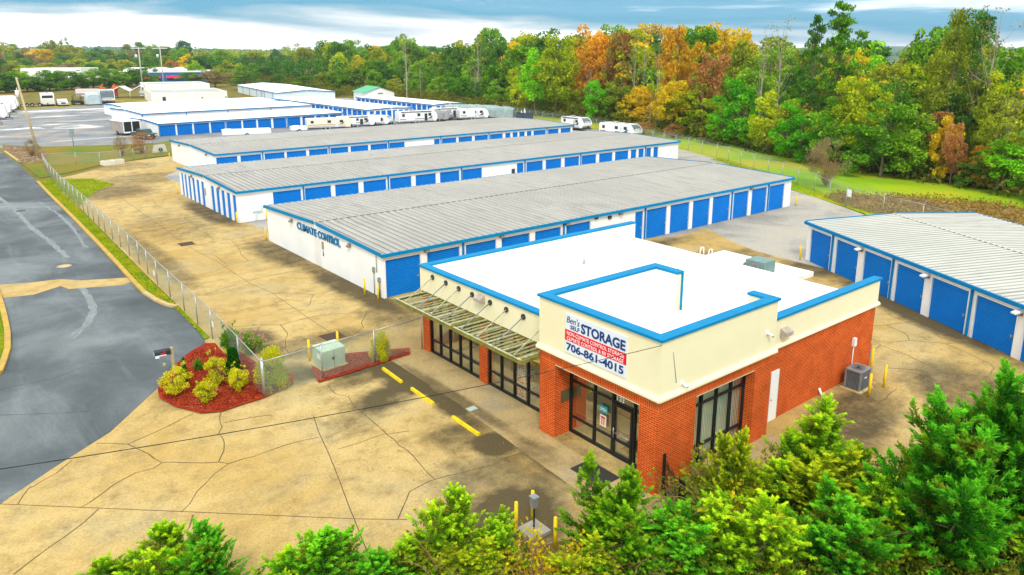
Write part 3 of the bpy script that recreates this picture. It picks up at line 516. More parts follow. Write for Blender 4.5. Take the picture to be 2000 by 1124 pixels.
    cp = MB(); cp.face([(-o_, D / 2 - 0.10, ridge + ribh + 0.004 - 0.10 * (ridge - eave) / (D / 2)), (L + o_, D / 2 - 0.10, ridge + ribh + 0.004 - 0.10 * (ridge - eave) / (D / 2)), (L + o_, D / 2, ridge + ribh + 0.02), (-o_, D / 2, ridge + ribh + 0.02)])
    cp.face([(-o_, D / 2, ridge + ribh + 0.02), (L + o_, D / 2, ridge + ribh + 0.02), (L + o_, D / 2 + 0.10, ridge + ribh + 0.004 - 0.10 * (ridge - eave) / (D / 2)), (-o_, D / 2 + 0.10, ridge + ribh + 0.004 - 0.10 * (ridge - eave) / (D / 2))]); cp.build('ridge_cap', roofm, rf)
    g = MB(); g.box(-o_ - 0.06, L + o_ + 0.06, -o_ - 0.13, -o_, eave - fascia + 0.03, eave + 0.02); g.box(-o_ - 0.06, L + o_ + 0.06, D + o_, D + o_ + 0.13, eave - fascia + 0.03, eave + 0.02)
    g.build('gutter', CAPB if D > 15 and name == 'storage_building' and latches else BLUE, root)
    f = fascia
    for x in (-o_ - 0.05, L + o_):
        for ya, yb, za, zb in ((-o_, D / 2 - 0.25, eave, ridge), (D / 2 + 0.25, D + o_, ridge, eave)):
            zs = ridge - (ridge - eave) * 0.25 / (D / 2)
            a_, b_ = (za, zs) if za < zb else (zs, zb); k = MB()
            k.face([(x, ya, a_ - f + 0.05), (x, yb, b_ - f + 0.05), (x, yb, b_ + 0.09), (x, ya, a_ + 0.09)]); k.face([(x + 0.05, ya, a_ - f + 0.05), (x + 0.05, ya, a_ + 0.09), (x + 0.05, yb, b_ + 0.09), (x + 0.05, yb, b_ - f + 0.05)])
            k.face([(x, ya, a_ + 0.09), (x, yb, b_ + 0.09), (x + 0.05, yb, b_ + 0.09), (x + 0.05, ya, a_ + 0.09)]); k.face([(x, ya, a_ - f + 0.05), (x + 0.05, ya, a_ - f + 0.05), (x + 0.05, yb, b_ - f + 0.05), (x, yb, b_ - f + 0.05)]); k.build('rake_trim', CAPB if latches else BLUE, root)
    for x in spouts: MB().box(x - 0.06, x + 0.06, -0.11, -0.004, 0.02, eave - 0.1).build('downspout', BLUE, root)
    return root
def round_w(w): return round(w, 1)
def door_mesh_w(w): return round(w, 1)
_old = door_mesh
def door_mesh(w, h): return _old(round(w, 1), h)
ft = 0.0
CLD = [(22.1, 24.67), (25.2, 27.78), (28.3, 30.9), (31.4, 33.98), (34.5, 37.05), (37.6, 40.15), (45.3, 46.25), (46.7, 49.25), (49.75, 52.3), (52.8, 55.2), (55.65, 58.25), (58.8, 61.15), (61.7, 64.2), (64.65, 67.25)]
clim = storage((21.9, 40.3, 0), 0, 46.6, 19.3, 2.93, 3.28, [(a - 21.9, b - 21.9) for a, b in CLD], [x - 21.9 for x in (28.06, 37.33, 46.5, 58.5, 64.43)],
               'long storage building lettered CLIMATE CONTROL on its white end wall, right behind the office', dtop=2.48)
MDD = [(25.55, 28.3), (28.7, 31.4), (31.85, 34.4), (34.95, 37.55), (38.0, 40.57), (41.1, 43.66), (44.2, 46.76), (47.18, 49.87), (55.0, 56.0), (56.45, 59.03), (59.5, 62.05), (62.6, 65.1), (65.55, 68.1), (68.65, 71.1), (71.6, 74.14), (74.64, 75.7), (76.16, 77.2), (77.7, 78.68), (79.2, 80.15)]
MGD = [(67.95, 68.85), (69.5, 70.45), (71.05, 72.0), (72.6, 73.55), (74.15, 75.1), (77.3, 78.2), (78.85, 79.75), (80.4, 81.25), (81.85, 82.7), (83.2, 84.0), (84.45, 85.2)]
midb = storage((22.2, 67.6, 0), 0, 62.3, 18.2, 2.93, 3.25, [(a - 22.2, b - 22.2) for a, b in MDD], [x - 22.2 for x in (28.55, 37.78, 47.05, 56.2, 65.35, 77.5)],
               'long storage building with eleven narrow blue doors across its white end wall', g0=[(a - 67.6, b - 67.6) for a, b in MGD], dtop=2.48)
FDD = [(28.95, 31.55), (31.95, 34.6), (35.05, 37.7), (38.0, 40.7), (41.1, 43.8), (44.2, 46.84), (47.2, 49.93), (50.3, 53.0), (53.3, 55.83), (60.95, 61.95), (62.35, 64.97), (65.4, 67.95), (68.45, 71.05), (71.45, 74.0), (74.55, 75.6), (76.05, 77.1), (77.45, 78.6), (79.05, 80.05), (80.5, 83.2), (83.7, 86.1), (86.6, 88.9)]
farb = storage((28.75, 94.6, 0), 0, 60.6, 19.2, 2.93, 3.2, [(a - 28.75, b - 28.75) for a, b in FDD], [x - 28.75 for x in (34.8, 43.98, 53.15, 62.15, 71.25, 83.45)],
               'long storage building with a blank white end wall beside the grassy ditch', dtop=2.48)
RBD = [(0.5, 2.95), (3.62, 6.04), (6.66, 9.3), (9.85, 12.25), (12.85, 15.6), (16.15, 18.8), (19.3, 21.9), (22.5, 25.1), (25.7, 28.3)]
rbb = storage((51.3, 28.5, 0), math.atan2(-.884, -.468), 30, 14.4, 2.93, 3.2, RBD, (3.2, 9.5, 15.85, 22.2), 'grey-roofed storage building set at an angle across the yard at the far right', roofm=ROOF2, dtop=2.48, rib=0.45)
a0 = math.atan2(2.84, 38.42)
AD = [(0.21, 3.05), (3.33, 6.16), (6.45, 9.36), (9.66, 12.46), (12.76, 15.75), (16.07, 18.82), (19.15, 21.98), (22.42, 25.23), (25.57, 28.45), (28.92, 31.76), (32.12, 35.05), (35.42, 38.3)]
storage((35.6, 148.5, 0), a0, 38.6, 15.6, 2.32, 2.62, AD, (0.1, 12.6, 25.4), 'white-roofed storage row with twelve wide blue doors facing the ditch', roofm=ROOFC, dtop=1.98, latches=False)
storage((37.3, 167.8, 0), a0, 38.2, 21, 2.85, 3.1, [], (0.1, 9, 18, 28), 'blank white storage row without doors behind the twelve-door row', roofm=ROOFC, latches=False)
storage((39.6, 195.5, 0), a0, 38.3, 15.5, 2.55, 2.8, [(0.6, 3.6)], (0.1, 12), 'white-roofed storage row with a single blue door at its near corner', roofm=ROOFC, dtop=2.2, latches=False)
storage((82.6, 213, 0), R(-90), 57.3, 12.0, 2.2, 2.45, [(1.0 + 2.55 * i, 1.0 + 2.55 * i + 2.05) for i in range(22)], [0.8 + 10.2 * i for i in range(6)], 'white-roofed storage row end-on to the camera, behind the large white travel trailer',
        gL=[(0.4, 1.45), (1.95, 3.05), (3.4, 4.55), (4.95, 6.05), (6.45, 7.6), (8.1, 9.15), (9.6, 10.7), (11.0, 11.8)], roofm=ROOFC, dtop=1.85, latches=False)
storage((103.9, 203, 0), R(-90), 42.5, 9.0, 2.2, 2.45, [(0.8 + 2.55 * i, 0.8 + 2.55 * i + 2.05) for i in range(16)], [0.6 + 10.2 * i for i in range(4)], 'white-roofed storage row end-on to the camera, beside the long grey-covered motorhomes',
        gL=[(0.5, 1.6), (2.1, 3.2), (3.6, 4.7), (5.5, 6.6), (7.1, 8.2)], roofm=ROOFC, dtop=1.85, latches=False)
# details on the two nearer end walls
def wall_lamp(parent, x, y, z, rz=0.0, name='wall_lamp'):
    o = MB().box(-0.16, 0.16, -0.02, 0.0, -0.14, 0.14).profile([(-0.02, -0.12), (-0.24, -0.12), (-0.24, -0.04), (-0.02, 0.14)], 'x', -0.15, 0.15).build(name, mat('lamp_bronze', (0.22, 0.19, 0.16), 0.5), parent)
    o.location = (x, y, z); o.rotation_euler = (0, 0, rz); return o
for yy in (14.1, 4.4): wall_lamp(clim, -0.004, yy, 2.62, R(-90))
MB().box(-0.06, -0.004, 8.55, 8.8, 1.45, 2.0).build('notice_board', mat('brown_plaque', (0.30, 0.26, 0.18)), clim)
MB().box(-0.03, -0.004, 8.62, 8.76, 0.95, 1.15).box(-0.035, -0.004, 8.66, 8.74, 1.2, 1.3).build('keypad', DARK, clim)
MB().box(-0.012, -0.004, 9.1, 10.15, 0.02, 2.15).build('end_door', varied('cream_door', (0.80, 0.80, 0.78), (0.74, 0.74, 0.72), 1, 0.5), clim)
MB().box(-0.12, -0.004, 1.0, 1.2, 1.5, 1.85).tube((-0.06, 1.1, 0.05), (-0.06, 1.1, 1.5), 0.03).tube((-0.06, 0.7, 1.6), (-0.06, 0.7, 2.7), 0.025).tube((-0.06, 0.4, 0.05), (-0.06, 0.4, 1.3), 0.05).box(-0.14, -0.004, 0.3, 0.5, 1.0, 1.3).build('conduit', GREY, clim)
LB = mat('letter_blue', (0.0, 0.16, 0.36), 0.4)
put_text(text_mesh('CLIMATE', 3.45, 0.56, LB, bold=0.02, ext=0.03), 'lettering', (-0.05, 13.05, 2.18), R(-90), clim)
put_text(text_mesh('CONTROL', 3.55, 0.56, LB, bold=0.02, ext=0.03), 'lettering', (-0.05, 9.35, 2.18), R(-90), clim)
for x in (5.65, 11.9, 18.15, 24, 42): wall_lamp(clim, x - 2.45 + 0.02, -0.03, 2.66)
MB().box(20.2, 20.55, -0.1, -0.004, 2.35, 2.6).box(18.7, 19.0, -0.15, -0.004, 2.55, 2.75).build('camera_box', DARK, clim)
for yy in (13.6, 4.8): wall_lamp(midb, -0.004, yy, 2.6, R(-90))
for yy in (3.0, 15.0): wall_lamp(farb, -0.004, yy, 2.6, R(-90))
MB().box(-0.03, -0.004, 9.2, 9.5, 1.2, 1.9).build('notice_board', mat('brown_plaque'), midb)
MB().box(1.5, 1.65, -0.12, -0.004, 0.1, 1.5).box(1.3, 2.1, -0.2, -0.004, 0.9, 1.6).build('meter_box', varied('pale_box', (0.72, 0.80, 0.82), (0.66, 0.74, 0.76), 1), midb)
MB().box(-0.02, -0.004, 6.0, 6.7, 0.05, 1.9).build('end_panel', TRIM, farb)
MB().box(32.0, 32.5, -0.02, -0.004, 1.3, 1.9).build('vent', DARK, midb)
for xx, kk in ((6.42, 0), (12.55, 1), (19.05, 2)):
    wall_lamp(rbb, xx - 0.1, -0.03, 2.45)
    MB().profile([(-0.03, 2.5), (-0.5, 2.42), (-0.5, 2.5), (-0.03, 2.62)], 'x', xx - 0.2, xx + 0.1).build('lamp_hood', TRIM, rbb)
# white flat-roofed complex, metal barn, green-roofed shed, two distant buildings
def flat_building(name, loc, rz, tiers, label, cat, wm, rm, group=None):
    root = empty(name, loc, rz, label=label, cat=cat, group=group)
    for i, (x0, x1, y0, y1, h) in enumerate(tiers):
        b = MB(); t = 0.3
        b.box(x0, x1, y0, y0 + t, 0, h); b.box(x0, x1, y1 - t, y1, 0, h); b.box(x0, x0 + t, y0 + t, y1 - t, 0, h); b.box(x1 - t, x1, y0 + t, y1 - t, 0, h); w = b.build('wall', wm, root)
        MB().face([(x0 + t, y0 + t, h - 0.35), (x1 - t, y0 + t, h - 0.35), (x1 - t, y1 - t, h - 0.35), (x0 + t, y1 - t, h - 0.35)]).build('roof', rm, root)
        MB().box(x0 - 0.05, x1 + 0.05, y0 - 0.05, y0 + t + 0.02, h, h + 0.08).box(x0 - 0.05, x0 + t, y0 + t + 0.02, y1, h, h + 0.08).build('coping', TRIM, root)
    return root
LROOF = varied('grey_membrane', (0.33, 0.36, 0.36), (0.45, 0.47, 0.46), 0.15, 0.7)
CWALL = varied('pale_block', (0.72, 0.72, 0.62), (0.80, 0.79, 0.72), 0.3, 0.8)
dd = flat_building('warehouse', (57.6, 244.3, 0), R(-9), [(0, 21.6, 0, 26, 3.2), (0.5, 20.5, 27, 50, 4.6)], 'low white flat-roofed building in two tiers behind the storage rows', 'building', CWALL, LROOF)
MB().box(3, 3.9, -0.05, 0.35, 0, 1.9).build('door', DARK, dd); MB().box(14, 14.3, -0.08, -0.02, 1.2, 1.6).box(21, 21.3, -0.08, -0.02, 1.2, 1.6).build('vent', DARK, dd)
E_ = storage((99.5, 291, 0), R(-98.7), 64, 18.2, 2.8, 3.5, [], (10, 22, 34, 46, 58), 'white metal barn with a low ridge roof, right of the flat-roofed building', roofm=ROOFC, latches=False, name='metal_barn', cat='barn', group=None, rib=1.5, zwall=varied('bluish_siding', (0.62, 0.72, 0.74), (0.68, 0.76, 0.77), 0.3))
MB().box(40, 43, -0.04, -0.004, 0, 2.3).build('barn_door', varied('grey_door', (0.5, 0.55, 0.58), (0.45, 0.5, 0.52), 1), E_)
GRNR = varied('green_metal_roof', (0.04, 0.36, 0.16), (0.05, 0.42, 0.20), 0.4, 0.5)
sh = empty('shed', (112.4, 213, 0), R(-9), label='small white shed with a bright green gable roof beyond the rear storage rows', cat='shed')
MB().box(0, 9.4, 0, 12, 0, 2.8).profile([(0, 2.8), (9.4, 2.8), (4.7, 4.3)], 'y', 0, 12).build('wall', WHITE, sh)
MB().face([(-0.5, -0.4, 2.7), (4.7, -0.4, 4.45), (4.7, 12.4, 4.45), (-0.5, 12.4, 2.7)]).face([(4.7, -0.4, 4.45), (9.9, -0.4, 2.7), (9.9, 12.4, 2.7), (4.7, 12.4, 4.45)]).build('roof', GRNR, sh)
MB().box(4, 5.6, -0.02, -0.004, 2.2, 2.6).build('vent', GREY, sh); MB().tube((0.3, -0.06, 0), (0.3, -0.06, 2.5), 0.06).build('downspout', GREY, sh)
w1 = flat_building('warehouse', (47, 480, 0), R(-28), [(0, 42, 0, 40, 4.0), (0, 30, 8, 36, 6.3)], 'long white warehouse behind the far hedge, at the left edge of the woods', 'building', CWALL, LROOF)
MB().box(20, 26, -0.05, 0.1, 0, 3).box(4, 9, -0.05, 0.1, 1.6, 2.4).build('bay_door', GREY, w1)
bb = empty('retail_building', (88, 395, 0), R(-16), label='blue-fronted building with red awnings and white metal roof beyond the hedge', cat='building')
MB().box(0, 33, 0, 30, 0, 5.4).build('wall', varied('blue_wall', (0.01, 0.13, 0.38), (0.015, 0.16, 0.42), 0.2), bb)
MB().box(-0.1, 33.1, -0.1, 30.1, 5.4, 5.9).profile([(-0.1, 5.9), (30.1, 5.9), (15, 7.6)], 'x', -6, 22).build('roof', WHITE, bb)
for x0 in (2.5, 12.5, 22.5): MB().profile([(-1.4, 2.7), (0, 2.7), (0, 4.0), (-0.4, 4.0)], 'x', x0, x0 + 7.5).build('awning', mat('awning_red', (0.52, 0.02, 0.07)), bb)
MB().box(-8, 0, 0, 12, 0, 4.8).build('annex_wall', CWALL, bb)
# ================================================================ OFFICE
OX, OY = 19.46, 15.75
off = empty('office_building', (OX, OY, 0), 0, label='brick and cream office with blue parapet caps, corner tower and shop windows', cat='office')
O3 = (OX, OY, 0)
def ob(mb, name, m, parent=None): return mb.build(name, m, parent or off, off=O3)
X1, Y1 = 35.3, 31.7; XT, YT0, YT1, XT1 = 18.6, 15.15, 21.35, 25.5
# --- brick of the main block (butted pieces)
b = MB()
ob(MB().box(19.46, 19.9, 31.1, 31.7, 0, 3.0), 'brick_pier', BRICK); ob(MB().box(19.46, 19.9, 26.1, 26.72, 0, 3.0), 'brick_pier', BRICK); b.box(19.46, 19.9, 21.35, 31.7, 3.0, 3.3)
b.box(19.9, X1, 31.4, Y1, 0, 3.3)                    # left side wall
b.box(26.42 - 0.9, 26.42, 15.75, 16.05, 0, 3.3).box(27.1, X1, 15.75, 16.05, 0, 3.3).box(26.42, 27.1, 15.75, 16.05, 2.3, 3.3)
b.box(X1 - 0.3, X1, 16.05, 31.4, 0, 3.3)
# tower brick
ob(MB().box(XT, 19.46, 20.45, YT1, 0, 3.2), 'brick_pier', BRICK); ob(MB().box(XT, 20.7, YT0, 16.0, 0, 3.2), 'brick_pier', BRICK); ob(MB().box(24.35, XT1, YT0, 15.75, 0, 3.2), 'brick_pier', BRICK); b.box(24.42, 25.51, 15.75, 16.05, 0, 3.2)
b.box(19.46, 19.9, 20.5, 21.35, 0, 3.3)
ob(b, 'brick_wall', BRICK)
s = MB(); s.box(XT, 18.9, YT0, YT1, 3.2, 3.6).box(18.9, XT1, YT0, 15.45, 3.2, 3.6).box(18.9, 19.46, YT1 - 0.3, YT1, 3.2, 3.6); ob(s, 'soldier_course', SOLD)
ob(MB().box(XT + 0.01, 19.4, 16.0, 20.45, 3.16, 3.2).box(20.7, 24.35, YT0 + 0.01, 15.7, 3.16, 3.2), 'lintel', STUC)
# --- stucco upper walls
u = MB()
u.box(19.40, 19.75, YT1, Y1 + 0.05, 3.3, 4.55).box(19.75, X1 + 0.05, Y1 - 0.3, Y1 + 0.05, 3.3, 4.55)
ob(u, 'stucco_wall', STUC); ob(MB().box(XT1, X1 + 0.05, 15.70, 16.02, 3.3, 4.62), 'stucco_wall', STUC)
u = MB(); u.box(XT - 0.03, XT + 0.3, YT0 - 0.03, YT1 + 0.03, 3.6, 5.82).box(XT + 0.3, XT1 + 0.03, YT0 - 0.03, YT0 + 0.3, 3.6, 5.82).box(XT + 0.3, XT1, YT1 - 0.3, YT1 + 0.03, 3.6, 5.82)
u.box(XT1 - 0.3, XT1 + 0.03, YT1 - 1.5, YT1 - 0.3, 3.6, 5.82).box(XT1 - 0.3, XT1 + 0.03, YT0 + 0.3, YT0 + 1.1, 3.6, 5.82)
ob(u, 'tower_wall', STUC)
# moulded band at the foot of the stucco
c = MB(); c.profile([(XT - 0.03, 3.62), (XT - 0.16, 3.66), (XT - 0.16, 3.74), (XT - 0.03, 3.86)], 'y', YT0 - 0.12, YT1 + 0.1)
c.profile([(YT0 - 0.03, 3.62), (YT0 - 0.16, 3.66), (YT0 - 0.16, 3.74), (YT0 - 0.03, 3.86)], 'x', XT - 0.12, XT1 + 0.1)
c.profile([(15.70, 3.30), (15.60, 3.34), (15.60, 3.42), (15.70, 3.5)], 'x', XT1 + 0.1, X1 + 0.15); c.box(XT1, XT1 + 0.12, 15.2, 15.6, 3.62, 3.8)
ob(c, 'cornice', STUC)
# --- roofs
r = MB(); r.face([(19.7, 21.0, 4.42), (19.7, 31.45, 4.42), (X1 + 0.1, 31.45, 3.62), (X1 + 0.1, 15.95, 3.62), (25.2, 15.95, 4.14), (25.2, 21.0, 4.14)][::-1]); r.face([(18.8, 15.4, 4.30), (25.6, 15.4, 4.12), (25.6, 21.2, 4.12), (18.8, 21.2, 4.30)]); r.box(X1 - 0.05, X1 + 0.14, 15.75, 31.5, 3.5, 3.6)
rfo = ob(r, 'roof', ROOFW)
sm_ = MB()
for x in (22.8, 26.1, 29.4, 32.7): z = 4.42 - 0.8 * (x - 19.7) / 15.7 + 0.006; sm_.face([(x, 21.4 if x < 25.5 else 16.1, z), (x + 0.05, 21.4 if x < 25.5 else 16.1, z - 0.002), (x + 0.05, 31.3, z - 0.002), (x, 31.3, z)])
ob(sm_, 'roof_seam', varied('seam_tan', (0.72, 0.66, 0.50), (0.85, 0.82, 0.74), 2), rfo)
ob(MB().tube((30.5, 24, 3.8), (30.5, 24, 4.15), 0.06), 'roof_vent_pipe', GREY, rfo); ob(MB().tube((27.5, 28, 3.9), (27.5, 28, 4.3), 0.05), 'roof_vent_pipe', GREY, rfo)
# --- blue metal caps
k = MB(); q = 0.07; w_ = 0.40
def cap(x0, x1, y0, y1, z): k.box(x0, x1, y0, y1, z, z + 0.10)
cap(19.33, 19.33 + 0.42, YT1 + 0.05, Y1 + 0.12, 4.55); cap(19.75, X1 + 0.12, Y1 - 0.30, Y1 + 0.12, 4.55); cap(XT1 + 0.06, X1 + 0.12, 15.62, 16.05, 4.62)
cap(XT - 0.1, XT + 0.34, YT0 - 0.1, YT1 + 0.1, 5.82); cap(XT + 0.34, XT1 + 0.1, YT0 - 0.1, YT0 + 0.34, 5.82); cap(XT + 0.34, XT1 + 0.1, YT1 - 0.34, YT1 + 0.1, 5.82)
cap(XT1 - 0.34, XT1 + 0.1, YT1 - 1.55, YT1 - 0.34, 5.82); cap(XT1 - 0.34, XT1 + 0.1, YT0 + 0.34, YT0 + 1.15, 5.82)
k.box(XT1 - 0.02, XT1 + 0.06, YT1 - 1.58, YT1 - 1.5, 4.1, 5.82).box(X1 + 0.06, X1 + 0.12, Y1 - 0.32, Y1 + 0.06, 3.6, 4.55)
ob(k, 'parapet_cap', CAPB)
ln = MB().box(XT + 0.3, XT + 0.33, YT0 + 0.3, YT1 - 0.3, 4.2, 5.80).box(XT + 0.33, XT1 - 0.3, YT0 + 0.3, YT0 + 0.33, 4.1, 5.80).box(XT + 0.33, XT1 - 0.33, YT1 - 0.33, YT1 - 0.3, 4.1, 5.80).box(XT1 - 0.33, XT1 - 0.3, YT1 - 1.5, YT1 - 0.33, 4.1, 5.80)
ob(ln, 'parapet_lining', ROOFW)
ob(MB().box(19.75, X1, Y1 - 0.33, Y1 - 0.3, 3.5, 4.54), 'parapet_lining', ROOFW)
# --- shop windows
def glazing(axis, pos, a, b_, z1, mull, rails, parent, door=None, fr=BLK, name='window', gl=GLASS, fw=0.055):
    """axis 0: plane x=pos running in y; axis 1: plane y=pos running in x"""
    m = MB()
    def bx(p0, p1, z0, z1_, d=0.06):
        if axis == 0: m.box(pos - d, pos + d, p0, p1, z0, z1_)
        else: m.box(p0, p1, pos - d, pos + d, z0, z1_)
    bx(a, b_, 0.012, 0.11); bx(a, b_, z1 - 0.08, z1)
    for p in [a + fw / 2] + list(mull) + [b_ - fw / 2]: bx(p - fw / 2 - 0.01, p + fw / 2 + 0.01, 0.11, z1 - 0.08, 0.07)
    edges = [a] + list(mull) + [b_]
    for z in rails:
        for i in range(len(edges) - 1):
            if door and abs(edges[i] - door[0]) < 0.01 and z < 2.0: continue
            bx(edges[i] + fw, edges[i + 1] - fw, z - 0.035, z + 0.035, 0.05)
    f = ob(m, name, fr, parent)
    g = MB()
    for i in range(len(edges) - 1):
        e0, e1 = edges[i] + 0.02, edges[i + 1] - 0.02
        pts = [(pos, e0, 0.1), (pos, e1, 0.1), (pos, e1, z1 - 0.06), (pos, e0, z1 - 0.06)] if axis == 0 else [(e0, pos, 0.1), (e1, pos, 0.1), (e1, pos, z1 - 0.06), (e0, pos, z1 - 0.06)]
        g.face(pts)
    ob(g, 'pane', gl, f); return f
glazing(0, 19.6, 26.72, 31.1, 3.0, [27.6, 28.47, 29.35, 30.22], [0.72], off)
glazing(0, 19.6, 21.35, 26.1, 3.0, [22.3, 23.25, 24.2, 25.15], [0.72], off)
ent = glazing(0, 19.5, 16.0, 20.45, 3.2, [16.95, 18.05, 19.05], [0.72, 2.3], off, name='entrance_window')
dr = MB(); dr.box(19.42, 19.5, 17.02, 17.12, 0.02, 2.25).box(19.42, 19.5, 17.92, 18.02, 0.02, 2.25).box(19.42, 19.5, 17.12, 17.92, 0.02, 0.2).box(19.42, 19.5, 17.12, 17.92, 2.15, 2.25); d_ = ob(dr, 'door', BLK)
ob(MB().tube((19.36, 17.9, 0.85), (19.36, 17.9, 1.25), 0.02).tube((19.38, 17.15, 1.05), (19.38, 17.85, 1.05), 0.018), 'handle', GALV, d_)
WG = mat('letter_white', (0.85, 0.85, 0.85))
put_text(text_mesh('133', 0.36, 0.2, WG, bold=0.02, ext=0.005), 'door_number', (19.36 - OX, 17.75 - OY, 2.45), R(-90), off)
# posters in the entrance window
ob(MB().box(19.40, 19.42, 18.28, 18.72, 1.62, 1.92), 'open_sign', mat('teal_card', (0.02, 0.28, 0.30)), ent)
put_text(text_mesh('OPEN', 0.34, 0.13, WG, ext=0.003), 'lettering', (19.395 - OX, 18.67 - OY, 1.70), R(-90), ent)
ob(MB().box(19.40, 19.415, 18.33, 18.67, 1.05, 1.52), 'poster', mat('pale_card', (0.75, 0.62, 0.50)), ent)
ob(MB().box(19.395, 19.40, 18.42, 18.47, 1.12, 1.45).box(19.395, 19.40, 18.53, 18.58, 1.12, 1.45).box(19.395, 19.40, 18.38, 18.62, 1.40, 1.46), 'poster_marks', mat('poster_red', (0.55, 0.05, 0.05)), ent)
ob(MB().box(18.95, 19.38, 20.40, 20.449, 1.45, 1.95).box(19.1, 19.25, 20.38, 20.40, 1.7, 1.75), 'intercom_box', mat('olive_box', (0.10, 0.09, 0.04)))
blind = varied('window_blind', (0.72, 0.86, 0.76), (0.78, 0.9, 0.82), 1.2, 0.9)
sw = glazing(1, 15.62, 20.7, 24.4, 3.2, [21.62, 22.55, 23.47], [0.72, 2.45], off, name='side_window', gl=GLASS_S)
bl = MB()
for i in range(34): x = 20.78 + i * 0.106; bl.face([(x, 15.78, 0.15), (x + 0.1, 15.81, 0.15), (x + 0.1, 15.81, 3.1), (x, 15.78, 3.1)])
ob(bl, 'blind', blind, sw)
sd = ob(MB().box(26.46, 27.06, 15.70, 15.78, 0.02, 2.28), 'side_door', varied('painted_white_door', (0.86, 0.86, 0.84), (0.82, 0.82, 0.80), 1))
ob(MB().box(26.42, 26.46, 15.70, 15.8, 0, 2.3).box(27.06, 27.1, 15.70, 15.8, 0, 2.3).ball((26.54, 15.66, 1.05), 0.035), 'handle', GALV, sd)
# --- interior seen through the glass
FLT = varied('office_floor', (0.85, 0.78, 0.48), (0.8, 0.72, 0.44), 0.6, 0.5); FLB = mat('floor_band', (0.02, 0.12, 0.26), 0.5); INW = mat('interior_wall', (0.78, 0.78, 0.62), 0.9)
ob(MB().face([(19.7, 16.05, 0.02), (34.9, 16.05, 0.02), (34.9, 31.35, 0.02), (19.7, 31.35, 0.02)]), 'floor', FLT)
ob(MB().box(20.35, 20.75, 16.6, 30.5, 0.024, 0.03).box(20.75, 30, 30.1, 30.5, 0.024, 0.03), 'floor_band', FLB)
ob(MB().box(30, 30.1, 16.06, 31.3, 0.03, 3.2).box(20.0, 30, 31.28, 31.38, 0.03, 3.2).box(24.8, 29.9, 16.06, 16.1, 0.03, 3.2).box(19.95, 30.0, 16.1, 31.2, 3.2, 3.25), 'interior_wall', INW)
ob(MB().box(21.0, 21.02, 31.1, 31.2, 0, 3).box(19.72, 19.74, 20.5, 20.55, 0, 3), 'door_frame_inside', INW)
# --- awnings
AWM = varied('awning_olive', (0.13, 0.125, 0.015), (0.25, 0.24, 0.045), 3, 0.8); AWL = varied('awning_bar', (0.52, 0.52, 0.36), (0.30, 0.31, 0.15), 5, 0.6)
def awning(y0, y1):
    root = empty('awning', (OX, y0, 0)); root.parent = None
    a = ob(MB().box(17.62, 17.70, y0, y1, 3.12, 3.30).box(17.70, 19.40, y0, y0 + 0.07, 3.14, 3.28).box(17.70, 19.40, y1 - 0.07, y1, 3.14, 3.28).box(19.40, 19.46, y0, y1, 3.14, 3.26), 'awning', AWM)
    bpy.data.objects.remove(root)
    sl = MB(); n = int((y1 - y0) / 0.30)
    for i in range(n):
        y = y0 + 0.12 + i * (y1 - y0 - 0.2) / n
        sl.profile([(y, 3.20), (y + 0.19, 3.18), (y + 0.19, 3.2), (y, 3.22)], 'x', 17.70, 19.40); sl.box(17.70, 19.40, y - 0.012, y + 0.012, 3.20, 3.25, 1)
    ob(sl, 'slats', [AWM, AWL], a)
    rb = MB()
    for i in range(5): y = y0 + 0.15 + i * (y1 - y0 - 0.36) / 4; rb.box(17.66, 19.44, y, y + 0.07, 3.285, 3.335)
    rb.box(17.60, 17.68, y0, y1, 3.30, 3.33); ob(rb, 'crossbar', AWL, a); return a
aw1 = awning(26.35, 31.35); aw2 = awning(21.37, 26.15)
for y, z in [(30.52, 4.25), (29.32, 4.25), (28.22, 4.23), (27.12, 4.22), (25.73, 4.2), (24.54, 4.19), (23.36, 4.19), (22.0, 4.19)]:
    rd = ob(MB().tube((19.38, y, z), (17.80, y, 3.33), 0.028, n=6).ball((17.80, y, 3.33), 0.055, 6, 4), 'awning_rod', GREY if int(y) % 2 else AWL)
    ob(MB().tube((19.40, y, z), (19.34, y, z), 0.13, n=14), 'rod_plate', DARK, rd)
def cam_ball(x, y, z, dx, dy):
    c = ob(MB().box(x, x + 0.001 + abs(dx) * 0.02, y - 0.09, y + 0.09, z - 0.09, z + 0.09) if dx else MB().box(x - 0.09, x + 0.09, y - 0.02, y, z - 0.09, z + 0.09), 'security_camera', TRIM)
    ob(MB().tube((x, y, z), (x + dx * 0.10, y + dy * 0.10, z - 0.02), 0.04).tube((x + dx * 0.08, y + dy * 0.06, z + 0.02), (x + dx * 0.26 + 0.05 * abs(dy), y + dy * 0.24, z - 0.08), 0.06, 0.055, 10), 'camera_body', TRIM, c)
    ob(MB().tube((x + dx * 0.26 + 0.05 * abs(dy), y + dy * 0.24, z - 0.08), (x + dx * 0.28 + 0.06 * abs(dy), y + dy * 0.26, z - 0.09), 0.04, 0.04, 10), 'lens', BLK, c)
cam_ball(24.9, 15.12, 4.6, 0, -1); cam_ball(19.75, 15.12, 4.0, 0, -1)
def wallpack(x, y, z, dx, dy):
    m = MB(); w = 0.26
    if dx: m.profile([(x, z + 0.2), (x - 0.30, z + 0.07), (x - 0.30, z - 0.1), (x, z - 0.2)], 'y', y - w, y + w)
    else: m.profile([(y, z + 0.2), (y - 0.30, z + 0.07), (y - 0.30, z - 0.1), (y, z - 0.2)], 'x', x - w, x + w)
    ob(m, 'wall_lamp', varied('lamp_taupe', (0.36, 0.30, 0.25), (0.46, 0.40, 0.34), 4, 0.5))
wallpack(19.40, 26.4, 4.2, 1, 0); wallpack(27.1, 15.70, 3.95, 0, -1)
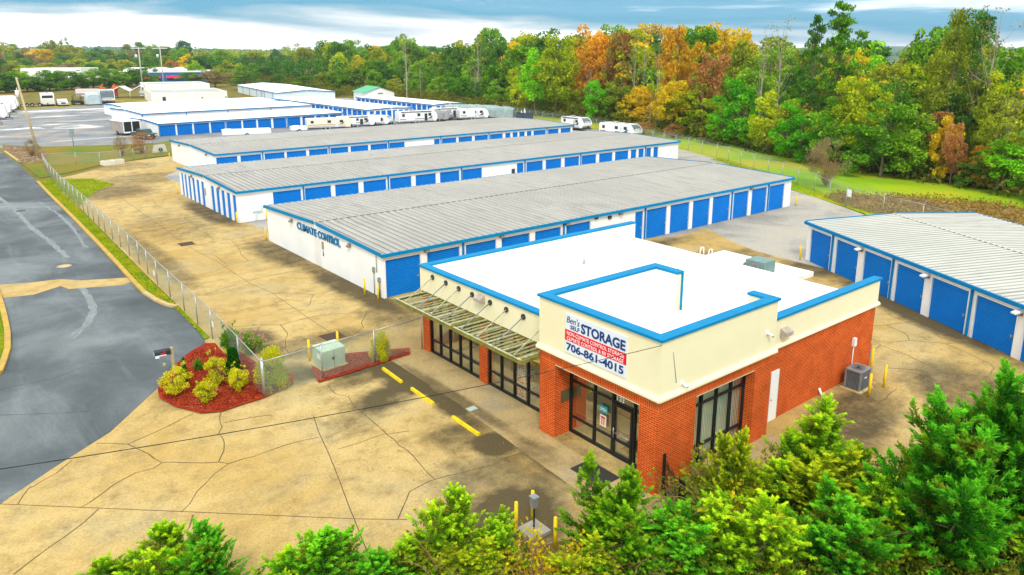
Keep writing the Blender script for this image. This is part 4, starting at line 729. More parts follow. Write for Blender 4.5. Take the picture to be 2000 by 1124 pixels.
ob(MB().tube((19.2, 15.11, 5.3), (19.45, 15.11, 4.1), 0.012, n=5), 'cable_drop', GREY)
# meter box and conduit on the brick side wall
ob(MB().box(33.3, 33.52, 15.62, 15.75, 1.7, 2.1).tube((33.4, 15.70, 0.3), (33.4, 15.70, 1.7), 0.025, n=6), 'meter_box', TRIM)
ob(MB().box(35.32, 35.75, 15.9, 16.5, 0, 1.2), 'utility_box', GREY)
ob(MB().tube((30.6, 15.55, 0.0), (30.6, 15.74, 0.35), 0.06), 'pipe_stub', TRIM)
# rear canopy roof, ladder hoops, roof-top unit
ob(MB().box(35.45, 39.6, 21.4, 27.6, 2.6, 2.88), 'rear_canopy_roof', ROOFW)
ob(MB().box(35.45, 39.4, 21.6, 21.8, 0, 2.6).box(39.2, 39.4, 21.8, 27.2, 0, 2.6).box(35.45, 39.2, 27.2, 27.4, 0, 2.6), 'rear_canopy_wall', STUC)
ob(MB().path([(35.5, 26.4, 3.5), (35.6, 26.4, 3.95), (35.85, 26.4, 3.95), (36.0, 26.4, 2.8)], 0.03).path([(35.5, 25.8, 3.5), (35.6, 25.8, 3.95), (35.85, 25.8, 3.95), (36.0, 25.8, 2.8)], 0.03), 'roof_ladder', TRIM)
ru = ob(MB().box(36.2, 37.3, 22.5, 23.7, 2.85, 3.75), 'roof_fan_unit', varied('teal_unit', (0.16, 0.28, 0.27), (0.22, 0.33, 0.31), 2, metal=0.3))
ob(MB().tube((36.19, 23.1, 3.3), (36.1, 23.1, 3.3), 0.32, n=14).profile([(23.7, 2.86), (24.4, 2.86), (23.7, 3.6)], 'x', 36.2, 37.3), 'fan_guard', GREY, ru)
# --- the big sign
SB = mat('sign_board', (0.72, 0.78, 0.84), 0.5); SR = mat('sign_red', (0.74, 0.008, 0.018), 0.5); SN = mat('sign_navy', (0.0, 0.045, 0.20), 0.5)
Y0, Y9, Z0, Z9 = 19.82, 16.62, 3.98, 5.55; sx = XT - 0.07
sg = ob(MB().box(sx, sx + 0.04, Y9, Y0, Z0, Z9), 'sign', SB)
H_ = Z9 - Z0
ob(MB().box(sx - 0.004, sx, Y9 + 0.005, Y0 - 0.005, Z0 + 0.315 * H_, Z0 + 0.60 * H_), 'red_band', SR, sg)
def line(body, u0, u1, v0, v1, m, **k):
    put_text(text_mesh(body, (u1 - u0), (v1 - v0), m, ext=0.003, **k), 'lettering', (sx - 0.009 - OX, Y0 - u0 - OY, Z0 + v0), R(-90), sg)
line("Ben's", 0.09, 0.80, 1.235, 1.50, SN, shear=0.25)
line('SELF', 0.30, 0.80, 1.01, 1.175, SN, bold=0.02)
line('STORAGE', 0.88, 3.13, 1.01, 1.41, SN, bold=0.035)
line('NON-CLIMATE CONTROL STORAGE', 0.12, 3.08, 0.735, 0.885, WG, bold=0.004, space=1.08)
line('CLIMATE CONTROL & RV STORAGE', 0.12, 3.06, 0.530, 0.680, WG, bold=0.004, space=1.08)
line('706-861-4015', 0.10, 3.08, 0.10, 0.43, SN, bold=0.03)
# --- things behind the glass
def stack_box(x, y, z, s, h, txt, lab):
    o = empty('display_box', (x, y, z), label=lab, cat='cardboard box', group=None)
    MB().box(-s, s, -s, s, 0, h).build('carton', mat('white_card', (0.85, 0.86, 0.86)), o)
    put_text(text_mesh(txt, 1.7 * s, h * 0.62, mat('carton_red', (0.50, 0.015, 0.06)), bold=0.03, ext=0.003), 'lettering', (-s - 0.005, 0.85 * s, h * 0.2), R(-90), o)
    put_text(text_mesh(txt, 1.7 * s, h * 0.62, mat('carton_red'), bold=0.03, ext=0.003), 'lettering', (-0.85 * s, -s - 0.005, h * 0.2), 0, o)
stack_box(20.03, 23.95, 0.03, 0.34, 0.66, 'BOXES', 'white display carton lettered BOXES at the bottom of the stack behind the shop window')
stack_box(20.03, 23.95, 0.69, 0.31, 0.58, 'SELL', 'white display carton lettered SELL in the middle of the stack behind the shop window')
stack_box(20.03, 23.95, 1.27, 0.27, 0.52, 'WE', 'white display carton lettered WE on top of the stack behind the shop window')
KR = varied('kraft_card', (0.42, 0.23, 0.06), (0.34, 0.18, 0.05), 2, world=True)
for i, (x, y, z, s) in enumerate([(23.2, 23.4, 0.03, 0.5), (23.25, 23.5, 1.03, 0.42), (23.2, 24.9, 0.03, 0.48), (22.6, 19.6, 0.03, 0.5), (22.65, 19.5, 1.03, 0.45), (22.6, 19.6, 1.93, 0.4), (23.9, 21.8, 0.03, 0.6), (23.9, 27.6, 0.03, 0.5)]):
    o = MB().box(-s, s, -s, s, 0.001, 2 * s - 0.001).box(-0.04, 0.04, -s - 0.004, s + 0.004, 0.0, 2 * s + 0.003).build('moving_box', KR); o.location = (x, y, z)
    setp(o, 'brown moving carton stacked inside the office behind the windows', 'cardboard box', 'brown cartons inside the office')
o = MB().profile([(-0.3, 0.42), (0.3, 0.42), (0.3, 0.5), (-0.3, 0.5)], 'x', -0.3, 0.3).box(-0.3, 0.3, 0.26, 0.32, 0.5, 1.1).tube((0, 0, 0.05), (0, 0, 0.42), 0.04).box(-0.3, 0.3, -0.03, 0.03, 0, 0.05).box(-0.03, 0.03, -0.3, 0.3, 0, 0.051).build('office_chair', BLK)
o.location = (20.9, 25.4, 0.03); setp(o, 'black office chair behind the shop window', 'chair')
mt = MB().box(-0.5, 0.5, -0.8, 0.8, 0, 0.02).build('door_mat', mat('mat_dark', (0.035, 0.035, 0.03), 0.9)); mt.location = (18.0, 17.5, 0.014); setp(mt, 'dark door mat outside the entrance door', 'mat')
mt = MB().box(-0.6, 0.6, -0.7, 0.7, 0, 0.015).build('floor_mat', mat('mat_dark')); mt.location = (20.6, 17.4, 0.032); setp(mt, 'dark mat inside the entrance door on the tan floor', 'mat')
# ================================================================ FENCES
def chain_fence(pts, h, spacing, label, fab=CHAIN, barbed=False, post_r=0.035, heights=None, top_arm=False, lean=0.0):
    root = empty('chain_link_fence', (*pts[0], 0), label=label, cat='fence'); o0 = (*pts[0], 0)
    P = [Vector((*p, 0)) for p in pts]; posts = []; fb = MB(); rl = MB(); u = 0.0
    for i in range(len(P) - 1):
        a, b = P[i], P[i + 1]; L = (b - a).length; n = max(1, round(L / spacing))
        for k in range(n):
            p = a + (b - a) * k / n; q = a + (b - a) * (k + 1) / n; posts.append(p); d = (q - p).length
            fb.face([(p.x, p.y, 0.03), (q.x, q.y, 0.03), (q.x, q.y, h), (p.x, p.y, h)], 0, uv=[(u, 0), (u + d, 0), (u + d, h), (u, h)]); u += d
            rl.tube((p.x, p.y, h), (q.x, q.y, h), 0.024, n=6)
    posts.append(P[-1])
    fb.build('mesh_fabric', fab, root, off=o0); rl.build('top_rail', GALV, root, off=o0)
    d = (P[-1] - P[0]).normalized(); nrm = Vector((d.y, -d.x, 0))
    for i, p in enumerate(posts[:100]):
        m = MB(); m.tube((p.x, p.y, 0), (p.x, p.y, h + 0.05), post_r, n=8).ball((p.x, p.y, h + 0.06), post_r * 1.2, 6, 4)
        if barbed or top_arm: m.tube((p.x, p.y, h), (p.x + nrm.x * 0.3, p.y + nrm.y * 0.3, h + 0.38), 0.02, n=5)
        m.build('post', GALV, root, off=o0)
    if barbed:
        w = MB()
        for t in (0.35, 0.7, 1.0):
            for a, b in zip(posts[:-1], posts[1:]): w.tube((a.x + nrm.x * 0.3 * t, a.y + nrm.y * 0.3 * t, h + 0.38 * t), (b.x + nrm.x * 0.3 * t, b.y + nrm.y * 0.3 * t, h + 0.38 * t), 0.008, n=3, caps=False)
        w.build('barbed_wire', GALV, root, off=o0)
    return root, posts
f1, pp1 = chain_fence([(10.74, 31.4), (10.95, 35.1), (11.2, 40.1), (11.33, 45.8), (11.45, 52.4), (11.7, 58.5), (11.85, 71.1), (12.1, 84.9), (12.2, 95.7), (12.7, 108.8), (13.4, 118.8)], 1.75, 3.0, 'long chain-link fence between the asphalt road and the concrete yard')
o = MB().box(-0.01, 0.01, -0.12, 0.12, 0, 0.3).build('fence_tag', TRIM, f1); o.location = (0.38, 20.2, 0.9); o2 = link('fence_tag', o.data, f1); o2.location = (0.05, 7.0, 1.3)
f2, _ = chain_fence([(10.78, 31.36), (19.4, 31.75)], 1.75, 2.9, 'short chain-link fence running from the flower bed corner to the office wall', post_r=0.04)
MB().tube((0, 0.06, 0), (0, 0.06, 1.9), 0.05, n=10).build('corner_post', GALV, f2)
f3, _ = chain_fence([(13.45, 119.2), (17.2, 118.0), (19.8, 115.9), (22.6, 116.7), (26.5, 119.5), (31.3, 121.6), (40, 121.9)], 1.7, 3.2, 'chain-link fence along the grassy ditch at the far end of the yard', fab=CHAINF)
f4, _ = chain_fence([(62, 10), (67.6, 22.9), (70.1, 28.1), (71.5, 32.3), (72.7, 36.6), (78.2, 43.1), (85.0, 53.4), (92.5, 66.8), (97.4, 78.5), (103.1, 93.2), (108.6, 107.9), (111.4, 127.7), (114.8, 141), (119, 152)], 1.9, 3.9, 'tall chain-link fence with barbed wire arms between the lots and the woods', fab=CHAINF, barbed=True)
o = MB().box(-0.02, 0.0, -0.28, 0.28, 0, 0.75).build('white_sign', TRIM, f4); o.location = (72.45 - 62, 36.2 - 10, 1.1); o.rotation_euler = (0, 0, R(-20))
# black iron fence from the office corner
ir = empty('iron_fence', (18.9, 15.0, 0), label='black iron picket fence sloping away from the brick corner of the office', cat='fence')
m = MB(); pk = MB(); A_, B_ = Vector((0.0, 0, 0)), Vector((-2.1, -3.6, 0))
for i in range(34):
    p = A_.lerp(B_, i / 33); pk.box(p.x - 0.009, p.x + 0.009, p.y - 0.009, p.y + 0.009, 0.06, 1.42).tube((p.x, p.y, 1.42), (p.x, p.y, 1.50), 0.012, 0.001, 4)
for t in (0, 0.36, 0.42, 1.0): p = A_.lerp(B_, t); MB().box(p.x - 0.04, p.x + 0.04, p.y - 0.04, p.y + 0.04, 0, 1.62).build('post', BLK, ir)
pk.build('pickets', BLK, ir)
MB().tube((0, 0, 1.28), tuple(B_ + Vector((0, 0, 1.28))), 0.02, n=4).tube((0, 0, 0.18), tuple(B_ + Vector((0, 0, 0.18))), 0.02, n=4).build('rails', BLK, ir)
# ================================================================ BOLLARDS, STOPS, SMALL THINGS
bol = None
def bollard(x, y, label, h=1.15, g=None, lean=(0, 0)):
    global bol
    if bol is None:
        o = MB().tube((0, 0, 0), (0, 0, 1.10), 0.062, n=14).ball((0, 0, 1.10), 0.062, 12, 6, 0, 0.6).build('bollard', YEL); bol = o
    else: o = bol.copy(); C.objects.link(o)
    o.location = (x, y, 0); o.scale = (1, 1, h / 1.13); o.rotation_euler = (*lean, 0); return setp(o, label, 'bollard', 'yellow steel bollards')
for a in [(14.1, 34.0, 'yellow bollard left of the green transformer box'), (15.75, 34.15, 'yellow bollard right behind the green transformer box'),
          (21.3, 41.7, 'yellow bollard at the climate control end wall, left of two'), (21.42, 40.15, 'yellow bollard at the front corner of the climate control building'),
          (21.75, 59.8, 'yellow bollard at the rear corner of the climate control end wall'), (21.9, 67.2, 'pale yellow bollard at the blank white corner of the middle storage building'),
          (24.7, 67.3, 'yellow bollard in front of the blank wall left of the first wide door'),
          (22.0, 86.4, 'yellow bollard at the far corner of the narrow blue doors'), (28.4, 114.0, 'yellow bollard at the far corner of the farthest yard building'),
          (51.0, 28.75, 'yellow bollard at the left corner of the angled storage building'), (69.2, 40.0, 'yellow bollard at the far right corner of the climate control building'),
          (32.2, 14.2, 'yellow bollard in front of the air conditioner'), (33.75, 14.25, 'yellow bollard standing alone right of the air conditioner'), (35.25, 15.6, 'yellow bollard behind the air conditioner at the brick corner'),
          (14.33, 16.75, 'tallest yellow bollard beside the keypad post in front of the bushes'), (13.5, 16.6, 'yellow bollard half hidden behind the left bush'), (13.95, 15.2, 'yellow bollard hidden in the juniper right of the keypad post'),
          (35.3, 148.0, 'yellow bollard at the corner of the nearest far storage row'), (36.9, 167.4, 'yellow bollard beside the blank far storage row'), (39.2, 211.0, 'yellow bollard at the rear far storage row'),
          (9.4, 158, 'yellow gate bollard at the far left road end, leftmost'), (10.6, 163, 'yellow gate bollard at the far left road end, middle'), (11.6, 164, 'yellow gate bollard at the far left road end, rightmost')]:
    bollard(*a)
st = None
for i, (x, y, x2, y2, lab) in enumerate([(18.31 * .9, 34.14 * .9, 18.22 * .9, 31.96 * .9, 'yellow concrete wheel stop nearest the flower bed fence'), (16.4, 27.85, 16.35, 26.0, 'middle yellow concrete wheel stop of three'), (16.32, 24.4, 16.3, 22.45, 'yellow concrete wheel stop nearest the entrance')]):
    if st is None:
        st = MB().profile([(-0.075, 0), (0.075, 0), (0.05, 0.12), (-0.05, 0.12)], 'y', -0.97, 0.97).build('wheel_stop', YEL); o = st
    else: o = st.copy(); C.objects.link(o)
    o.location = ((x + x2) / 2, (y + y2) / 2, 0.006); o.rotation_euler = (0, 0, math.atan2(y - y2, x - x2) - R(90)); setp(o, lab, 'wheel stop', 'yellow wheel stops in the parking stalls')
o = MB().box(-0.22, 0.22, -0.16, 0.16, 0, 0.02).build('utility_cover', varied('cover_green', (0.45, 0.55, 0.47), (0.40, 0.5, 0.42), 4)); o.location = (17.45, 24.55, 0.012); setp(o, 'pale green utility cover set in the walkway edge', 'utility cover')
tf = empty('transformer', (14.65, 32.85, 0), R(3), label='pale green electrical transformer box behind the front fence', cat='transformer')
TG = varied('transformer_green', (0.46, 0.60, 0.45), (0.38, 0.52, 0.38), 3, 0.5)
MB().box(-0.62, 0.62, -0.5, 0.5, 0.1, 1.0).profile([(-0.5, 1.0), (0.5, 1.0), (0.5, 1.08), (-0.42, 1.02)], 'x', -0.64, 0.64).build('cabinet', TG, tf)
MB().box(-0.72, 0.72, -0.62, 0.62, 0, 0.1).build('pad', KT, tf); MB().box(-0.63, -0.61, -0.25, 0.05, 0.55, 0.8).build('warning_plate', TRIM, tf); MB().box(-0.005, 0.005, -0.515, -0.5, 0.12, 0.98).box(-0.1, 0.02, -0.53, -0.5, 0.5, 0.62).build('door_seam', DARK, tf)
ac = empty('air_conditioner', (32.75, 15.05, 0), R(0), label='grey air conditioning condenser with a round top fan beside the brick wall', cat='air conditioner')
MB().prism([(-0.42, -0.36), (0.42, -0.36), (0.45, -0.3), (0.45, 0.3), (0.42, 0.36), (-0.42, 0.36), (-0.45, 0.3), (-0.45, -0.3)], 0.06, 0.92).build('coil_casing', varied('coil_dark', (0.05, 0.075, 0.09), (0.09, 0.12, 0.14), 8, 0.5), ac)
g = MB()
for i in range(15): x = -0.4 + i * 0.057; g.box(x - 0.006, x + 0.006, -0.372, -0.362, 0.08, 0.9)
for i in range(11): y = -0.3 + i * 0.06; g.box(-0.462, -0.452, y - 0.006, y + 0.006, 0.08, 0.9)
for x, y in ((-0.44, -0.34), (0.44, -0.34), (-0.44, 0.34), (0.44, 0.34)): g.box(x - 0.04, x + 0.04, y - 0.04, y + 0.04, 0, 0.95)
g.build('grille', GREY, ac)
MB().prism([(-0.46, -0.38), (0.46, -0.38), (0.5, -0.33), (0.5, 0.33), (0.46, 0.38), (-0.46, 0.38), (-0.5, 0.33), (-0.5, -0.33)], 0.93, 1.0).build('lid', GREY, ac)
fg = MB()
for rr_ in (0.09, 0.16, 0.23, 0.3):
    for i in range(20): a, b = 6.2832 * i / 20, 6.2832 * (i + 1) / 20; fg.tube((rr_ * math.cos(a), rr_ * math.sin(a), 1.03), (rr_ * math.cos(b), rr_ * math.sin(b), 1.03), 0.008, n=3, caps=False)
fg.tube((0, 0, 1.0), (0, 0, 1.05), 0.08, n=12); fg.build('fan_guard', DARK, ac); MB().box(-0.1, 0.1, -0.38, -0.372, 0.6, 0.66).build('name_plate', TRIM, ac)
MB().box(-0.6, 0.6, -0.5, 0.5, 0.0, 0.05).build('pad', KT, ac)
kp = empty('keypad_post', (13.98, 16.27, 0), label='black post with a grey keypad box on a small concrete pad by the bushes', cat='keypad')
MB().tube((0, 0, 0), (0, 0, 1.15), 0.03, n=8).build('post', BLK, kp); MB().box(-0.1, 0.08, -0.1, 0.1, 0.95, 1.28).profile([(-0.14, 1.30), (0.14, 1.30), (0.12, 1.33), (-0.12, 1.33)], 'x', -0.13, 0.11).build('keypad_box', GREY, kp); MB().box(-0.4, 0.4, -0.4, 0.4, 0, 0.12).build('pad', varied('grey_pad', (0.25, 0.23, 0.19), (0.34, 0.32, 0.27), 3), kp)
mbx = empty('mailbox', (8.15, 36.75, 0), R(172), label='black mailbox with a red flag on a wooden post at the mulch bed', cat='mailbox')
mm = MB(); pr = [(0.13 * math.cos(a), 1.22 + 0.13 * math.sin(a)) for a in [math.pi * i / 8 for i in range(9)]] + [(-0.13, 1.06), (0.13, 1.06)]
mm.profile(pr, 'x', -0.1, 0.62); mm.build('box', varied('mailbox_black', (0.015, 0.03, 0.045), (0.03, 0.05, 0.07), 2, 0.35), mbx)
MB().box(-0.22, -0.08, -0.07, 0.07, 0, 1.35).box(-0.2, 0.5, -0.05, 0.05, 1.0, 1.055).build('post', varied('weathered_wood', (0.45, 0.38, 0.18), (0.36, 0.30, 0.15), 4), mbx)
MB().box(0.15, 0.35, 0.135, 0.15, 1.10, 1.18).box(0.15, 0.19, 0.135, 0.15, 1.18, 1.3).build('flag', mat('flag_red', (0.6, 0.01, 0.02)), mbx)
MB().box(0.1, 0.6, 0.132, 0.14, 1.04, 1.09).box(0.622, 0.63, -0.1, 0.1, 1.08, 1.2).box(0.42, 0.6, 0.132, 0.15, 0.96, 1.09).build('name_strip', TRIM, mbx)
# ---------------------------------------------------------------- overhead cable from the tower corner and its pole out of frame
cb = MB(); A_, B_ = Vector((18.5, 15.05, 5.75)), Vector((-4.0, 20.0, 6.5)); pts = []
for i in range(25):
    t = i / 24; p = A_.lerp(B_, t); pts.append((p.x, p.y, p.z - 4 * 0.35 * t * (1 - t)))
cb.path(pts, 0.011, 5); o = cb.build('overhead_cable', BLK, off=tuple(A_)); o.location = A_; setp(o, 'thin black cable sagging from the office tower corner across the parking apron', 'cable')
o = MB().tube((0, 0, 0), (0, 0, 8), 0.15, 0.11, 10).build('utility_pole', BARK); o.location = (-4.12, 20.05, 0); setp(o, 'wooden pole holding the far end of the apron cable', 'utility pole')
# leaning utility pole by the ditch
up = empty('utility_pole', (14.16, 128.4, 0), label='pale wooden utility pole leaning left beside the ditch and road', cat='utility pole')
WD = varied('pole_wood', (0.55, 0.44, 0.25), (0.42, 0.33, 0.2), 1.2, 0.9)
ux, uy = -math.sin(0.8944), math.cos(0.8944); lx, ly = math.sin(0.8944), -math.cos(0.8944)   # leaning to the left of the view
top = Vector((-lx * 1.7, -ly * 1.7, 11.7)); MB().tube((0, 0, 0), tuple(top), 0.19, 0.13, 12).build('pole', WD, up)
tp = top * 0.83; MB().tube((tp.x - 0.45 * lx, tp.y - 0.45 * ly, tp.z - 0.9), (tp.x - 0.45 * lx, tp.y - 0.45 * ly, tp.z + 0.15), 0.27, n=12).tube((tp.x - 0.45 * lx, tp.y - 0.45 * ly, tp.z + 0.15), (tp.x - 0.45 * lx, tp.y - 0.45 * ly, tp.z + 0.5), 0.05, n=6).build('transformer_can', TRIM, up)
MB().path([tuple(top * 0.97), tuple(top * 0.97 + Vector((-7 * lx, -7 * ly, -2.3))), tuple(top * 0.97 + Vector((-16 * lx, -16 * ly, -3.2)))], 0.03, 5).build('wire', BLK, up)
sp_ = empty('sign_post', (20.6, 141.5, 0), R(20), label='thin grey road sign seen edge-on at the lot edge above the ditch', cat='sign')
MB().tube((0, 0, 0), (0, 0, 2.6), 0.06).build('post', GREY, sp_); MB().box(-0.4, 0.4, -0.03, 0.0, 1.5, 2.9).build('panel', varied('sign_back', (0.30, 0.38, 0.40), (0.24, 0.31, 0.33), 1), sp_)
cu = empty('culvert', (29.8, 124.6, 0), R(10), label='white concrete culvert headwall with a dark pipe mouth in the grassy ditch', cat='culvert')
MB().profile([(-1.1, 0), (1.1, 0), (0.8, 1.15), (-0.8, 1.15)], 'y', 0, 0.4).build('headwall', KT if False else varied('pale_concrete', (0.75, 0.72, 0.6), (0.62, 0.58, 0.46), 1), cu)
MB().tube((0, -0.02, 0.45), (0, -0.3, 0.45), 0.28, n=14).build('pipe', BLK, cu)
bx = empty('drain_inlet', (21.2, 115.2, 0), R(15), label='low white concrete drain inlet at the yard edge beside the ditch fence', cat='drain')
MB().box(-1.4, 1.4, -0.6, -0.45, 0, 0.6).box(-1.4, 1.4, 0.45, 0.6, 0, 0.6).box(-1.4, -1.2, -0.45, 0.45, 0, 0.6).box(1.2, 1.4, -0.45, 0.45, 0, 0.6).box(-0.2, 0.2, -0.45, 0.45, 0.45, 0.58).build('frame', varied('pale_concrete'  , (0,0,0),(0,0,0)), bx)
for i, (x, y, h) in enumerate([(75, 330, 17), (85, 338, 17)]):
    o = empty('power_pole', (x, y, 0), label=['left', 'right'][i] + ' of two far power poles with a crossarm beyond the hedge', cat='utility pole')
    MB().tube((0, 0, 0), (0, 0, h), 0.28, 0.2, 8).build('pole', varied('far_pole', (0.5, 0.5, 0.4), (0.42, 0.42, 0.34), 1), o); q = MB(); q.box(-3, 3, -0.1, 0.1, h - 0.6, h - 0.35); f_ = q.build('crossarm', TRIM, o); f_.rotation_euler = (0, 0, R(-38))
    MB().tube((-1.2, 0, h - 4.2), (-1.2, 0, h - 2.9), 0.45, n=8).build('transformer_can', TRIM, o)
# ================================================================ VEHICLES
def wheel(parent, x, y, r=0.36, w=0.24, name='wheel'):
    t = MB().tube((x, y - w / 2, r), (x, y + w / 2, r), r, n=16).build(name, RUB, parent)
    MB().tube((x, y - w / 2 - 0.01, r), (x, y + w / 2 + 0.01, r), r * 0.55, n=12).build('rim', GALV, t); return t
def travel_trailer(loc, rz, L=7.5, Wd=2.4, H=3.0, label='', nose='slant', body=RVW, accent=(0.05, 0.06, 0.07), slide=True, awning=False, group='travel trailers parked in the lots', windshield=False, door=True):
    """front points to local +x; near side local -y"""
    o = empty('travel_trailer', loc, rz, label=label, cat='travel trailer', group=group); zb = 0.55; h = H; AC = mat('accent_%.2f_%.2f' % (accent[0], accent[2]), accent, 0.4); w = Wd / 2
    if nose == 'slant': pr = [(-L / 2, zb), (L / 2 - 0.5, zb), (L / 2, zb + 0.45), (L / 2, zb + 0.9), (L / 2 - 0.35, h - 0.45), (L / 2 - 0.9, h - 0.08), (L / 2 - 1.3, h), (-L / 2 + 0.15, h), (-L / 2, h - 0.15)]
    elif nose == 'round': pr = [(-L / 2, zb), (L / 2 - 0.3, zb)] + [(L / 2 - 1.1 + 1.1 * math.cos(a), h - 1.5 + 1.5 * math.sin(a)) for a in [math.pi / 2 * i / 6 for i in range(7)]] + [(-L / 2 + 0.15, h), (-L / 2, h - 0.15)]
    else: pr = [(-L / 2, zb), (L / 2, zb), (L / 2, h - 0.2), (L / 2 - 0.2, h), (-L / 2 + 0.1, h), (-L / 2, h - 0.1)]
    MB().profile(pr, 'y', -w, w).build('body', body, o)
    MB().box(-L / 2 + 0.1, L / 2 - 0.2, -w + 0.1, w - 0.1, zb - 0.2, zb).build('chassis', DARK, o)
    MB().box(-L / 2 + 0.05, L / 2 - 1.0, -w - 0.008, w + 0.008, zb + 0.02, zb + 0.3).build('lower_trim', varied('rv_lower', (0.35, 0.36, 0.37), (0.45, 0.46, 0.46), 1), o)
    for s in (-1, 1):
        for dx in (-0.45, 0.4): wheel(o, -0.3 + dx, s * (w - 0.14), 0.34)
    for s in (-1, 1):
        for x0, x1 in ((-L / 2 + 0.7, -L / 2 + 1.3), (-0.3, 0.4), (L / 2 - 2.2, L / 2 - 1.5)): MB().box(x0, x1, s * w, s * (w + 0.015), zb + 0.5 * (h - zb), zb + 0.78 * (h - zb)).build('window', WIN, o)
    if door: MB().box(L / 2 - 3.1, L / 2 - 2.45, -w - 0.02, -w, zb + 0.08, h - 0.55).build('door', WIN if awning else varied('rv_door', (0.66, 0.67, 0.66), (0.7, 0.7, 0.7), 1), o)
    st_ = MB()
    for s in (-1, 1): st_.box(-L / 2 + 0.2, L / 2 - 1.2, s * w, s * (w + 0.012), zb + 0.5, zb + 0.62).face([(L / 2 - 2.2, s * (w + 0.012), zb + 0.62), (L / 2 - 1.4, s * (w + 0.012), zb + 1.1), (L / 2 - 1.2, s * (w + 0.012), zb + 1.0), (L / 2 - 1.6, s * (w + 0.012), zb + 0.55)])
    st_.build('side_stripe', AC, o)
    if windshield:
        if nose == 'slant':
            def fx(z): return L / 2 - 0.35 * (z - zb - 0.9) / (h - 0.45 - zb - 0.9) if z < h - 0.45 else L / 2 - 0.35 - 0.55 * (z - h + 0.45) / 0.37
            z0, z1 = zb + 1.0, h - 0.45; MB().face([(fx(z0) + 0.02, -w + 0.25, z0), (fx(z0) + 0.02, w - 0.25, z0), (fx(z1) + 0.02, w - 0.15, z1), (fx(z1) + 0.02, -w + 0.15, z1)]).face([(fx(z1) + 0.02, -w + 0.15, z1), (fx(z1) + 0.02, w - 0.15, z1), (L / 2 - 0.88, w - 0.3, h - 0.06), (L / 2 - 0.88, -w + 0.3, h - 0.06)]).build('front_cap', varied('cap_grey', (0.10, 0.14, 0.17), (0.15, 0.19, 0.22), 1, 0.3), o)
            MB().face([(fx(z0) + 0.035, -w + 0.5, z0 + 0.12), (fx(z0) + 0.035, w - 0.5, z0 + 0.12), (fx(z0 + .25) + 0.035, w - 0.6, z0 + 0.22), (fx(z0 + .25) + 0.035, -w + 0.6, z0 + 0.22)]).build('front_stripe', TRIM, o)
        else: MB().box(L / 2 - 0.02, L / 2 + 0.02, -w + 0.3, w - 0.3, h - 1.3, h - 0.5).build('front_window', WIN, o)
    MB().box(-1.4, -0.6, -0.35, 0.35, h, h + 0.26).box(1.2, 1.55, -0.18, 0.18, h, h + 0.14).build('roof_unit', varied('roof_unit_grey', (0.20, 0.20, 0.19), (0.45, 0.45, 0.43), 1.5), o)
    MB().tube((L / 2 - 0.6, -w + 0.3, zb - 0.1), (L / 2 + 0.9, 0, zb - 0.1), 0.05, n=5).tube((L / 2 - 0.6, w - 0.3, zb - 0.1), (L / 2 + 0.9, 0, zb - 0.1), 0.05, n=5).tube((L / 2 + 0.8, 0, 0), (L / 2 + 0.8, 0, zb), 0.05, n=6).tube((L / 2 + 0.35, -0.15, zb), (L / 2 + 0.35, -0.15, zb + 0.4), 0.14, n=8).build('hitch', DARK, o)
    if slide: MB().box(-L / 2 + 1.6, -L / 2 + 3.6, -w - 0.12, -w, zb + 0.25, h - 0.3).build('slide_out', body, o); 
    if awning: MB().tube((-L / 2 + 0.5, -w - 0.08, h - 0.12), (L / 2 - 1.5, -w - 0.08, h - 0.12), 0.08, n=8).build('awning_roll', DARK, o)
    return o
tl = travel_trailer
tl((104.3, 109.3, 0), R(-88), 6.2, 2.5, 2.5, 'shorter white travel trailer with a grey glass front, beside the far fence', windshield=True, awning=True)
tl((101.2, 94.4, 0), R(-84), 7.8, 2.6, 2.55, 'longer white travel trailer with a dark curved front cap, beside the far fence', windshield=True)
tl((86.2, 140.6, 0), R(-8), 9.0, 2.4, 2.75, 'large white travel trailer with a rounded nose, side-on behind the grey roof', nose='round', awning=True)
tl((65.4, 140.4, 0), R(-14), 8.6, 2.3, 2.35, 'cream travel trailer with tan edging, leftmost of the row behind the grey roof', nose='flat', body=varied('rv_cream', (0.80, 0.76, 0.62), (0.76, 0.70, 0.55), 1, 0.4), accent=(0.35, 0.22, 0.1), slide=False)
tl((71.8, 141.0, 0), R(-14), 7.5, 2.3, 2.35, 'white trailer with a rounded nose beside the cream travel trailer', nose='round', awning=True)
tl((77.3, 141.2, 0), R(-50), 5.5, 2.2, 2.2, 'small trailer with a dark grey front cap between two white travel trailers', windshield=True)
tl((93.5, 141.8, 0), R(-60), 5.0, 2.3, 2.35, 'travel trailer with a black front cap right of the large white one', body=varied('rv_grey', (0.28, 0.28, 0.30), (0.36, 0.36, 0.38), 1), windshield=True)
tl((96.8, 144.2, 0), R(-14), 8.0, 2.4, 2.7, 'white trailer with an extended awning and grey lower side', nose='slant', awning=True, windshield=True)
tl((101.0, 140.2, 0), R(-16), 7.0, 2.4, 2.6, 'plain white trailer with a dark angled window beside the covered motorhomes', nose='round', windshield=False)
cv = varied('cover_fabric', (0.22, 0.30, 0.29), (0.33, 0.42, 0.40), 0.8, 0.9)
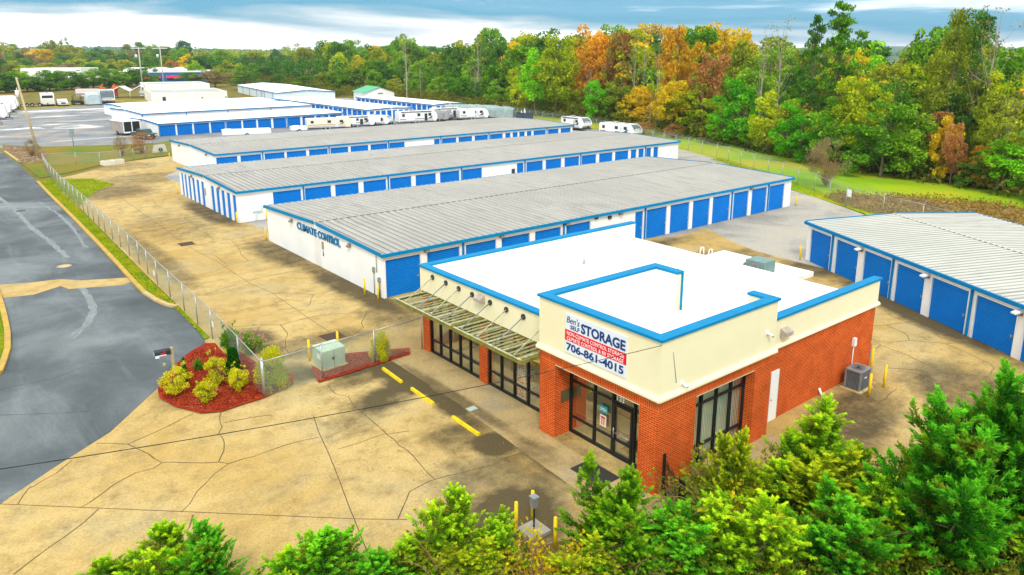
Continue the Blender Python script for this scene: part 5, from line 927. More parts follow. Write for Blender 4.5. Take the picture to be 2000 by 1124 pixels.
def covered(loc, rz, L, H, label, m=cv, Wd=2.6, group='vehicles under grey fabric covers'):
    mb = MB(); n = 14; k = 10; r = random.Random(int(L * 10)); base = len(mb.v)
    for i in range(n + 1):
        x = -L / 2 + L * i / n; e = min(1, 0.72 + 0.5 * math.sin(math.pi * i / n)); hh = H * (0.82 + 0.18 * min(1, 3 * math.sin(math.pi * i / n))) + r.uniform(-0.06, 0.06)
        for j in range(k + 1):
            a = math.pi * j / k; y = -Wd / 2 * e * math.copysign(abs(math.cos(a)) ** 0.45, math.cos(a)); z = hh * abs(math.sin(a)) ** 0.5 + (r.uniform(-0.05, 0.05) if 0 < j < k else 0)
            mb.v.append((x, y, max(0.25 if j in (0, k) else 0.25, z)))
    for i in range(n):
        for j in range(k):
            b = base + i * (k + 1) + j; mb.f.append((b, b + 1, b + k + 2, b + k + 1)); mb.mi.append(0); mb.sm.append(True)
    mb.f.append(tuple(base + j for j in range(k + 1))); mb.f.append(tuple(base + n * (k + 1) + k - j for j in range(k + 1))); mb.mi += [0, 0]; mb.sm += [False, False]
    o = empty('covered_vehicle', loc, rz, label=label, cat='covered vehicle', group=group); mb.build('cover', m, o)
    for s in (-1, 1):
        for x in (-L * 0.15, L * 0.12): wheel(o, x, s * (Wd / 2 - 0.35), 0.36)
    return o
covered((103.8, 147.2, 0), R(-30), 9.5, 3.0, 'grey-covered motorhome, rear one of three in a line')
covered((106.6, 144.0, 0), R(-45), 9.0, 2.9, 'grey-covered motorhome, middle one of three in a line')
covered((108.6, 140.6, 0), R(-55), 8.0, 2.7, 'grey-covered motorhome, nearest and rightmost of three in a line')
covered((43.2, 251.5, 0), R(-95), 6.5, 3.6, 'vehicle under a pale blue-grey cover in the far left lot', varied('cover_blue', (0.40, 0.50, 0.54), (0.50, 0.60, 0.63), 0.8, 0.9), 4.2, group=None)
dp = empty('dumpster', (112.5, 135.5, 0), R(-50), label='dark open-top dumpster with white boards sticking out, beside the far fence', cat='dumpster')
MB().box(-1.9, 1.9, -1.1, -1.0, 0.1, 1.4).box(-1.9, 1.9, 1.0, 1.1, 0.1, 1.4).box(-1.9, -1.8, -1.0, 1.0, 0.1, 1.4).box(1.8, 1.9, -1.0, 1.0, 0.1, 1.4).box(-1.8, 1.8, -1, 1, 0.1, 0.9).build('bin', varied('bin_dark', (0.03, 0.05, 0.07), (0.06, 0.08, 0.1), 1), dp)
MB().profile([(-0.2, 0.9), (0.5, 0.9), (0.1, 2.6)], 'y', -0.3, -0.2).profile([(-0.9, 0.9), (-0.3, 0.9), (-0.8, 2.0)], 'y', 0.1, 0.2).build('boards', TRIM, dp)
for i, (x, y, n_) in enumerate([(20.0, 246, 'slant'), (18.6, 237, 'slant'), (16.4, 226, 'round'), (13.9, 209, 'slant'), (10.6, 194.5, 'round')]):
    tl((x, y, 0), R(-12), 8.2, 2.6, 3.6, ['farthest', 'second farthest', 'middle', 'second nearest', 'nearest'][i] + ' white travel trailer in the line at the left edge of the far lot', nose=n_, body=RVW, group='white travel trailers lined up at the left edge')
tl((32.0, 254.5, 0), R(-95), 6.5, 3.3, 3.6, 'white camper end-on with a dark lower front in the far left lot', nose='round', windshield=True, slide=False)
tl((47.8, 256, 0), R(-98), 7.0, 4.0, 4.0, 'black and white trailer end-on with a V-shaped front graphic', windshield=True, body=varied('rv_bw', (0.75, 0.77, 0.78), (0.6, 0.62, 0.64), 0.5, 0.4), accent=(0.02, 0.02, 0.03), slide=False)
def car(loc, rz, label, paint, kind='sedan', s=1.0):
    o = empty('pickup_truck' if kind == 'pickup' else 'parked_car', loc, rz, label=label, cat='pickup truck' if kind == 'pickup' else 'car'); o.scale = (s, s, s)
    if kind == 'pickup': pr = [(-2.7, 0.45), (2.6, 0.45), (2.7, 0.75), (2.65, 1.05), (1.35, 1.12), (0.85, 1.72), (-0.65, 1.75), (-0.85, 1.12), (-2.7, 1.1)]; cabn = [(1.25, 1.14), (0.82, 1.66), (-0.6, 1.69), (-0.78, 1.16)]
    else: pr = [(-2.2, 0.35), (2.2, 0.35), (2.25, 0.7), (1.2, 0.92), (0.5, 1.38), (-0.9, 1.4), (-1.7, 0.98), (-2.25, 0.9)]; cabn = [(1.1, 0.95), (0.46, 1.33), (-0.86, 1.35), (-1.55, 1.0)]
    MB().profile(pr, 'y', -0.92, 0.92).build('body', paint, o)
    MB().profile(cabn, 'y', -0.93, 0.93).face([(cabn[0][0] + 0.06, -0.75, cabn[0][1] + 0.02), (cabn[0][0] + 0.06, 0.75, cabn[0][1] + 0.02), (cabn[1][0] + 0.06, 0.68, cabn[1][1]), (cabn[1][0] + 0.06, -0.68, cabn[1][1])]).build('windows', WIN, o)
    if kind == 'pickup': MB().box(-2.6, -0.95, -0.8, 0.8, 1.02, 1.125).build('bed_liner', BLK, o)
    e = pr[1][0]
    for y in (-0.65, 0.65): MB().box(e + 0.06, e + 0.1, y - 0.2, y + 0.2, 0.68, 0.86).build('headlight', TRIM, o)
    MB().box(e + 0.03, e + 0.09, -0.42, 0.42, 0.55, 0.85).build('grille', BLK, o)
    for x in (-1.55, 1.55):
        for y in (-0.84, 0.84): wheel(o, x, y, 0.36)
    return o
car((32.6, 146.6, 0), R(-72), 'dark green pickup truck parked beside the cargo trailer', varied('truck_green', (0.03, 0.07, 0.07), (0.05, 0.09, 0.09), 1, 0.3), 'pickup', 1.0)
car((35.2, 251.5, 0), R(-92), 'white car parked end-on in the far left lot', varied('car_white', (0.78, 0.8, 0.8), (0.7, 0.72, 0.72), 1, 0.3), 'sedan', 1.35)
ct = empty('cargo_trailer', (31.8, 156.5, 0), R(-78), label='enclosed cargo trailer with white top and open dark doors behind the pickup', cat='trailer')
MB().box(-2.6, 2.6, -1.6, 1.6, 0.5, 2.55).build('body', varied('trailer_brown', (0.30, 0.25, 0.22), (0.38, 0.34, 0.3), 1), ct); MB().box(-2.65, 2.65, -1.65, 1.65, 2.55, 2.7).box(2.6, 2.66, -1.6, -1.45, 0.5, 2.55).box(2.6, 2.66, -0.08, 0.08, 0.5, 2.55).box(2.6, 2.66, 1.45, 1.6, 0.5, 2.55).box(2.6, 2.66, -1.6, 1.6, 0.45, 0.7).build('trim', TRIM, ct)
MB().box(2.6, 2.64, -1.45, -0.1, 0.7, 2.5).box(2.6, 2.64, 0.1, 1.45, 0.7, 2.5).build('opening', BLK, ct)
for s in (-1, 1): wheel(ct, 0, s * 1.65, 0.36)
for i, (x, y, L_, lab) in enumerate([(48.3, 138.6, 8.5, 'long flat-topped white cargo trailer parked just behind the farthest yard building'), (58.8, 139.6, 3.0, 'short flat-topped white cargo trailer left of the cream travel trailer')]):
    o = empty('cargo_trailer', (x, y, 0), R(-14), label=lab, cat='trailer'); MB().box(-L_ / 2, L_ / 2, -1.2, 1.2, 0.5, 1.35 - 0.2 * i).build('body', RVW, o); MB().box(-L_ / 2 + 0.4, -L_ / 2 + 1.6, -0.5, 0.5, 1.35 - 0.2 * i, 1.5 - 0.2 * i).build('roof_vent', TRIM, o)
    for s in (-1, 1): wheel(o, 0, s * 1.15, 0.36)
jp = empty('utility_vehicle', (39.4, 253.5, 0), R(-90), label='small dark off-road vehicle with a roll cage in the far left lot', cat='utility vehicle'); jp.scale = (1.5, 1.5, 1.4)
MB().profile([(-1.4, 0.4), (1.4, 0.4), (1.5, 0.9), (0.6, 1.0), (0.5, 0.6), (-0.5, 0.6), (-0.6, 0.95), (-1.4, 0.95)], 'y', -0.75, 0.75).build('body', DARK, jp)
MB().path([(-0.7, -0.7, 0.9), (-0.6, -0.7, 1.9), (0.4, -0.7, 1.9), (0.8, -0.7, 0.9)], 0.05).path([(-0.7, 0.7, 0.9), (-0.6, 0.7, 1.9), (0.4, 0.7, 1.9), (0.8, 0.7, 0.9)], 0.05).box(-0.65, 0.45, -0.75, 0.75, 1.88, 1.96).build('roll_cage', BLK, jp)
for x in (-1, 1):
    for y in (-0.8, 0.8): wheel(jp, x, y, 0.42)
fl = empty('flatbed_trailer', (27.3, 252.5, 0), R(-5), label='low dark flatbed trailer parked beside the pole in the far lot', cat='trailer'); MB().box(-3.2, 3.2, -1.1, 1.1, 0.6, 0.8).tube((3.2, 0, 0.7), (4.6, 0, 0.6), 0.08).box(-3.2, -3.0, -1.1, 1.1, 0.8, 1.9).build('deck', DARK, fl)
for x in (-0.6, 0.6, 2.4):
    for y in (-1.2, 1.2): wheel(fl, x, y, 0.5)
tn = empty('canopy_tent', (61, 284, 0), R(-25), label='white peaked canopy over equipment beyond the far left lot', cat='canopy'); tn.scale = (0.6, 0.6, 0.6)
MB().face([(-11, -5, 3.2), (-5, -5, 6.3), (-5, 6, 6.3), (-11, 6, 3.2)]).face([(-5, -5, 6.3), (0, -5, 3.4), (0, 6, 3.4), (-5, 6, 6.3)]).face([(0, -5, 3.4), (5.5, -5, 6.6), (5.5, 6, 6.6), (0, 6, 3.4)]).face([(5.5, -5, 6.6), (13, -5, 2.6), (13, 6, 2.6), (5.5, 6, 6.6)]).build('canopy_roof', TRIM, tn)
MB().path([(-11, -5, 0), (-11, -5, 3.2), (-5, -5, 6.3), (0, -5, 3.4), (5.5, -5, 6.6), (13, -5, 2.6), (13, -5, 0)], 0.22).tube((0, -5, 0), (0, -5, 3.4), 0.15).build('canopy_frame', TRIM, tn)
ORM = varied('machine_orange', (0.70, 0.13, 0.015), (0.60, 0.10, 0.01), 1, 0.5)
for i, (x, y, m_, lab) in enumerate([(52.0, 287, ORM, 'orange lift machine left of the white peaked canopy'), (55.5, 286, ORM, 'orange machine under the left peak of the canopy'), (69.5, 281, varied('machine_amber', (0.75, 0.36, 0.01), (0.65, 0.3, 0.01), 1), 'amber machine cab right of the white peaked canopy')]):
    o = empty('lift_machine', (x, y, 0), R(-30 + 20 * i), label=lab, cat='machine'); o.scale = (0.75, 0.75, 0.75); MB().box(-2, 2, -1.3, 1.3, 0.8, 2.2).box(0.2, 1.9, -1.1, 1.1, 2.2, 4.6 + 0.5 * (i == 1)).build('body', m_, o); MB().tube((-1.5, 0, 2.2), (1.0, 0, 6.0), 0.3, n=6).build('boom', m_, o); MB().box(1.91, 1.95, -0.9, 0.9, 3.2, 4.2).build('cab_window', WIN, o)
    for xx in (-1.3, 1.3):
        for yy in (-1.3, 1.3): wheel(o, xx, yy, 0.6)
for i, (x, y, L_, c_) in enumerate([(48.5, 289, 7, (0.72, 0.62, 0.62)), (66.5, 279, 5, (0.05, 0.09, 0.12)), (63.5, 277, 3, (0.5, 0.52, 0.52))]):
    o = empty('equipment_trailer', (x, y, 0), R(-25), label=['pale enclosed equipment trailer left of the orange machines', 'dark equipment trailer in front of the right canopy peak', 'pale grey equipment trailer by the flat-roofed building'][i], cat='trailer')
    MB().box(-L_ / 2, L_ / 2, -1.2, 1.2, 0.7, 3.0 - 0.6 * (i > 0)).build('body', mat('eq_%d' % i, c_, 0.6), o); MB().box(-L_ / 2, L_ / 2, -1.22, -1.2, 1.2, 1.5).build('side_stripe', DARK, o)
    for s in (-1, 1): wheel(o, 0, s * 1.2, 0.45)
TREES=[
[133.9,277.2,9.2,4.62,"shrubby","green","low front-edge green bushy tree behind the right end of the white metal barn"],
[142.2,277.0,8.9,4.47,"shrubby","dark_green","low front-edge dark green bushy tree behind the green-roofed shed"],
[138.9,254.8,8.8,4.45,"shrubby","green","low front-edge green bushy tree behind the green-roofed shed"],
[135.9,235.1,6.6,3.34,"shrubby","olive","low front-edge olive bushy tree behind the green-roofed shed"],
[135.3,222.2,8.3,4.17,"shrubby","green","left-hand low front-edge green bushy tree behind the rearmost row of blue doors"],
[133.9,205.0,7.7,3.88,"shrubby","green","right-hand low front-edge green bushy tree behind the rearmost row of blue doors"],
[130.3,187.4,8.1,4.1,"broadleaf","green","low front-edge green broadleaf tree behind the rearmost row of blue doors"],
[130.5,177.8,7.5,3.82,"shrubby","dark_green","low front-edge dark green bushy tree behind the covered motorhomes"],
[127.1,164.1,7.9,3.99,"shrubby","green","low front-edge green bushy tree behind the covered motorhomes"],
[128.1,157.0,7.1,3.59,"shrubby","yellow_green","left-hand low front-edge yellow-green bushy tree left of the two fence-side trailers"],
[126.8,147.9,6.9,3.52,"shrubby","dark_green","low front-edge dark green bushy tree left of the two fence-side trailers"],
[125.1,136.3,9.7,4.92,"shrubby","yellow_green","right-hand low front-edge yellow-green bushy tree left of the two fence-side trailers"],
[125.5,127.3,7.2,3.65,"shrubby","olive","low front-edge olive bushy tree behind the left fence-side trailer"],
[121.9,117.0,8.8,4.46,"shrubby","olive","low front-edge olive bushy tree behind the right fence-side trailer"],
[119.8,103.7,8.6,4.37,"shrubby","gold","low front-edge golden yellow bushy tree beyond the end of the middle storage building"],
[112.0,89.3,9.0,4.59,"broadleaf","yellow_green","low front-edge yellow-green broadleaf tree beyond the end of the middle storage building"],
[107.4,77.2,6.2,3.18,"shrubby","bright_green","low front-edge bright green bushy tree above the grass left of the brown bushy thicket"],
[106.0,69.9,6.2,3.21,"shrubby","bright_green","low front-edge bright green bushy tree beyond the far end of the climate control building"],
[104.1,62.5,8.6,4.41,"shrubby","olive","low front-edge olive bushy tree beyond the far end of the climate control building"],
[99.6,53.8,6.6,3.41,"shrubby","bright_green","low front-edge bright green bushy tree right above the lone brown bush on the grass"],
[98.9,46.5,7.2,3.72,"shrubby","green","low front-edge green bushy tree above the white sign on the fence"],
[98.2,39.2,8.3,4.3,"shrubby","rust","low front-edge rusty red bushy tree above the rubble bank"],
[96.0,32.4,5.2,2.72,"shrubby","orange","low front-edge orange bushy tree above the roof of the angled building"],
[93.9,27.4,7.8,4.04,"shrubby","bright_green","low front-edge bright green bushy tree at the right edge of the picture"],
[143.2,293.0,11.5,4.3,"shrubby","green","second-row green bushy tree behind the right end of the white metal barn"],
[150.9,292.0,12.9,3.18,"tall","olive","second-row olive slender tree behind the green-roofed shed"],
[147.0,272.6,11.6,4.16,"broadleaf","green","second-row green broadleaf tree behind the green-roofed shed"],
[145.5,255.3,11.3,3.84,"shrubby","dark_green","second-row dark green bushy tree behind the green-roofed shed"],
[142.6,239.9,13.1,2.98,"tall","dark_green","second-row dark green slender tree behind the rearmost row of blue doors"],
[142.6,232.0,12.2,4.52,"shrubby","green","second-row green bushy tree behind the rearmost row of blue doors"],
[140.7,217.6,11.0,3.72,"airy","green","second-row green thin-crowned tree behind the rearmost row of blue doors"],
[138.3,203.5,9.0,3.24,"broadleaf","green","second-row green broadleaf tree behind the rearmost row of blue doors"],
[139.4,194.6,10.2,4.09,"shrubby","green","left-hand second-row green bushy tree behind the covered motorhomes"],
[137.1,179.5,11.6,4.15,"shrubby","green","right-hand second-row green bushy tree behind the covered motorhomes"],
[134.7,164.3,10.8,3.85,"broadleaf","yellow_green","second-row yellow-green broadleaf tree left of the two fence-side trailers"],
[135.9,155.4,14.2,4.64,"shrubby","green","second-row green bushy tree left of the two fence-side trailers"],
[134.1,142.5,10.8,4.14,"shrubby","yellow_green","second-row yellow-green bushy tree behind the left fence-side trailer"],
[133.6,132.0,11.8,4.83,"shrubby","yellow_green","second-row yellow-green bushy tree behind the right fence-side trailer"],
[131.8,121.3,12.8,5.15,"shrubby","gold","second-row golden yellow bushy tree behind the right fence-side trailer"],
[124.4,102.3,12.5,4.97,"broadleaf","yellow_green","second-row yellow-green broadleaf tree beyond the end of the middle storage building"],
[118.4,87.0,12.7,5.02,"shrubby","green","second-row green bushy tree above the grass left of the brown bushy thicket"],
[116.8,74.8,9.7,3.57,"shrubby","dark_green","second-row dark green bushy tree beyond the far end of the climate control building"],
[110.4,64.5,11.3,3.7,"broadleaf","green","second-row green broadleaf tree left of the lone brown bush on the grass"],
[107.3,55.6,8.6,3.47,"broadleaf","olive","second-row olive broadleaf tree right above the lone brown bush on the grass"],
[107.0,48.6,11.0,4.05,"shrubby","green","second-row green bushy tree above the white sign on the fence"],
[106.1,41.2,10.1,3.56,"shrubby","dark_green","second-row dark green bushy tree above the rubble bank"],
[101.1,33.2,10.8,3.57,"shrubby","olive","left-hand second-row olive bushy tree at the right edge of the picture"],
[100.1,27.7,7.7,3.12,"shrubby","olive","right-hand second-row olive bushy tree at the right edge of the picture"],
[146.6,300.9,14.9,6.1,"broadleaf","yellow_green","right-hand third-row yellow-green broadleaf tree behind the right end of the white metal barn"],
[155.7,299.5,13.4,5.29,"broadleaf","gold","third-row golden yellow broadleaf tree behind the green-roofed shed"],
[152.6,276.4,12.5,5.07,"broadleaf","green","third-row green broadleaf tree behind the green-roofed shed"],
[149.0,252.4,13.8,5.23,"broadleaf","green","third-row green broadleaf tree behind the rearmost row of blue doors"],
[148.3,236.3,12.4,2.98,"tall","green","third-row green slender tree behind the rearmost row of blue doors"],
[147.0,226.5,12.7,4.44,"broadleaf","olive","third-row olive broadleaf tree behind the rearmost row of blue doors"],
[144.5,212.0,13.5,3.57,"tall","dark_green","third-row dark green slender tree behind the rearmost row of blue doors"],
[143.2,198.7,14.8,5.04,"airy","green","third-row green thin-crowned tree behind the covered motorhomes"],
[141.7,180.8,18.3,4.06,"tall","dark_green","third-row dark green slender tree behind the covered motorhomes"],
[140.5,170.0,17.6,6.87,"broadleaf","green","third-row green broadleaf tree left of the two fence-side trailers"],
[140.8,154.3,13.9,5.27,"broadleaf","dark_green","third-row dark green broadleaf tree left of the two fence-side trailers"],
[137.2,136.1,16.2,4.11,"tall","green","third-row green slender tree behind the right fence-side trailer"],
[136.4,127.9,14.2,5.14,"broadleaf","yellow_green","third-row yellow-green broadleaf tree behind the right fence-side trailer"],
[133.9,116.3,14.8,6.01,"airy","green","third-row green thin-crowned tree beyond the end of the middle storage building"],
[129.2,102.5,15.3,3.64,"tall","olive","third-row olive slender tree above the grass left of the brown bushy thicket"],
[125.6,92.8,12.9,4.19,"airy","olive","third-row olive thin-crowned tree above the grass left of the brown bushy thicket"],
[122.2,81.6,12.6,4.56,"broadleaf","green","third-row green broadleaf tree beyond the far end of the climate control building"],
[120.2,70.8,14.2,3.31,"tall","dark_green","third-row dark green slender tree left of the lone brown bush on the grass"],
[118.6,64.0,14.0,5.66,"broadleaf","olive","third-row olive broadleaf tree right above the lone brown bush on the grass"],
[114.3,51.6,12.2,4.65,"airy","dark_green","third-row dark green thin-crowned tree above the white sign on the fence"],
[110.9,42.1,14.4,4.93,"broadleaf","olive","third-row olive broadleaf tree above the roof of the angled building"],
[107.8,35.3,13.1,3.55,"tall","yellow_green","third-row yellow-green slender tree at the right edge of the picture"],
[107.0,30.3,12.6,4.4,"broadleaf","gold","third-row golden yellow broadleaf tree at the right edge of the picture"],
[157.4,322.9,20.1,7.5,"broadleaf","dark_green","tall inner dark green broadleaf tree behind the right end of the white metal barn"],
[164.8,313.9,16.1,5.6,"broadleaf","green","tall inner green broadleaf tree behind the green-roofed shed"],
[163.6,295.3,17.0,6.97,"broadleaf","olive","tall inner olive broadleaf tree behind the green-roofed shed"],
[159.4,262.0,19.7,7.32,"broadleaf","dark_green","left-hand tall inner dark green broadleaf tree behind the rearmost row of blue doors"],
[158.0,242.4,14.4,4.67,"broadleaf","olive","tall inner olive broadleaf tree behind the rearmost row of blue doors"],
[153.8,222.4,17.9,6.49,"broadleaf","dark_green","right-hand tall inner dark green broadleaf tree behind the rearmost row of blue doors"],
[153.0,204.7,20.1,6.76,"broadleaf","dark_green","tall inner dark green broadleaf tree behind the covered motorhomes"],
[151.0,186.2,18.7,6.05,"broadleaf","gold","tall inner golden yellow broadleaf tree left of the two fence-side trailers"],
[152.8,173.9,21.3,8.81,"broadleaf","dark_green","tall inner dark green broadleaf tree left of the two fence-side trailers"],
[151.5,155.7,19.7,8.09,"broadleaf","olive","tall inner olive broadleaf tree behind the left fence-side trailer"],
[150.3,136.7,21.3,8.76,"broadleaf","gold","tall inner golden yellow broadleaf tree behind the right fence-side trailer"],
[136.5,107.0,19.7,6.46,"broadleaf","green","tall inner green broadleaf tree above the grass left of the brown bushy thicket"],
[133.0,91.9,17.3,3.85,"tall","olive","tall inner olive slender tree beyond the far end of the climate control building"],
[134.0,85.6,17.0,6.54,"airy","green","tall inner green thin-crowned tree beyond the far end of the climate control building"],
[130.8,74.1,17.4,3.89,"tall","olive","tall inner olive slender tree left of the lone brown bush on the grass"],
[126.7,65.1,16.3,3.61,"tall","gold","tall inner golden yellow slender tree right above the lone brown bush on the grass"],
[126.2,57.8,13.7,4.6,"broadleaf","olive","tall inner olive broadleaf tree above the white sign on the fence"],
[121.2,48.1,16.6,5.23,"broadleaf","yellow_green","tall inner yellow-green broadleaf tree above the rubble bank"],
[121.2,40.1,15.1,4.95,"broadleaf","green","tall inner green broadleaf tree at the right edge of the picture"],
[118.5,31.6,13.6,5.34,"broadleaf","olive","tall inner olive broadleaf tree at the right edge of the picture"],
[165.9,345.7,19.5,4.9,"tall","yellow_green","tall back yellow-green slender tree behind the right end of the white metal barn"],
[173.9,345.5,21.5,4.97,"tall","green","tall back green slender tree behind the green-roofed shed"],
[175.8,329.3,18.3,6.56,"broadleaf","dark_green","tall back dark green broadleaf tree behind the green-roofed shed"],
[175.0,308.5,18.2,6.87,"broadleaf","green","tall back green broadleaf tree behind the green-roofed shed"],
[172.6,285.0,21.8,7.01,"broadleaf","green","tall back green broadleaf tree behind the rearmost row of blue doors"],
[169.1,257.0,16.1,4.34,"tall","blue_green","tall back bluish green slender tree behind the rearmost row of blue doors"],
[167.7,240.4,19.4,6.59,"broadleaf","olive","tall back olive broadleaf tree behind the covered motorhomes"],
[167.9,219.5,22.2,7.66,"broadleaf","green","tall back green broadleaf tree behind the covered motorhomes"],
[165.4,197.9,21.7,8.5,"broadleaf","yellow_green","tall back yellow-green broadleaf tree left of the two fence-side trailers"],
[164.6,173.8,21.4,7.19,"airy","green","tall back green thin-crowned tree behind the left fence-side trailer"],
[163.6,156.6,23.3,6.1,"tall","green","tall back green slender tree behind the right fence-side trailer"],
[162.3,142.1,21.3,8.22,"broadleaf","dark_green","tall back dark green broadleaf tree beyond the end of the middle storage building"],
[153.0,120.8,20.6,4.58,"tall","green","tall back green slender tree above the grass left of the brown bushy thicket"],
[150.1,108.7,21.7,7.44,"broadleaf","gold","tall back golden yellow broadleaf tree above the grass left of the brown bushy thicket"],
[146.5,91.6,19.4,7.86,"airy","olive","tall back olive thin-crowned tree beyond the far end of the climate control building"],
[141.9,73.7,19.2,7.71,"airy","bright_green","tall back bright green thin-crowned tree right above the lone brown bush on the grass"],
[138.7,59.2,18.7,4.37,"tall","green","tall back green slender tree above the rubble bank"],
[140.2,52.3,19.2,6.28,"broadleaf","olive","tall back olive broadleaf tree above the roof of the angled building"],
[137.4,43.0,16.1,5.14,"broadleaf","yellow_green","tall back yellow-green broadleaf tree at the right edge of the picture"],
[128.8,32.7,15.9,5.85,"broadleaf","bright_green","tall back bright green broadleaf tree at the right edge of the picture"],
[180.3,376.9,19.7,7.56,"broadleaf","olive","rearmost olive broadleaf tree behind the right end of the white metal barn"],
[191.6,375.6,20.5,7.93,"broadleaf","green","rearmost green broadleaf tree behind the green-roofed shed"],
[193.0,351.3,18.9,7.61,"broadleaf","gold","rearmost golden yellow broadleaf tree behind the green-roofed shed"],
[190.1,323.8,22.9,7.55,"broadleaf","green","left-hand rearmost green broadleaf tree behind the rearmost row of blue doors"],
[188.2,293.8,18.2,6.59,"broadleaf","green","central rearmost green broadleaf tree behind the rearmost row of blue doors"],
[185.9,267.6,17.7,6.32,"broadleaf","green","right-hand rearmost green broadleaf tree behind the rearmost row of blue doors"],
[185.3,247.4,23.4,7.55,"broadleaf","green","rearmost green broadleaf tree behind the covered motorhomes"],
[185.3,229.8,23.6,7.9,"airy","yellow_green","rearmost yellow-green thin-crowned tree left of the two fence-side trailers"],
[184.5,212.3,21.8,8.6,"airy","green","rearmost green thin-crowned tree left of the two fence-side trailers"],
[183.7,193.0,21.8,7.77,"broadleaf","dark_green","rearmost dark green broadleaf tree behind the left fence-side trailer"],
[183.7,174.9,23.1,6.24,"tall","green","rearmost green slender tree behind the right fence-side trailer"],
[178.5,155.2,23.9,7.72,"broadleaf","gold","rearmost golden yellow broadleaf tree beyond the end of the middle storage building"],
[170.6,134.4,20.9,7.46,"broadleaf","dark_green","rearmost dark green broadleaf tree above the grass left of the brown bushy thicket"],
[169.4,119.9,19.4,6.9,"broadleaf","gold","rearmost golden yellow broadleaf tree above the grass left of the brown bushy thicket"],
[166.4,103.5,17.9,6.85,"broadleaf","green","rearmost green broadleaf tree beyond the far end of the climate control building"],
[161.7,88.6,16.7,5.49,"airy","olive","rearmost olive thin-crowned tree right above the lone brown bush on the grass"],
[158.9,78.7,18.2,6.22,"broadleaf","dark_green","rearmost dark green broadleaf tree above the white sign on the fence"],
[157.2,67.3,17.1,4.65,"tall","olive","rearmost olive slender tree above the rubble bank"],
[156.9,59.3,21.4,6.87,"broadleaf","green","rearmost green broadleaf tree above the roof of the angled building"],
[155.8,48.2,16.7,6.63,"broadleaf","olive","rearmost olive broadleaf tree at the right edge of the picture"],
[149.6,38.9,16.4,5.72,"broadleaf","green","rearmost green broadleaf tree at the right edge of the picture"],
[33.9,581.4,8.2,7.3,"broadleaf","olive","left-hand low front-edge olive broadleaf tree behind the long white warehouse at the far left"],
[43.4,571.8,6.4,6.2,"broadleaf","orange","low front-edge orange broadleaf tree behind the long white warehouse at the far left"],
[53.5,568.8,7.9,5.06,"broadleaf","olive","central low front-edge olive broadleaf tree behind the long white warehouse at the far left"],
[59.8,552.3,6.9,6.53,"broadleaf","yellow_green","low front-edge yellow-green broadleaf tree behind the long white warehouse at the far left"],
[69.5,545.6,8.8,7.71,"broadleaf","olive","right-hand low front-edge olive broadleaf tree behind the long white warehouse at the far left"],
[80.3,536.6,8.8,7.96,"broadleaf","grey_brown","low front-edge grey-brown thinning broadleaf tree behind the long white warehouse at the far left"],
[93.1,527.5,7.9,6.88,"broadleaf","green","low front-edge green broadleaf tree beyond the hedge left of the power poles"],
[103.2,527.2,7.3,5.99,"pine","dark_green","low front-edge dark green pine beyond the hedge left of the power poles"],
[108.2,505.6,7.9,5.41,"pine","dark_green","left-hand low front-edge dark green pine behind the blue-fronted building"],
[108.7,468.4,5.8,7.73,"pine","green","low front-edge green pine behind the blue-fronted building"],
[105.3,403.9,8.4,5.87,"pine","dark_green","right-hand low front-edge dark green pine behind the blue-fronted building"],
[107.6,375.7,5.9,6.64,"broadleaf","green","low front-edge green broadleaf tree behind the blue-fronted building"],
[106.8,340.9,7.6,6.98,"broadleaf","grey_brown","low front-edge grey-brown thinning broadleaf tree behind the tiered white flat-roofed building"],
[109.7,310.3,6.6,7.41,"pine","dark_green","left-hand low front-edge dark green pine behind the left end of the white metal barn"],
[115.5,290.7,6.2,6.71,"pine","dark_green","right-hand low front-edge dark green pine behind the left end of the white metal barn"],
[124.2,284.1,6.0,6.93,"pine","green","low front-edge green pine behind the right end of the white metal barn"],
[134.1,280.4,8.3,6.41,"broadleaf","olive","low front-edge olive broadleaf tree behind the right end of the white metal barn"],
[40.4,638.9,10.6,7.98,"broadleaf","yellow_green","left-hand second-row yellow-green broadleaf tree behind the long white warehouse at the far left"],
[50.7,624.1,11.2,7.72,"broadleaf","dark_green","second-row dark green broadleaf tree behind the long white warehouse at the far left"],
[62.1,624.6,9.6,5.16,"broadleaf","yellow_green","right-hand second-row yellow-green broadleaf tree behind the long white warehouse at the far left"],
[69.3,612.5,10.2,5.91,"broadleaf","green","left-hand second-row green broadleaf tree behind the long white warehouse at the far left"],
[76.1,604.0,10.8,6.19,"broadleaf","grey_brown","second-row grey-brown thinning broadleaf tree behind the long white warehouse at the far left"],
[84.3,593.1,10.7,6.19,"broadleaf","green","right-hand second-row green broadleaf tree behind the long white warehouse at the far left"],
[96.5,598.2,10.7,7.6,"broadleaf","yellow_green","left-hand second-row yellow-green broadleaf tree beyond the hedge left of the power poles"],
[105.3,586.6,9.3,7.71,"broadleaf","yellow_green","right-hand second-row yellow-green broadleaf tree beyond the hedge left of the power poles"],
[113.9,575.5,10.5,5.0,"broadleaf","olive","second-row olive broadleaf tree beyond the hedge left of the power poles"],
[116.4,551.7,10.4,7.45,"broadleaf","olive","second-row olive broadleaf tree behind the blue-fronted building"],
[115.4,493.3,7.7,7.7,"broadleaf","dark_green","second-row dark green broadleaf tree behind the blue-fronted building"],
[118.9,449.1,10.3,5.62,"broadleaf","rust","second-row rusty red broadleaf tree behind the blue-fronted building"],
[115.1,397.7,10.6,6.06,"broadleaf","green","second-row green broadleaf tree behind the blue-fronted building"],
[122.2,381.9,7.6,6.9,"broadleaf","yellow_green","second-row yellow-green broadleaf tree behind the tiered white flat-roofed building"],
[122.6,353.7,9.0,5.94,"pine","green","second-row green pine behind the left end of the white metal barn"],
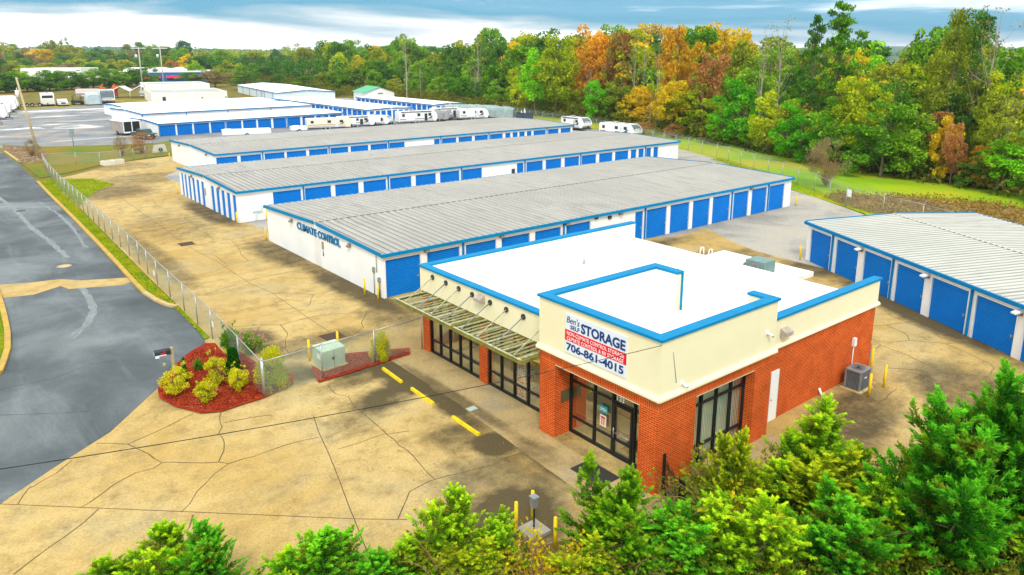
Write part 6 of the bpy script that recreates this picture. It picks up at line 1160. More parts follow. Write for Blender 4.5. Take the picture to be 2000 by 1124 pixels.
[129.6,340.8,8.7,7.81,"pine","dark_green","second-row dark green pine behind the left end of the white metal barn"],
[137.9,329.3,8.9,5.59,"pine","dark_green","left-hand second-row dark green pine behind the right end of the white metal barn"],
[147.2,324.8,8.0,6.99,"pine","dark_green","right-hand second-row dark green pine behind the right end of the white metal barn"],
[40.9,712.6,15.1,5.83,"broadleaf","green","third-row green broadleaf tree behind the long white warehouse at the far left"],
[49.8,695.4,14.8,6.59,"broadleaf","blue_green","third-row bluish green broadleaf tree behind the long white warehouse at the far left"],
[58.0,685.0,16.0,5.26,"broadleaf","grey_brown","left-hand third-row grey-brown thinning broadleaf tree behind the long white warehouse at the far left"],
[64.7,680.2,14.3,5.56,"pine","green","third-row green pine behind the long white warehouse at the far left"],
[71.5,678.5,14.2,6.15,"pine","dark_green","third-row dark green pine behind the long white warehouse at the far left"],
[79.3,674.2,13.8,6.08,"broadleaf","grey_brown","right-hand third-row grey-brown thinning broadleaf tree behind the long white warehouse at the far left"],
[87.7,666.3,16.3,7.05,"broadleaf","gold","third-row golden yellow broadleaf tree behind the long white warehouse at the far left"],
[97.2,664.4,14.2,6.82,"broadleaf","dark_green","third-row dark green broadleaf tree behind the long white warehouse at the far left"],
[107.7,656.0,14.5,5.71,"broadleaf","olive","third-row olive broadleaf tree beyond the hedge left of the power poles"],
[115.1,644.3,10.8,6.79,"broadleaf","blue_green","third-row bluish green broadleaf tree beyond the hedge left of the power poles"],
[124.8,629.9,11.3,5.05,"broadleaf","dark_green","third-row dark green broadleaf tree beyond the hedge left of the power poles"],
[130.1,616.5,13.4,5.22,"pine","dark_green","third-row dark green pine behind the blue-fronted building"],
[132.3,587.7,11.3,5.44,"broadleaf","green","left-hand third-row green broadleaf tree behind the blue-fronted building"],
[132.0,551.4,12.0,5.79,"broadleaf","green","right-hand third-row green broadleaf tree behind the blue-fronted building"],
[130.6,504.1,12.9,5.48,"broadleaf","yellow_green","third-row yellow-green broadleaf tree behind the blue-fronted building"],
[130.8,467.6,13.3,6.09,"broadleaf","gold","third-row golden yellow broadleaf tree behind the blue-fronted building"],
[134.0,449.3,13.3,7.96,"broadleaf","dark_green","third-row dark green broadleaf tree behind the tiered white flat-roofed building"],
[137.8,414.3,10.6,7.67,"broadleaf","olive","third-row olive broadleaf tree behind the tiered white flat-roofed building"],
[147.8,406.6,9.5,5.1,"pine","green","third-row green pine behind the left end of the white metal barn"],
[152.7,392.9,10.1,6.66,"broadleaf","dark_green","third-row dark green broadleaf tree behind the left end of the white metal barn"],
[162.0,380.3,10.6,7.94,"broadleaf","green","third-row green broadleaf tree behind the right end of the white metal barn"],
[172.2,370.4,11.6,6.03,"broadleaf","yellow_green","left-hand third-row yellow-green broadleaf tree behind the right end of the white metal barn"],
[51.4,784.4,21.3,7.68,"broadleaf","olive","leftmost tall inner olive broadleaf tree behind the long white warehouse at the far left"],
[61.1,770.9,18.6,7.01,"broadleaf","dark_green","tall inner dark green broadleaf tree behind the long white warehouse at the far left"],
[70.7,768.6,22.6,9.49,"broadleaf","olive","second from left tall inner olive broadleaf tree behind the far-left warehouse"],
[82.3,764.3,16.4,6.32,"broadleaf","olive","third from left tall inner olive broadleaf tree behind the far-left warehouse"],
[91.3,761.8,18.2,7.6,"broadleaf","gold","tall inner golden yellow broadleaf tree behind the long white warehouse at the far left"],
[101.0,750.8,23.7,6.33,"broadleaf","olive","fourth from left tall inner olive broadleaf tree behind the far-left warehouse"],
[108.8,746.9,21.8,8.2,"broadleaf","olive","fifth from left tall inner olive broadleaf tree behind the far-left warehouse"],
[116.6,723.4,18.1,6.37,"broadleaf","olive","tall inner olive broadleaf tree beyond the hedge left of the power poles"],
[126.0,717.8,16.1,8.97,"broadleaf","green","tall inner green broadleaf tree beyond the hedge left of the power poles"],
[137.7,711.4,17.1,7.7,"pine","dark_green","tall inner dark green pine beyond the hedge left of the power poles"],
[146.6,698.8,13.6,6.34,"broadleaf","blue_green","tall inner bluish green broadleaf tree behind the blue-fronted building"],
[150.4,663.9,16.7,9.7,"broadleaf","grey_brown","tall inner grey-brown thinning broadleaf tree behind the blue-fronted building"],
[152.8,605.1,18.1,8.62,"broadleaf","dark_green","tall inner dark green broadleaf tree behind the blue-fronted building"],
[151.0,547.8,17.8,8.11,"broadleaf","green","tall inner green broadleaf tree behind the blue-fronted building"],
[156.1,519.6,16.2,7.15,"broadleaf","olive","tall inner olive broadleaf tree behind the tiered white flat-roofed building"],
[159.6,492.6,17.0,8.32,"broadleaf","green","tall inner green broadleaf tree behind the tiered white flat-roofed building"],
[169.6,480.2,13.0,6.45,"broadleaf","blue_green","tall inner bluish green broadleaf tree behind the left end of the white metal barn"],
[176.7,468.0,12.0,7.55,"pine","dark_green","left-hand tall inner dark green pine behind the left end of the white metal barn"],
[186.6,461.0,13.6,8.56,"pine","dark_green","right-hand tall inner dark green pine behind the left end of the white metal barn"],
[198.4,449.8,17.0,8.58,"broadleaf","olive","tall inner olive broadleaf tree behind the right end of the white metal barn"],
[207.1,436.1,22.1,9.66,"broadleaf","green","tall inner green broadleaf tree behind the right end of the white metal barn"],
[52.1,897.2,21.9,6.97,"broadleaf","grey_brown","left-hand tall back grey-brown thinning broadleaf tree behind the long white warehouse at the far left"],
[60.4,883.1,21.6,7.15,"broadleaf","blue_green","tall back bluish green broadleaf tree behind the long white warehouse at the far left"],
[71.5,886.9,24.8,9.88,"broadleaf","olive","tall back olive broadleaf tree behind the long white warehouse at the far left"],
[86.8,868.3,23.0,8.82,"pine","green","tall back green pine behind the long white warehouse at the far left"],
[98.2,865.5,19.6,7.64,"broadleaf","grey_brown","central tall back grey-brown thinning broadleaf tree behind the long white warehouse at the far left"],
[108.2,849.6,19.9,6.92,"broadleaf","green","tall back green broadleaf tree behind the long white warehouse at the far left"],
[115.8,840.0,22.3,6.67,"broadleaf","grey_brown","right-hand tall back grey-brown thinning broadleaf tree behind the long white warehouse at the far left"],
[125.3,834.3,27.3,6.45,"broadleaf","dark_green","tall back dark green broadleaf tree behind the long white warehouse at the far left"],
[136.1,830.4,19.9,8.93,"broadleaf","olive","left-hand tall back olive broadleaf tree beyond the hedge left of the power poles"],
[151.3,827.4,20.0,7.83,"broadleaf","blue_green","tall back bluish green broadleaf tree beyond the hedge left of the power poles"],
[163.5,816.8,16.3,8.76,"broadleaf","olive","right-hand tall back olive broadleaf tree beyond the hedge left of the power poles"],
[169.2,788.7,23.1,6.75,"broadleaf","olive","left-hand tall back olive broadleaf tree behind the blue-fronted building"],
[170.8,745.1,22.7,6.43,"broadleaf","green","left-hand tall back green broadleaf tree behind the blue-fronted building"],
[172.4,714.8,21.5,6.7,"broadleaf","green","right-hand tall back green broadleaf tree behind the blue-fronted building"],
[176.0,684.2,18.8,9.25,"broadleaf","olive","right-hand tall back olive broadleaf tree behind the blue-fronted building"],
[180.5,646.1,24.7,7.71,"broadleaf","blue_green","tall back bluish green broadleaf tree behind the blue-fronted building"],
[183.1,605.5,15.1,9.75,"broadleaf","dark_green","tall back dark green broadleaf tree behind the tiered white flat-roofed building"],
[191.0,584.8,15.5,6.79,"broadleaf","olive","tall back olive broadleaf tree behind the tiered white flat-roofed building"],
[199.1,576.4,14.9,6.44,"broadleaf","yellow_green","left-hand tall back yellow-green broadleaf tree behind the left end of the white metal barn"],
[203.8,559.8,14.8,9.99,"broadleaf","yellow_green","right-hand tall back yellow-green broadleaf tree behind the left end of the white metal barn"],
[217.6,548.2,17.2,6.47,"broadleaf","blue_green","tall back bluish green broadleaf tree behind the left end of the white metal barn"],
[224.6,534.8,20.3,9.98,"broadleaf","yellow_green","tall back yellow-green broadleaf tree behind the right end of the white metal barn"],
[236.5,515.4,14.7,6.7,"broadleaf","olive","tall back olive broadleaf tree behind the right end of the white metal barn"],
[118.6,138.8,15.7,4.72,"broadleaf","bright_green","tall bright green tree at the wood edge left of the two trailers"],
[120.5,133.5,19.8,5.54,"tall","yellow_green","tall yellow-green tree rising right behind the tall bright green one"],
[119.2,118.5,9.9,4.16,"shrubby","bright_green","bright green rounded tree straight above the left trailer by the fence"],
[120.8,112.7,11.1,4.66,"shrubby","olive","broad drooping olive-gold tree above the right trailer by the fence"],
[120.0,109.0,7.4,3.1,"shrubby","gold","low golden tree at the foot of the broad olive one above the right trailer"],
[132.9,135.7,20.9,5.42,"broadleaf","orange","orange tree high in the woods above the two parked trailers"],
[133.4,131.4,20.6,4.96,"broadleaf","orange","deep orange tree high in the woods right of the first orange one"],
[130.1,122.1,20.2,4.03,"tall","rust","narrow dark red tree among the orange crowns above the right trailer"],
[132.7,120.9,20.9,5.42,"broadleaf","yellow_green","yellow-topped tree beside the narrow dark red one"],
[114.4,92.8,20.9,4.18,"broadleaf","orange","orange-topped tree on the skyline beyond the middle storage building"],
[109.8,89.7,9.7,3.89,"broadleaf","gold","small golden tree with a pale trunk at the wood edge beyond the middle building"],
[112.8,85.2,9.5,4.0,"shrubby","yellow_green","yellow-green thicket tree left of the bright green one"],
[106.5,73.2,11.1,4.68,"shrubby","bright_green","rounded bright green tree at the wood edge left of the pale bare trunks"],
[104.4,66.6,9.6,3.45,"shrubby","yellow_green","yellow-green tree at the wood edge beyond the climate control building"],
[116.3,86.8,14.6,3.8,"tall","rust","small rusty red tree in the middle of the woods beyond the climate control building"],
[97.7,56.6,8.8,3.94,"shrubby","bright_green","vivid green bushy tree left of the lone brown bush"],
[96.7,51.5,9.5,4.0,"shrubby","green","large green tree right behind the lone brown bush"],
[97.0,48.4,11.6,3.48,"broadleaf","yellow_green","golden-topped green tree right of the lone brown bush"],
[93.8,43.2,10.2,4.58,"shrubby","green","large deep green tree above the white fence sign"],
[95.8,40.6,9.0,3.78,"shrubby","green","broad deep green tree right of the white fence sign"],
[95.1,36.6,8.1,1.93,"shrubby","gold","golden yellow tree above the rubble bank"],
[94.4,35.3,7.6,1.29,"tall","rust","reddish tree beside the golden one above the rubble bank"],
[94.7,32.6,4.6,2.29,"shrubby","dark_green","dark green round bush at the foot of the woods above the angled building"],
[94.4,29.7,10.5,3.56,"broadleaf","olive","olive tree with grey limbs at the right edge of the picture"],
[107.7,57.9,22.5,5.86,"openpine","green","tallest open-branched pine standing above the skyline"],
[105.0,60.1,20.6,3.29,"openpine","dark_green","second open pine just left of the tallest one"],
[104.6,40.6,20.7,3.52,"pine","olive","tall narrow conifer on the skyline at the right"],
[106.9,38.8,20.8,3.12,"pine","dark_green","tallest dark conifer on the skyline at the far right"],
[107.3,37.3,20.3,6.08,"snag","grey_brown","bare-topped tree beside the tall dark conifers"],
[119.9,200.9,20.2,4.85,"snag","rust","half-bare reddish tree rising behind the rear row of blue doors"],
[123.2,198.2,12.4,1.49,"snag","grey_brown","pale dead trunk behind the rear row of blue doors"],
[128.3,176.8,13.3,1.59,"snag","grey_brown","thin pale dead trunk behind the covered motorhomes"],
[134.3,183.3,21.8,4.37,"snag","gold","thin-topped yellowing tree left of the solid green skyline"],
[122.8,111.1,19.4,2.52,"snag","grey_brown","pale bare trunk in the woods,left one of three close together"],
[124.6,109.7,19.0,2.46,"snag","grey_brown","pale bare trunk in the woods,middle one of three close together"],
[111.8,95.1,18.0,2.34,"snag","grey_brown","tallest pale bare trunk reaching down to the grass beyond the middle building"],
[110.9,95.9,8.2,1.2,"snag","grey_brown","short pale dead stick of a trunk beside the tallest bare trunk"],
[104.9,68.2,19.2,3.45,"snag","grey_brown","pale bare tree above the climate control roof end,left of two"],
[106.9,66.6,20.2,4.05,"snag","grey_brown","tall pale bare tree above the climate control roof end,right of two"],
[122.7,124.5,12.2,3.66,"snag","grey_brown","spreading grey leafless crown between the bright green and orange trees"],
[94.1,30.3,11.0,3.3,"snag","grey_brown","grey forked leafless tree near the right edge of the picture"]]
# ================================================================ VEGETATION
def np_mesh(name, verts, faces_n, mat_, mats=None):
    """verts (k*faces_n,3): consecutive groups of faces_n vertices form one face each"""
    k = len(verts) // faces_n; me = bpy.data.meshes.new(name)
    me.vertices.add(len(verts)); me.vertices.foreach_set('co', np.asarray(verts, dtype=np.float32).ravel())
    me.loops.add(len(verts)); me.loops.foreach_set('vertex_index', np.arange(len(verts), dtype=np.int32))
    me.polygons.add(k); me.polygons.foreach_set('loop_start', np.arange(0, len(verts), faces_n, dtype=np.int32))
    me.polygons.foreach_set('loop_total', np.full(k, faces_n, dtype=np.int32)); me.update(calc_edges=True)
    if mat_: me.materials.append(mat_)
    return me
def leaves(rg, P, size, asp=0.6, up=0.35, droop=None, dirs=None):
    """diamond leaves at points P, random orientation; dirs: preferred long axis"""
    n = len(P); a = rg.normal(size=(n, 3))
    if dirs is not None: a = dirs + a * 0.42
    a /= np.linalg.norm(a, axis=1, keepdims=True) + 1e-9
    b = rg.normal(size=(n, 3)); b[:, 2] += up; b -= (b * a).sum(1, keepdims=True) * a; b /= np.linalg.norm(b, axis=1, keepdims=True) + 1e-9
    s = (np.asarray(size) * rg.uniform(0.6, 1.35, n))[:, None]; w = s * asp
    c = np.cross(a, b)
    q = np.stack([P - a * s * 0.5, P + c * w * 0.5 , P + a * s * 0.5, P - c * w * 0.5], 1)
    return q.reshape(-1, 3)
def clump_points(rg, centers, radii, per, shell=0.55, flat=0.8):
    out = []
    for c, r in zip(centers, radii):
        n = max(3, int(per * (r ** 2))); d = rg.normal(size=(n, 3)); d /= np.linalg.norm(d, axis=1, keepdims=True)
        rr = r * (shell + (1 - shell) * rg.random(n) ** 0.7); p = d * rr[:, None]; p[:, 2] *= flat; out.append(p + c)
    return np.concatenate(out)
def limb_mesh(rg, H, z0, targets, tr, m=BARK, name='trunk', bend=0.3):
    mb = MB(); n = 6; pts = []; x = y = 0
    for i in range(n + 1):
        z = H * 0.93 * i / n; pts.append(Vector((x, y, z))); x += rg.uniform(-bend, bend) * H / 30; y += rg.uniform(-bend, bend) * H / 30
    for i in range(n):
        f0, f1 = 1 - i / n * 0.85, 1 - (i + 1) / n * 0.85; mb.tube(pts[i], pts[i + 1], tr * f0, tr * f1, 7, 0, False)
    for t in targets:
        zz = max(z0, t[2] - abs(rg.normal()) * 0.12 * H - 0.1 * H); k = min(n - 1, int(zz / (H * 0.93) * n)); fr = zz / (H * 0.93) * n - k
        p = pts[k].lerp(pts[k + 1], min(1, fr)); q = Vector(t); mid = p.lerp(q, 0.5) + Vector((0, 0, -0.03 * H)); r0 = tr * 0.32 * (1 - 0.6 * zz / H)
        mb.tube(p, mid, r0, r0 * 0.6, 5, 0, False); mb.tube(mid, q, r0 * 0.6, r0 * 0.15, 4, 0, False)
    o = mb.build(name, m); me = o.data; bpy.data.objects.remove(o); return me
VAR = {}
def tree_variant(kind, seed):
    """unit tree: height 10, nominal crown radius 3.6 (scaled per tree)"""
    if (kind, seed) in VAR: return VAR[(kind, seed)]
    rg = np.random.default_rng(seed * 17 + len(kind)); H = 10.0; mk = BARK; asp = 0.62
    if kind in ('broadleaf', 'shrubby', 'tall', 'airy'):
        zc, hz, R0 = {'broadleaf': (6.1, 4.0, 3.6), 'shrubby': (4.8, 5.0, 3.9), 'tall': (5.9, 4.3, 3.1), 'airy': (6.6, 3.4, 3.3)}[kind]
        nC = {'broadleaf': 62, 'shrubby': 66, 'tall': 58, 'airy': 42}[kind]; ph = rg.uniform(0, 6.28, 4); cs = []
        while len(cs) < nC:
            d = rg.normal(size=3); d /= np.linalg.norm(d); a = math.atan2(d[1], d[0]); lob = 1 + 0.20 * math.sin(2 * a + ph[0]) + 0.14 * math.sin(3 * a + ph[1]) + 0.16 * math.sin(4 * d[2] + ph[2] + a)
            rad = rg.uniform(0.35, 1.0) ** 0.5 * lob; z = zc + d[2] * hz * rad * 0.92
            if z < (0.9 if kind == 'shrubby' else 2.0) or z > 9.9: continue
            sh = 1.0 if d[2] < 0 else 1.0 - 0.1 * d[2]; cs.append((d[0] * R0 * rad * sh * 0.84, d[1] * R0 * rad * sh * 0.84, z))
        cs = np.array(cs); rad = rg.uniform(0.55, 1.15, nC) * (0.8 if kind == 'airy' else 1.0)
        P = clump_points(rg, cs, rad, 130 if kind != 'airy' else 80, 0.45, 0.72); V = leaves(rg, P, 0.34, 0.66, 0.6)
        tgt = cs[rg.choice(nC, 16, replace=False)]; tr = 0.19
    elif kind == 'pine':
        cs = []; rad = []
        for k in range(60):
            z = rg.uniform(2.6, 9.7); rr = 2.3 * (1 - ((z - 2.4) / 7.6) ** 1.5) + 0.25; a = rg.uniform(0, 6.28); q = rr * rg.uniform(0.45, 1.05); cs.append((q * math.cos(a), q * math.sin(a), z - 0.12 * q)); rad.append(rg.uniform(0.45, 0.85))
        cs = np.array(cs); P = clump_points(rg, cs, rad, 150, 0.3, 0.55); V = leaves(rg, P, 0.28, 0.42, 0.2); tgt = cs[::3]; tr = 0.16
    elif kind == 'openpine':
        cs = []; rad = []
        for k in range(70):
            z = 3.6 + 6.2 * rg.random() ** 0.8; a = rg.uniform(0, 6.28); q = rg.uniform(0.15, 1.0) * (3.4 * (1 - max(0, z - 5.2) / 5.6) if z > 5.2 else 2.4 + (z - 3.6) * 0.6); cs.append((q * math.cos(a), q * math.sin(a), z)); rad.append(rg.uniform(0.32, 0.68))
        cs = np.array(cs); P = clump_points(rg, cs, np.array(rad) * 1.05, 170, 0.25, 0.42); V = leaves(rg, P, 0.28, 0.5, 0.2); tgt = cs; tr = 0.13
    elif kind == 'snag':
        tgt = []
        for k in range(22): z = rg.uniform(4.0, 9.9); a = rg.uniform(0, 6.28); q = rg.uniform(0.5, 2.6) * (1.15 - z / 14); tgt.append((q * math.cos(a), q * math.sin(a), min(9.95, z + q * 0.5)))
        tgt = np.array(tgt); P = clump_points(rg, tgt[:14], np.full(14, 0.5), 55, 0.2, 0.8); V = leaves(rg, P, 0.17, 0.5); tr = 0.12; mk = PALE
    cm = np_mesh('crown', V, 4, LEAFM['green'])
    tm = limb_mesh(rg, H, 2.6 if kind != 'shrubby' else 0.8, tgt, tr, mk)
    if kind == 'snag':   # finer twigs
        pass
    VAR[(kind, seed)] = (cm, tm); return VAR[(kind, seed)]
CATN = {'broadleaf': 'broadleaf_tree', 'shrubby': 'bushy_tree', 'tall': 'slender_tree', 'airy': 'thin_crowned_tree', 'pine': 'pine_tree', 'openpine': 'pine_tree', 'snag': 'bare_tree'}
NS = {'broadleaf': 7, 'shrubby': 4, 'tall': 4, 'airy': 3, 'pine': 3, 'openpine': 2, 'snag': 4}
NR = {'broadleaf': 3.6, 'shrubby': 3.9, 'tall': 3.1, 'airy': 3.3, 'pine': 2.4, 'openpine': 3.3, 'snag': 2.6}
rt = random.Random(21)
for i, (x, y, h, rad, kind, col, lab) in enumerate(TREES):
    cm, tm = tree_variant(kind, i % NS[kind])
    s = h / 10.0; w = rad / NR[kind]
    o = empty(CATN[kind], (x, y, -0.05), rt.uniform(0, 6.28), label=lab, cat='tree', group='trees of the surrounding woods'); o.scale = (w, w, s)
    c = link('crown', cm, o); c.material_slots[0].link = 'OBJECT'; c.material_slots[0].material = LEAFM[col]
    t = link('trunk', tm, o); q = min(1.0, s / w) if w > s else 1.0; t.scale = (1, 1, 1)
# undergrowth below the woods and far-off woods
rg = np.random.default_rng(5)
def fpt(x, d):        # world point at view column x (photo pixels) and ground distance d
    dd = d * 0.9725 + 3.57; la = (x - 1000) / 1457 * dd; c_, s_ = math.cos(0.8944), math.sin(0.8944)
    return d * c_ + la * s_, d * s_ - la * c_
FX = [-80, 240, 440, 640, 700, 900, 1050, 1250, 1330, 1500, 1700, 1850, 2000, 2150]; FD = [520, 500, 340, 258, 262, 206, 179, 149, 130, 109, 91, 83, 73, 62]
cs = []; rad = []
for k in range(2300):
    x = rg.uniform(-80, 2140); d = np.interp(x, FX, FD) + (3 + abs(rg.normal()) * 14) * (1 if x > 640 else 4); X, Y = fpt(x, d); cs.append((X, Y, rg.uniform(0.2, 2.4) * (1 if x > 640 else 1.8))); rad.append(rg.uniform(0.8, 1.9) * (1 if x > 640 else 1.8))
P = clump_points(rg, np.array(cs), rad, 14, 0.3, 0.8)
UG = leaf_mat('undergrowth', (0.04, 0.10, 0.01), (0.14, 0.20, 0.02), (0.40, 0.27, 0.05))
setp(link('undergrowth', np_mesh('undergrowth', leaves(rg, P, 0.5, 0.7), 4, UG)), 'tangled low undergrowth along the foot of the woods', 'undergrowth', None, 'stuff')
cs = []; rad = []
for k in range(1200):
    x = rg.uniform(200, 2140); d = np.interp(x, FX, FD) + 40 + rg.random() * 120; X, Y = fpt(x, d); z = rg.uniform(3, 11); cs.append((X, Y, z)); rad.append(rg.uniform(1.6, 3.4))
P = clump_points(rg, np.array(cs), rad, 6, 0.3, 0.9)
setp(link('inner_woods', np_mesh('inner_woods', leaves(rg, P, 1.0, 0.7), 4, LEAFM['dark_green'])), 'dark green interior of the woods between the trunks', 'woods', None, 'stuff')
for nm, d0, d1, n_, h0, h1, ls, ms in (('far_woods', 780, 1500, 3000, 9, 17, 3.0, LEAFM['olive']), ('distant_woods', 1500, 3300, 3600, 12, 34, 5.5, LEAFM['blue_green'])):
    cs = []; rad = []
    for k in range(n_):
        x = rg.uniform(-500, 2300 if d0 > 1000 else 1500); d = rg.uniform(d0, d1); X, Y = fpt(x, d); hh = h0 + (h1 - h0) * (0.5 + 0.5 * math.sin(x * 0.011 + d * 0.002)) * (d - d0) / (d1 - d0) + rg.uniform(0, 3.5); cs.append((X, Y, hh - 5)); rad.append(rg.uniform(5.0, 9.0) * (1 if d0 < 1000 else 1.5))
    P = clump_points(rg, np.array(cs), np.array(rad) , 0.55 if d0 < 1000 else 0.28, 0.4, 0.75)
    setp(link(nm, np_mesh(nm, leaves(rg, P, ls, 0.75), 4, ms)), ['distant mixed autumn woods beyond the buildings', 'bluish far-off wooded ridge on the horizon'][d0 > 1000], 'woods', None, 'stuff')
# low wooded hills on the horizon
HM = varied('hill_woods', (0.03, 0.09, 0.06), (0.08, 0.11, 0.05), 0.02, 1.0, world=True)
mb = MB(); NX = 60
for k, (dist, amp, ph) in enumerate([(1450, 9, 0.3), (2500, 26, 1.1), (3300, 44, 2.0)]):
    prev = None
    for i in range(NX + 1):
        x = -900 + 4200 * i / NX; h = amp * (0.62 + 0.22 * math.sin(x * 0.0041 + ph) + 0.16 * math.sin(x * 0.013 + 2 * ph)); a = fpt(x, dist); b = fpt(x, dist - 260); c = fpt(x, dist + 400)
        cur = [(b[0], b[1], -1), (a[0], a[1], h), (c[0], c[1], -1)]
        if prev:
            mb.face([prev[0], cur[0], cur[1], prev[1]], sm=True); mb.face([prev[1], cur[1], cur[2], prev[2]], sm=True)
        prev = cur
mb.build('hills', HM, kind='structure')
# evergreen hedge in the far lot
hv = []
for i in range(15):
    t = i / 14; px = -10 + 300 * t; d = 285 + 60 * t + rt.uniform(-4, 4); X, Y = fpt(px, d); h = (7.6 + 1.2 * t) * rt.uniform(0.92, 1.08)
    cm, tm = tree_variant('shrubby', i % 4); o = empty('hedge_tree', (X, Y, -0.2), rt.uniform(0, 6.28), label=('evergreen hedge tree beyond the far lot, ' + ['leftmost of the row', 'second from the left end of the row', 'third from the left end of the row', 'fourth from the left end of the row', 'fifth from the left end of the row', 'sixth from the left end of the row', 'seventh from the left end of the row', 'in the middle of the row', 'seventh from the right end of the row', 'sixth from the right end of the row', 'fifth from the right end of the row', 'fourth from the right end of the row', 'third from the right end of the row', 'second from the right end of the row', 'rightmost of the row'][i]), cat='hedge tree', group='evergreen hedge along the far lot')
    o.scale = (1.55, 1.55, h / 10); c = link('crown', cm, o); c.material_slots[0].link = 'OBJECT'; c.material_slots[0].material = LEAFM[('green', 'dark_green', 'green')[i % 3]]; link('trunk', tm, o)
# ---------------------------------------------------------------- shrubs
SHV = {}
def shrub(loc, w, h, col, label, name='shrub', cat='shrub', kind='leafy', seed=0, group=None, ls=0.075, density=1.0):
    k = (kind, seed)
    if k not in SHV:
        rg = np.random.default_rng(100 + seed); cs = []; rad = []
        if kind == 'leafy':
            for i in range(44):
                d = rg.normal(size=3); d /= np.linalg.norm(d); z = 0.5 + d[2] * 0.42 * rg.uniform(0.6, 1.12); q = rg.uniform(0.4, 1.0); cs.append((d[0] * 0.42 * q, d[1] * 0.42 * q, max(0.1, z))); rad.append(rg.uniform(0.07, 0.15))
            for i in range(5): a = rg.uniform(0, 6.28); cs.append((0.3 * math.cos(a), 0.3 * math.sin(a), rg.uniform(0.95, 1.12))); rad.append(0.05)
            n = 4200
        elif kind == 'upright':
            for i in range(40): z = rg.uniform(0.08, 0.98); q = 0.34 * (1 - z ** 2.2) + 0.08; a = rg.uniform(0, 6.28); cs.append((q * math.cos(a), q * math.sin(a), z)); rad.append(0.17)
            n = 7000
        else:  # wiry: sparse twiggy dome
            for i in range(60): d = rg.normal(size=3); d /= np.linalg.norm(d); cs.append((d[0] * 0.42 * rg.uniform(0.5, 1.1), d[1] * 0.42 * rg.uniform(0.5, 1.1), 0.55 + d[2] * 0.4)); rad.append(rg.uniform(0.06, 0.14))
            n = 7000
        cs = np.array(cs); rad = np.array(rad); idx = rg.choice(len(cs), n, p=rad ** 2 / (rad ** 2).sum()); d = rg.normal(size=(n, 3)); d /= np.linalg.norm(d, axis=1, keepdims=True)
        P = cs[idx] + d * (rad[idx] * rg.uniform(0.5, 1.1, n))[:, None]; P[:, 2] = np.maximum(P[:, 2], 0.02)
        cm = np_mesh('foliage', leaves(rg, P, ls / max(w, 0.4) if kind != 'wiry' else 0.026, 0.4, 0.3), 4, LEAFM['green'])
        mb = MB()
        f = 0.35 if kind == 'wiry' else 1.0
        for c_ in cs[::1 if kind == 'wiry' else 2]:
            m1 = c_ * np.array([0.3, 0.3, 0.45]) + rg.normal(size=3) * 0.03; mb.tube((0.0, 0, 0), tuple(m1), 0.02 * f, 0.012 * f, 4, 0, False); mb.tube(tuple(m1), tuple(c_), 0.012 * f, 0.004 * f, 4, 0, False)
            if kind == 'wiry':
                for _ in range(3): mb.tube(tuple(c_), tuple(c_ + rg.normal(size=3) * 0.07), 0.0015, 0.0008, 3, 0, False)
        so = mb.build('stems', BARK if kind != 'wiry' else TWIG); sm = so.data; bpy.data.objects.remove(so); SHV[k] = (cm, sm)
    cm, sm = SHV[k]; o = empty(name, loc, rt.uniform(0, 6.28), label=label, cat=cat, group=group); o.scale = (w, w, h)
    c = link('foliage', cm, o); c.material_slots[0].link = 'OBJECT'; c.material_slots[0].material = LEAFM[col]; link('stems', sm, o); return o
sheet('mulch_bed', [(7.18, 35.24), (7.85, 36.65), (8.7, 37.76), (9.67, 38.9), (10.67, 39.6), (11.08, 39.3), (11.0, 37.6), (11.7, 37.2), (11.9, 35), (12.7, 33.9), (12.7, 32.7), (12.3, 31.8), (10.74, 31.25), (9.68, 31.2), (8.76, 31.1), (8.01, 31.5), (7.3, 32.9), (7.0, 34.2)], 0.06, MULCH)
_MP = [(7.3, 35.2), (8.0, 36.6), (8.9, 37.6), (9.8, 38.7), (10.8, 39.2), (10.9, 37.6), (11.5, 36.9), (11.7, 35), (12.5, 33.9), (12.5, 32.7), (12.1, 31.95), (10.74, 31.4), (9.68, 31.3), (8.76, 31.25), (8.1, 31.7), (7.4, 33.0), (7.15, 34.2)]
_MQ = [(13.5, 31.4), (13.8, 32.6), (14.2, 33.3), (15.6, 33.6), (17.1, 32.8), (18.6, 32.1), (18.4, 31.6), (16.52, 31.45)]
def inside(x, y, poly):
    c = False; j = len(poly) - 1
    for i in range(len(poly)):
        if (poly[i][1] > y) != (poly[j][1] > y) and x < (poly[j][0] - poly[i][0]) * (y - poly[i][1]) / (poly[j][1] - poly[i][1]) + poly[i][0]: c = not c
        j = i
    return c
def scatter(rg, poly, n, z):
    xs = [p[0] for p in poly]; ys = [p[1] for p in poly]; out = []
    while len(out) < n:
        x = rg.uniform(min(xs), max(xs)); y = rg.uniform(min(ys), max(ys))
        if inside(x, y, poly): out.append((x, y, z + rg.random() * 0.05))
    return np.array(out)
rg = np.random.default_rng(77)
P = np.concatenate([scatter(rg, _MP, 9000, 0.05), scatter(rg, _MQ, 3500, 0.05)])
setp(link('mulch_chips', np_mesh('mulch_chips', leaves(rg, P, 0.085, 0.45, 1.2), 4, LEAFM['mulch_chip'])), 'red wood chips covering the two planting beds', 'mulch', None, 'stuff')
_VG = [(11.05, 104), (12.8, 105.5), (12.1, 95.8), (12.0, 85), (11.65, 71), (11.33, 57), (11.2, 49), (11.2, 44), (11.05, 41), (10.9, 41), (11.0, 46.3), (10.85, 47.3), (10.65, 49), (10.5, 54), (10.65, 59), (10.95, 80)]
_VP = [(12.5, 106), (13.8, 105.4), (16.8, 103.3), (17.9, 97), (15.6, 94.0), (13.6, 89.5), (12.2, 85)]
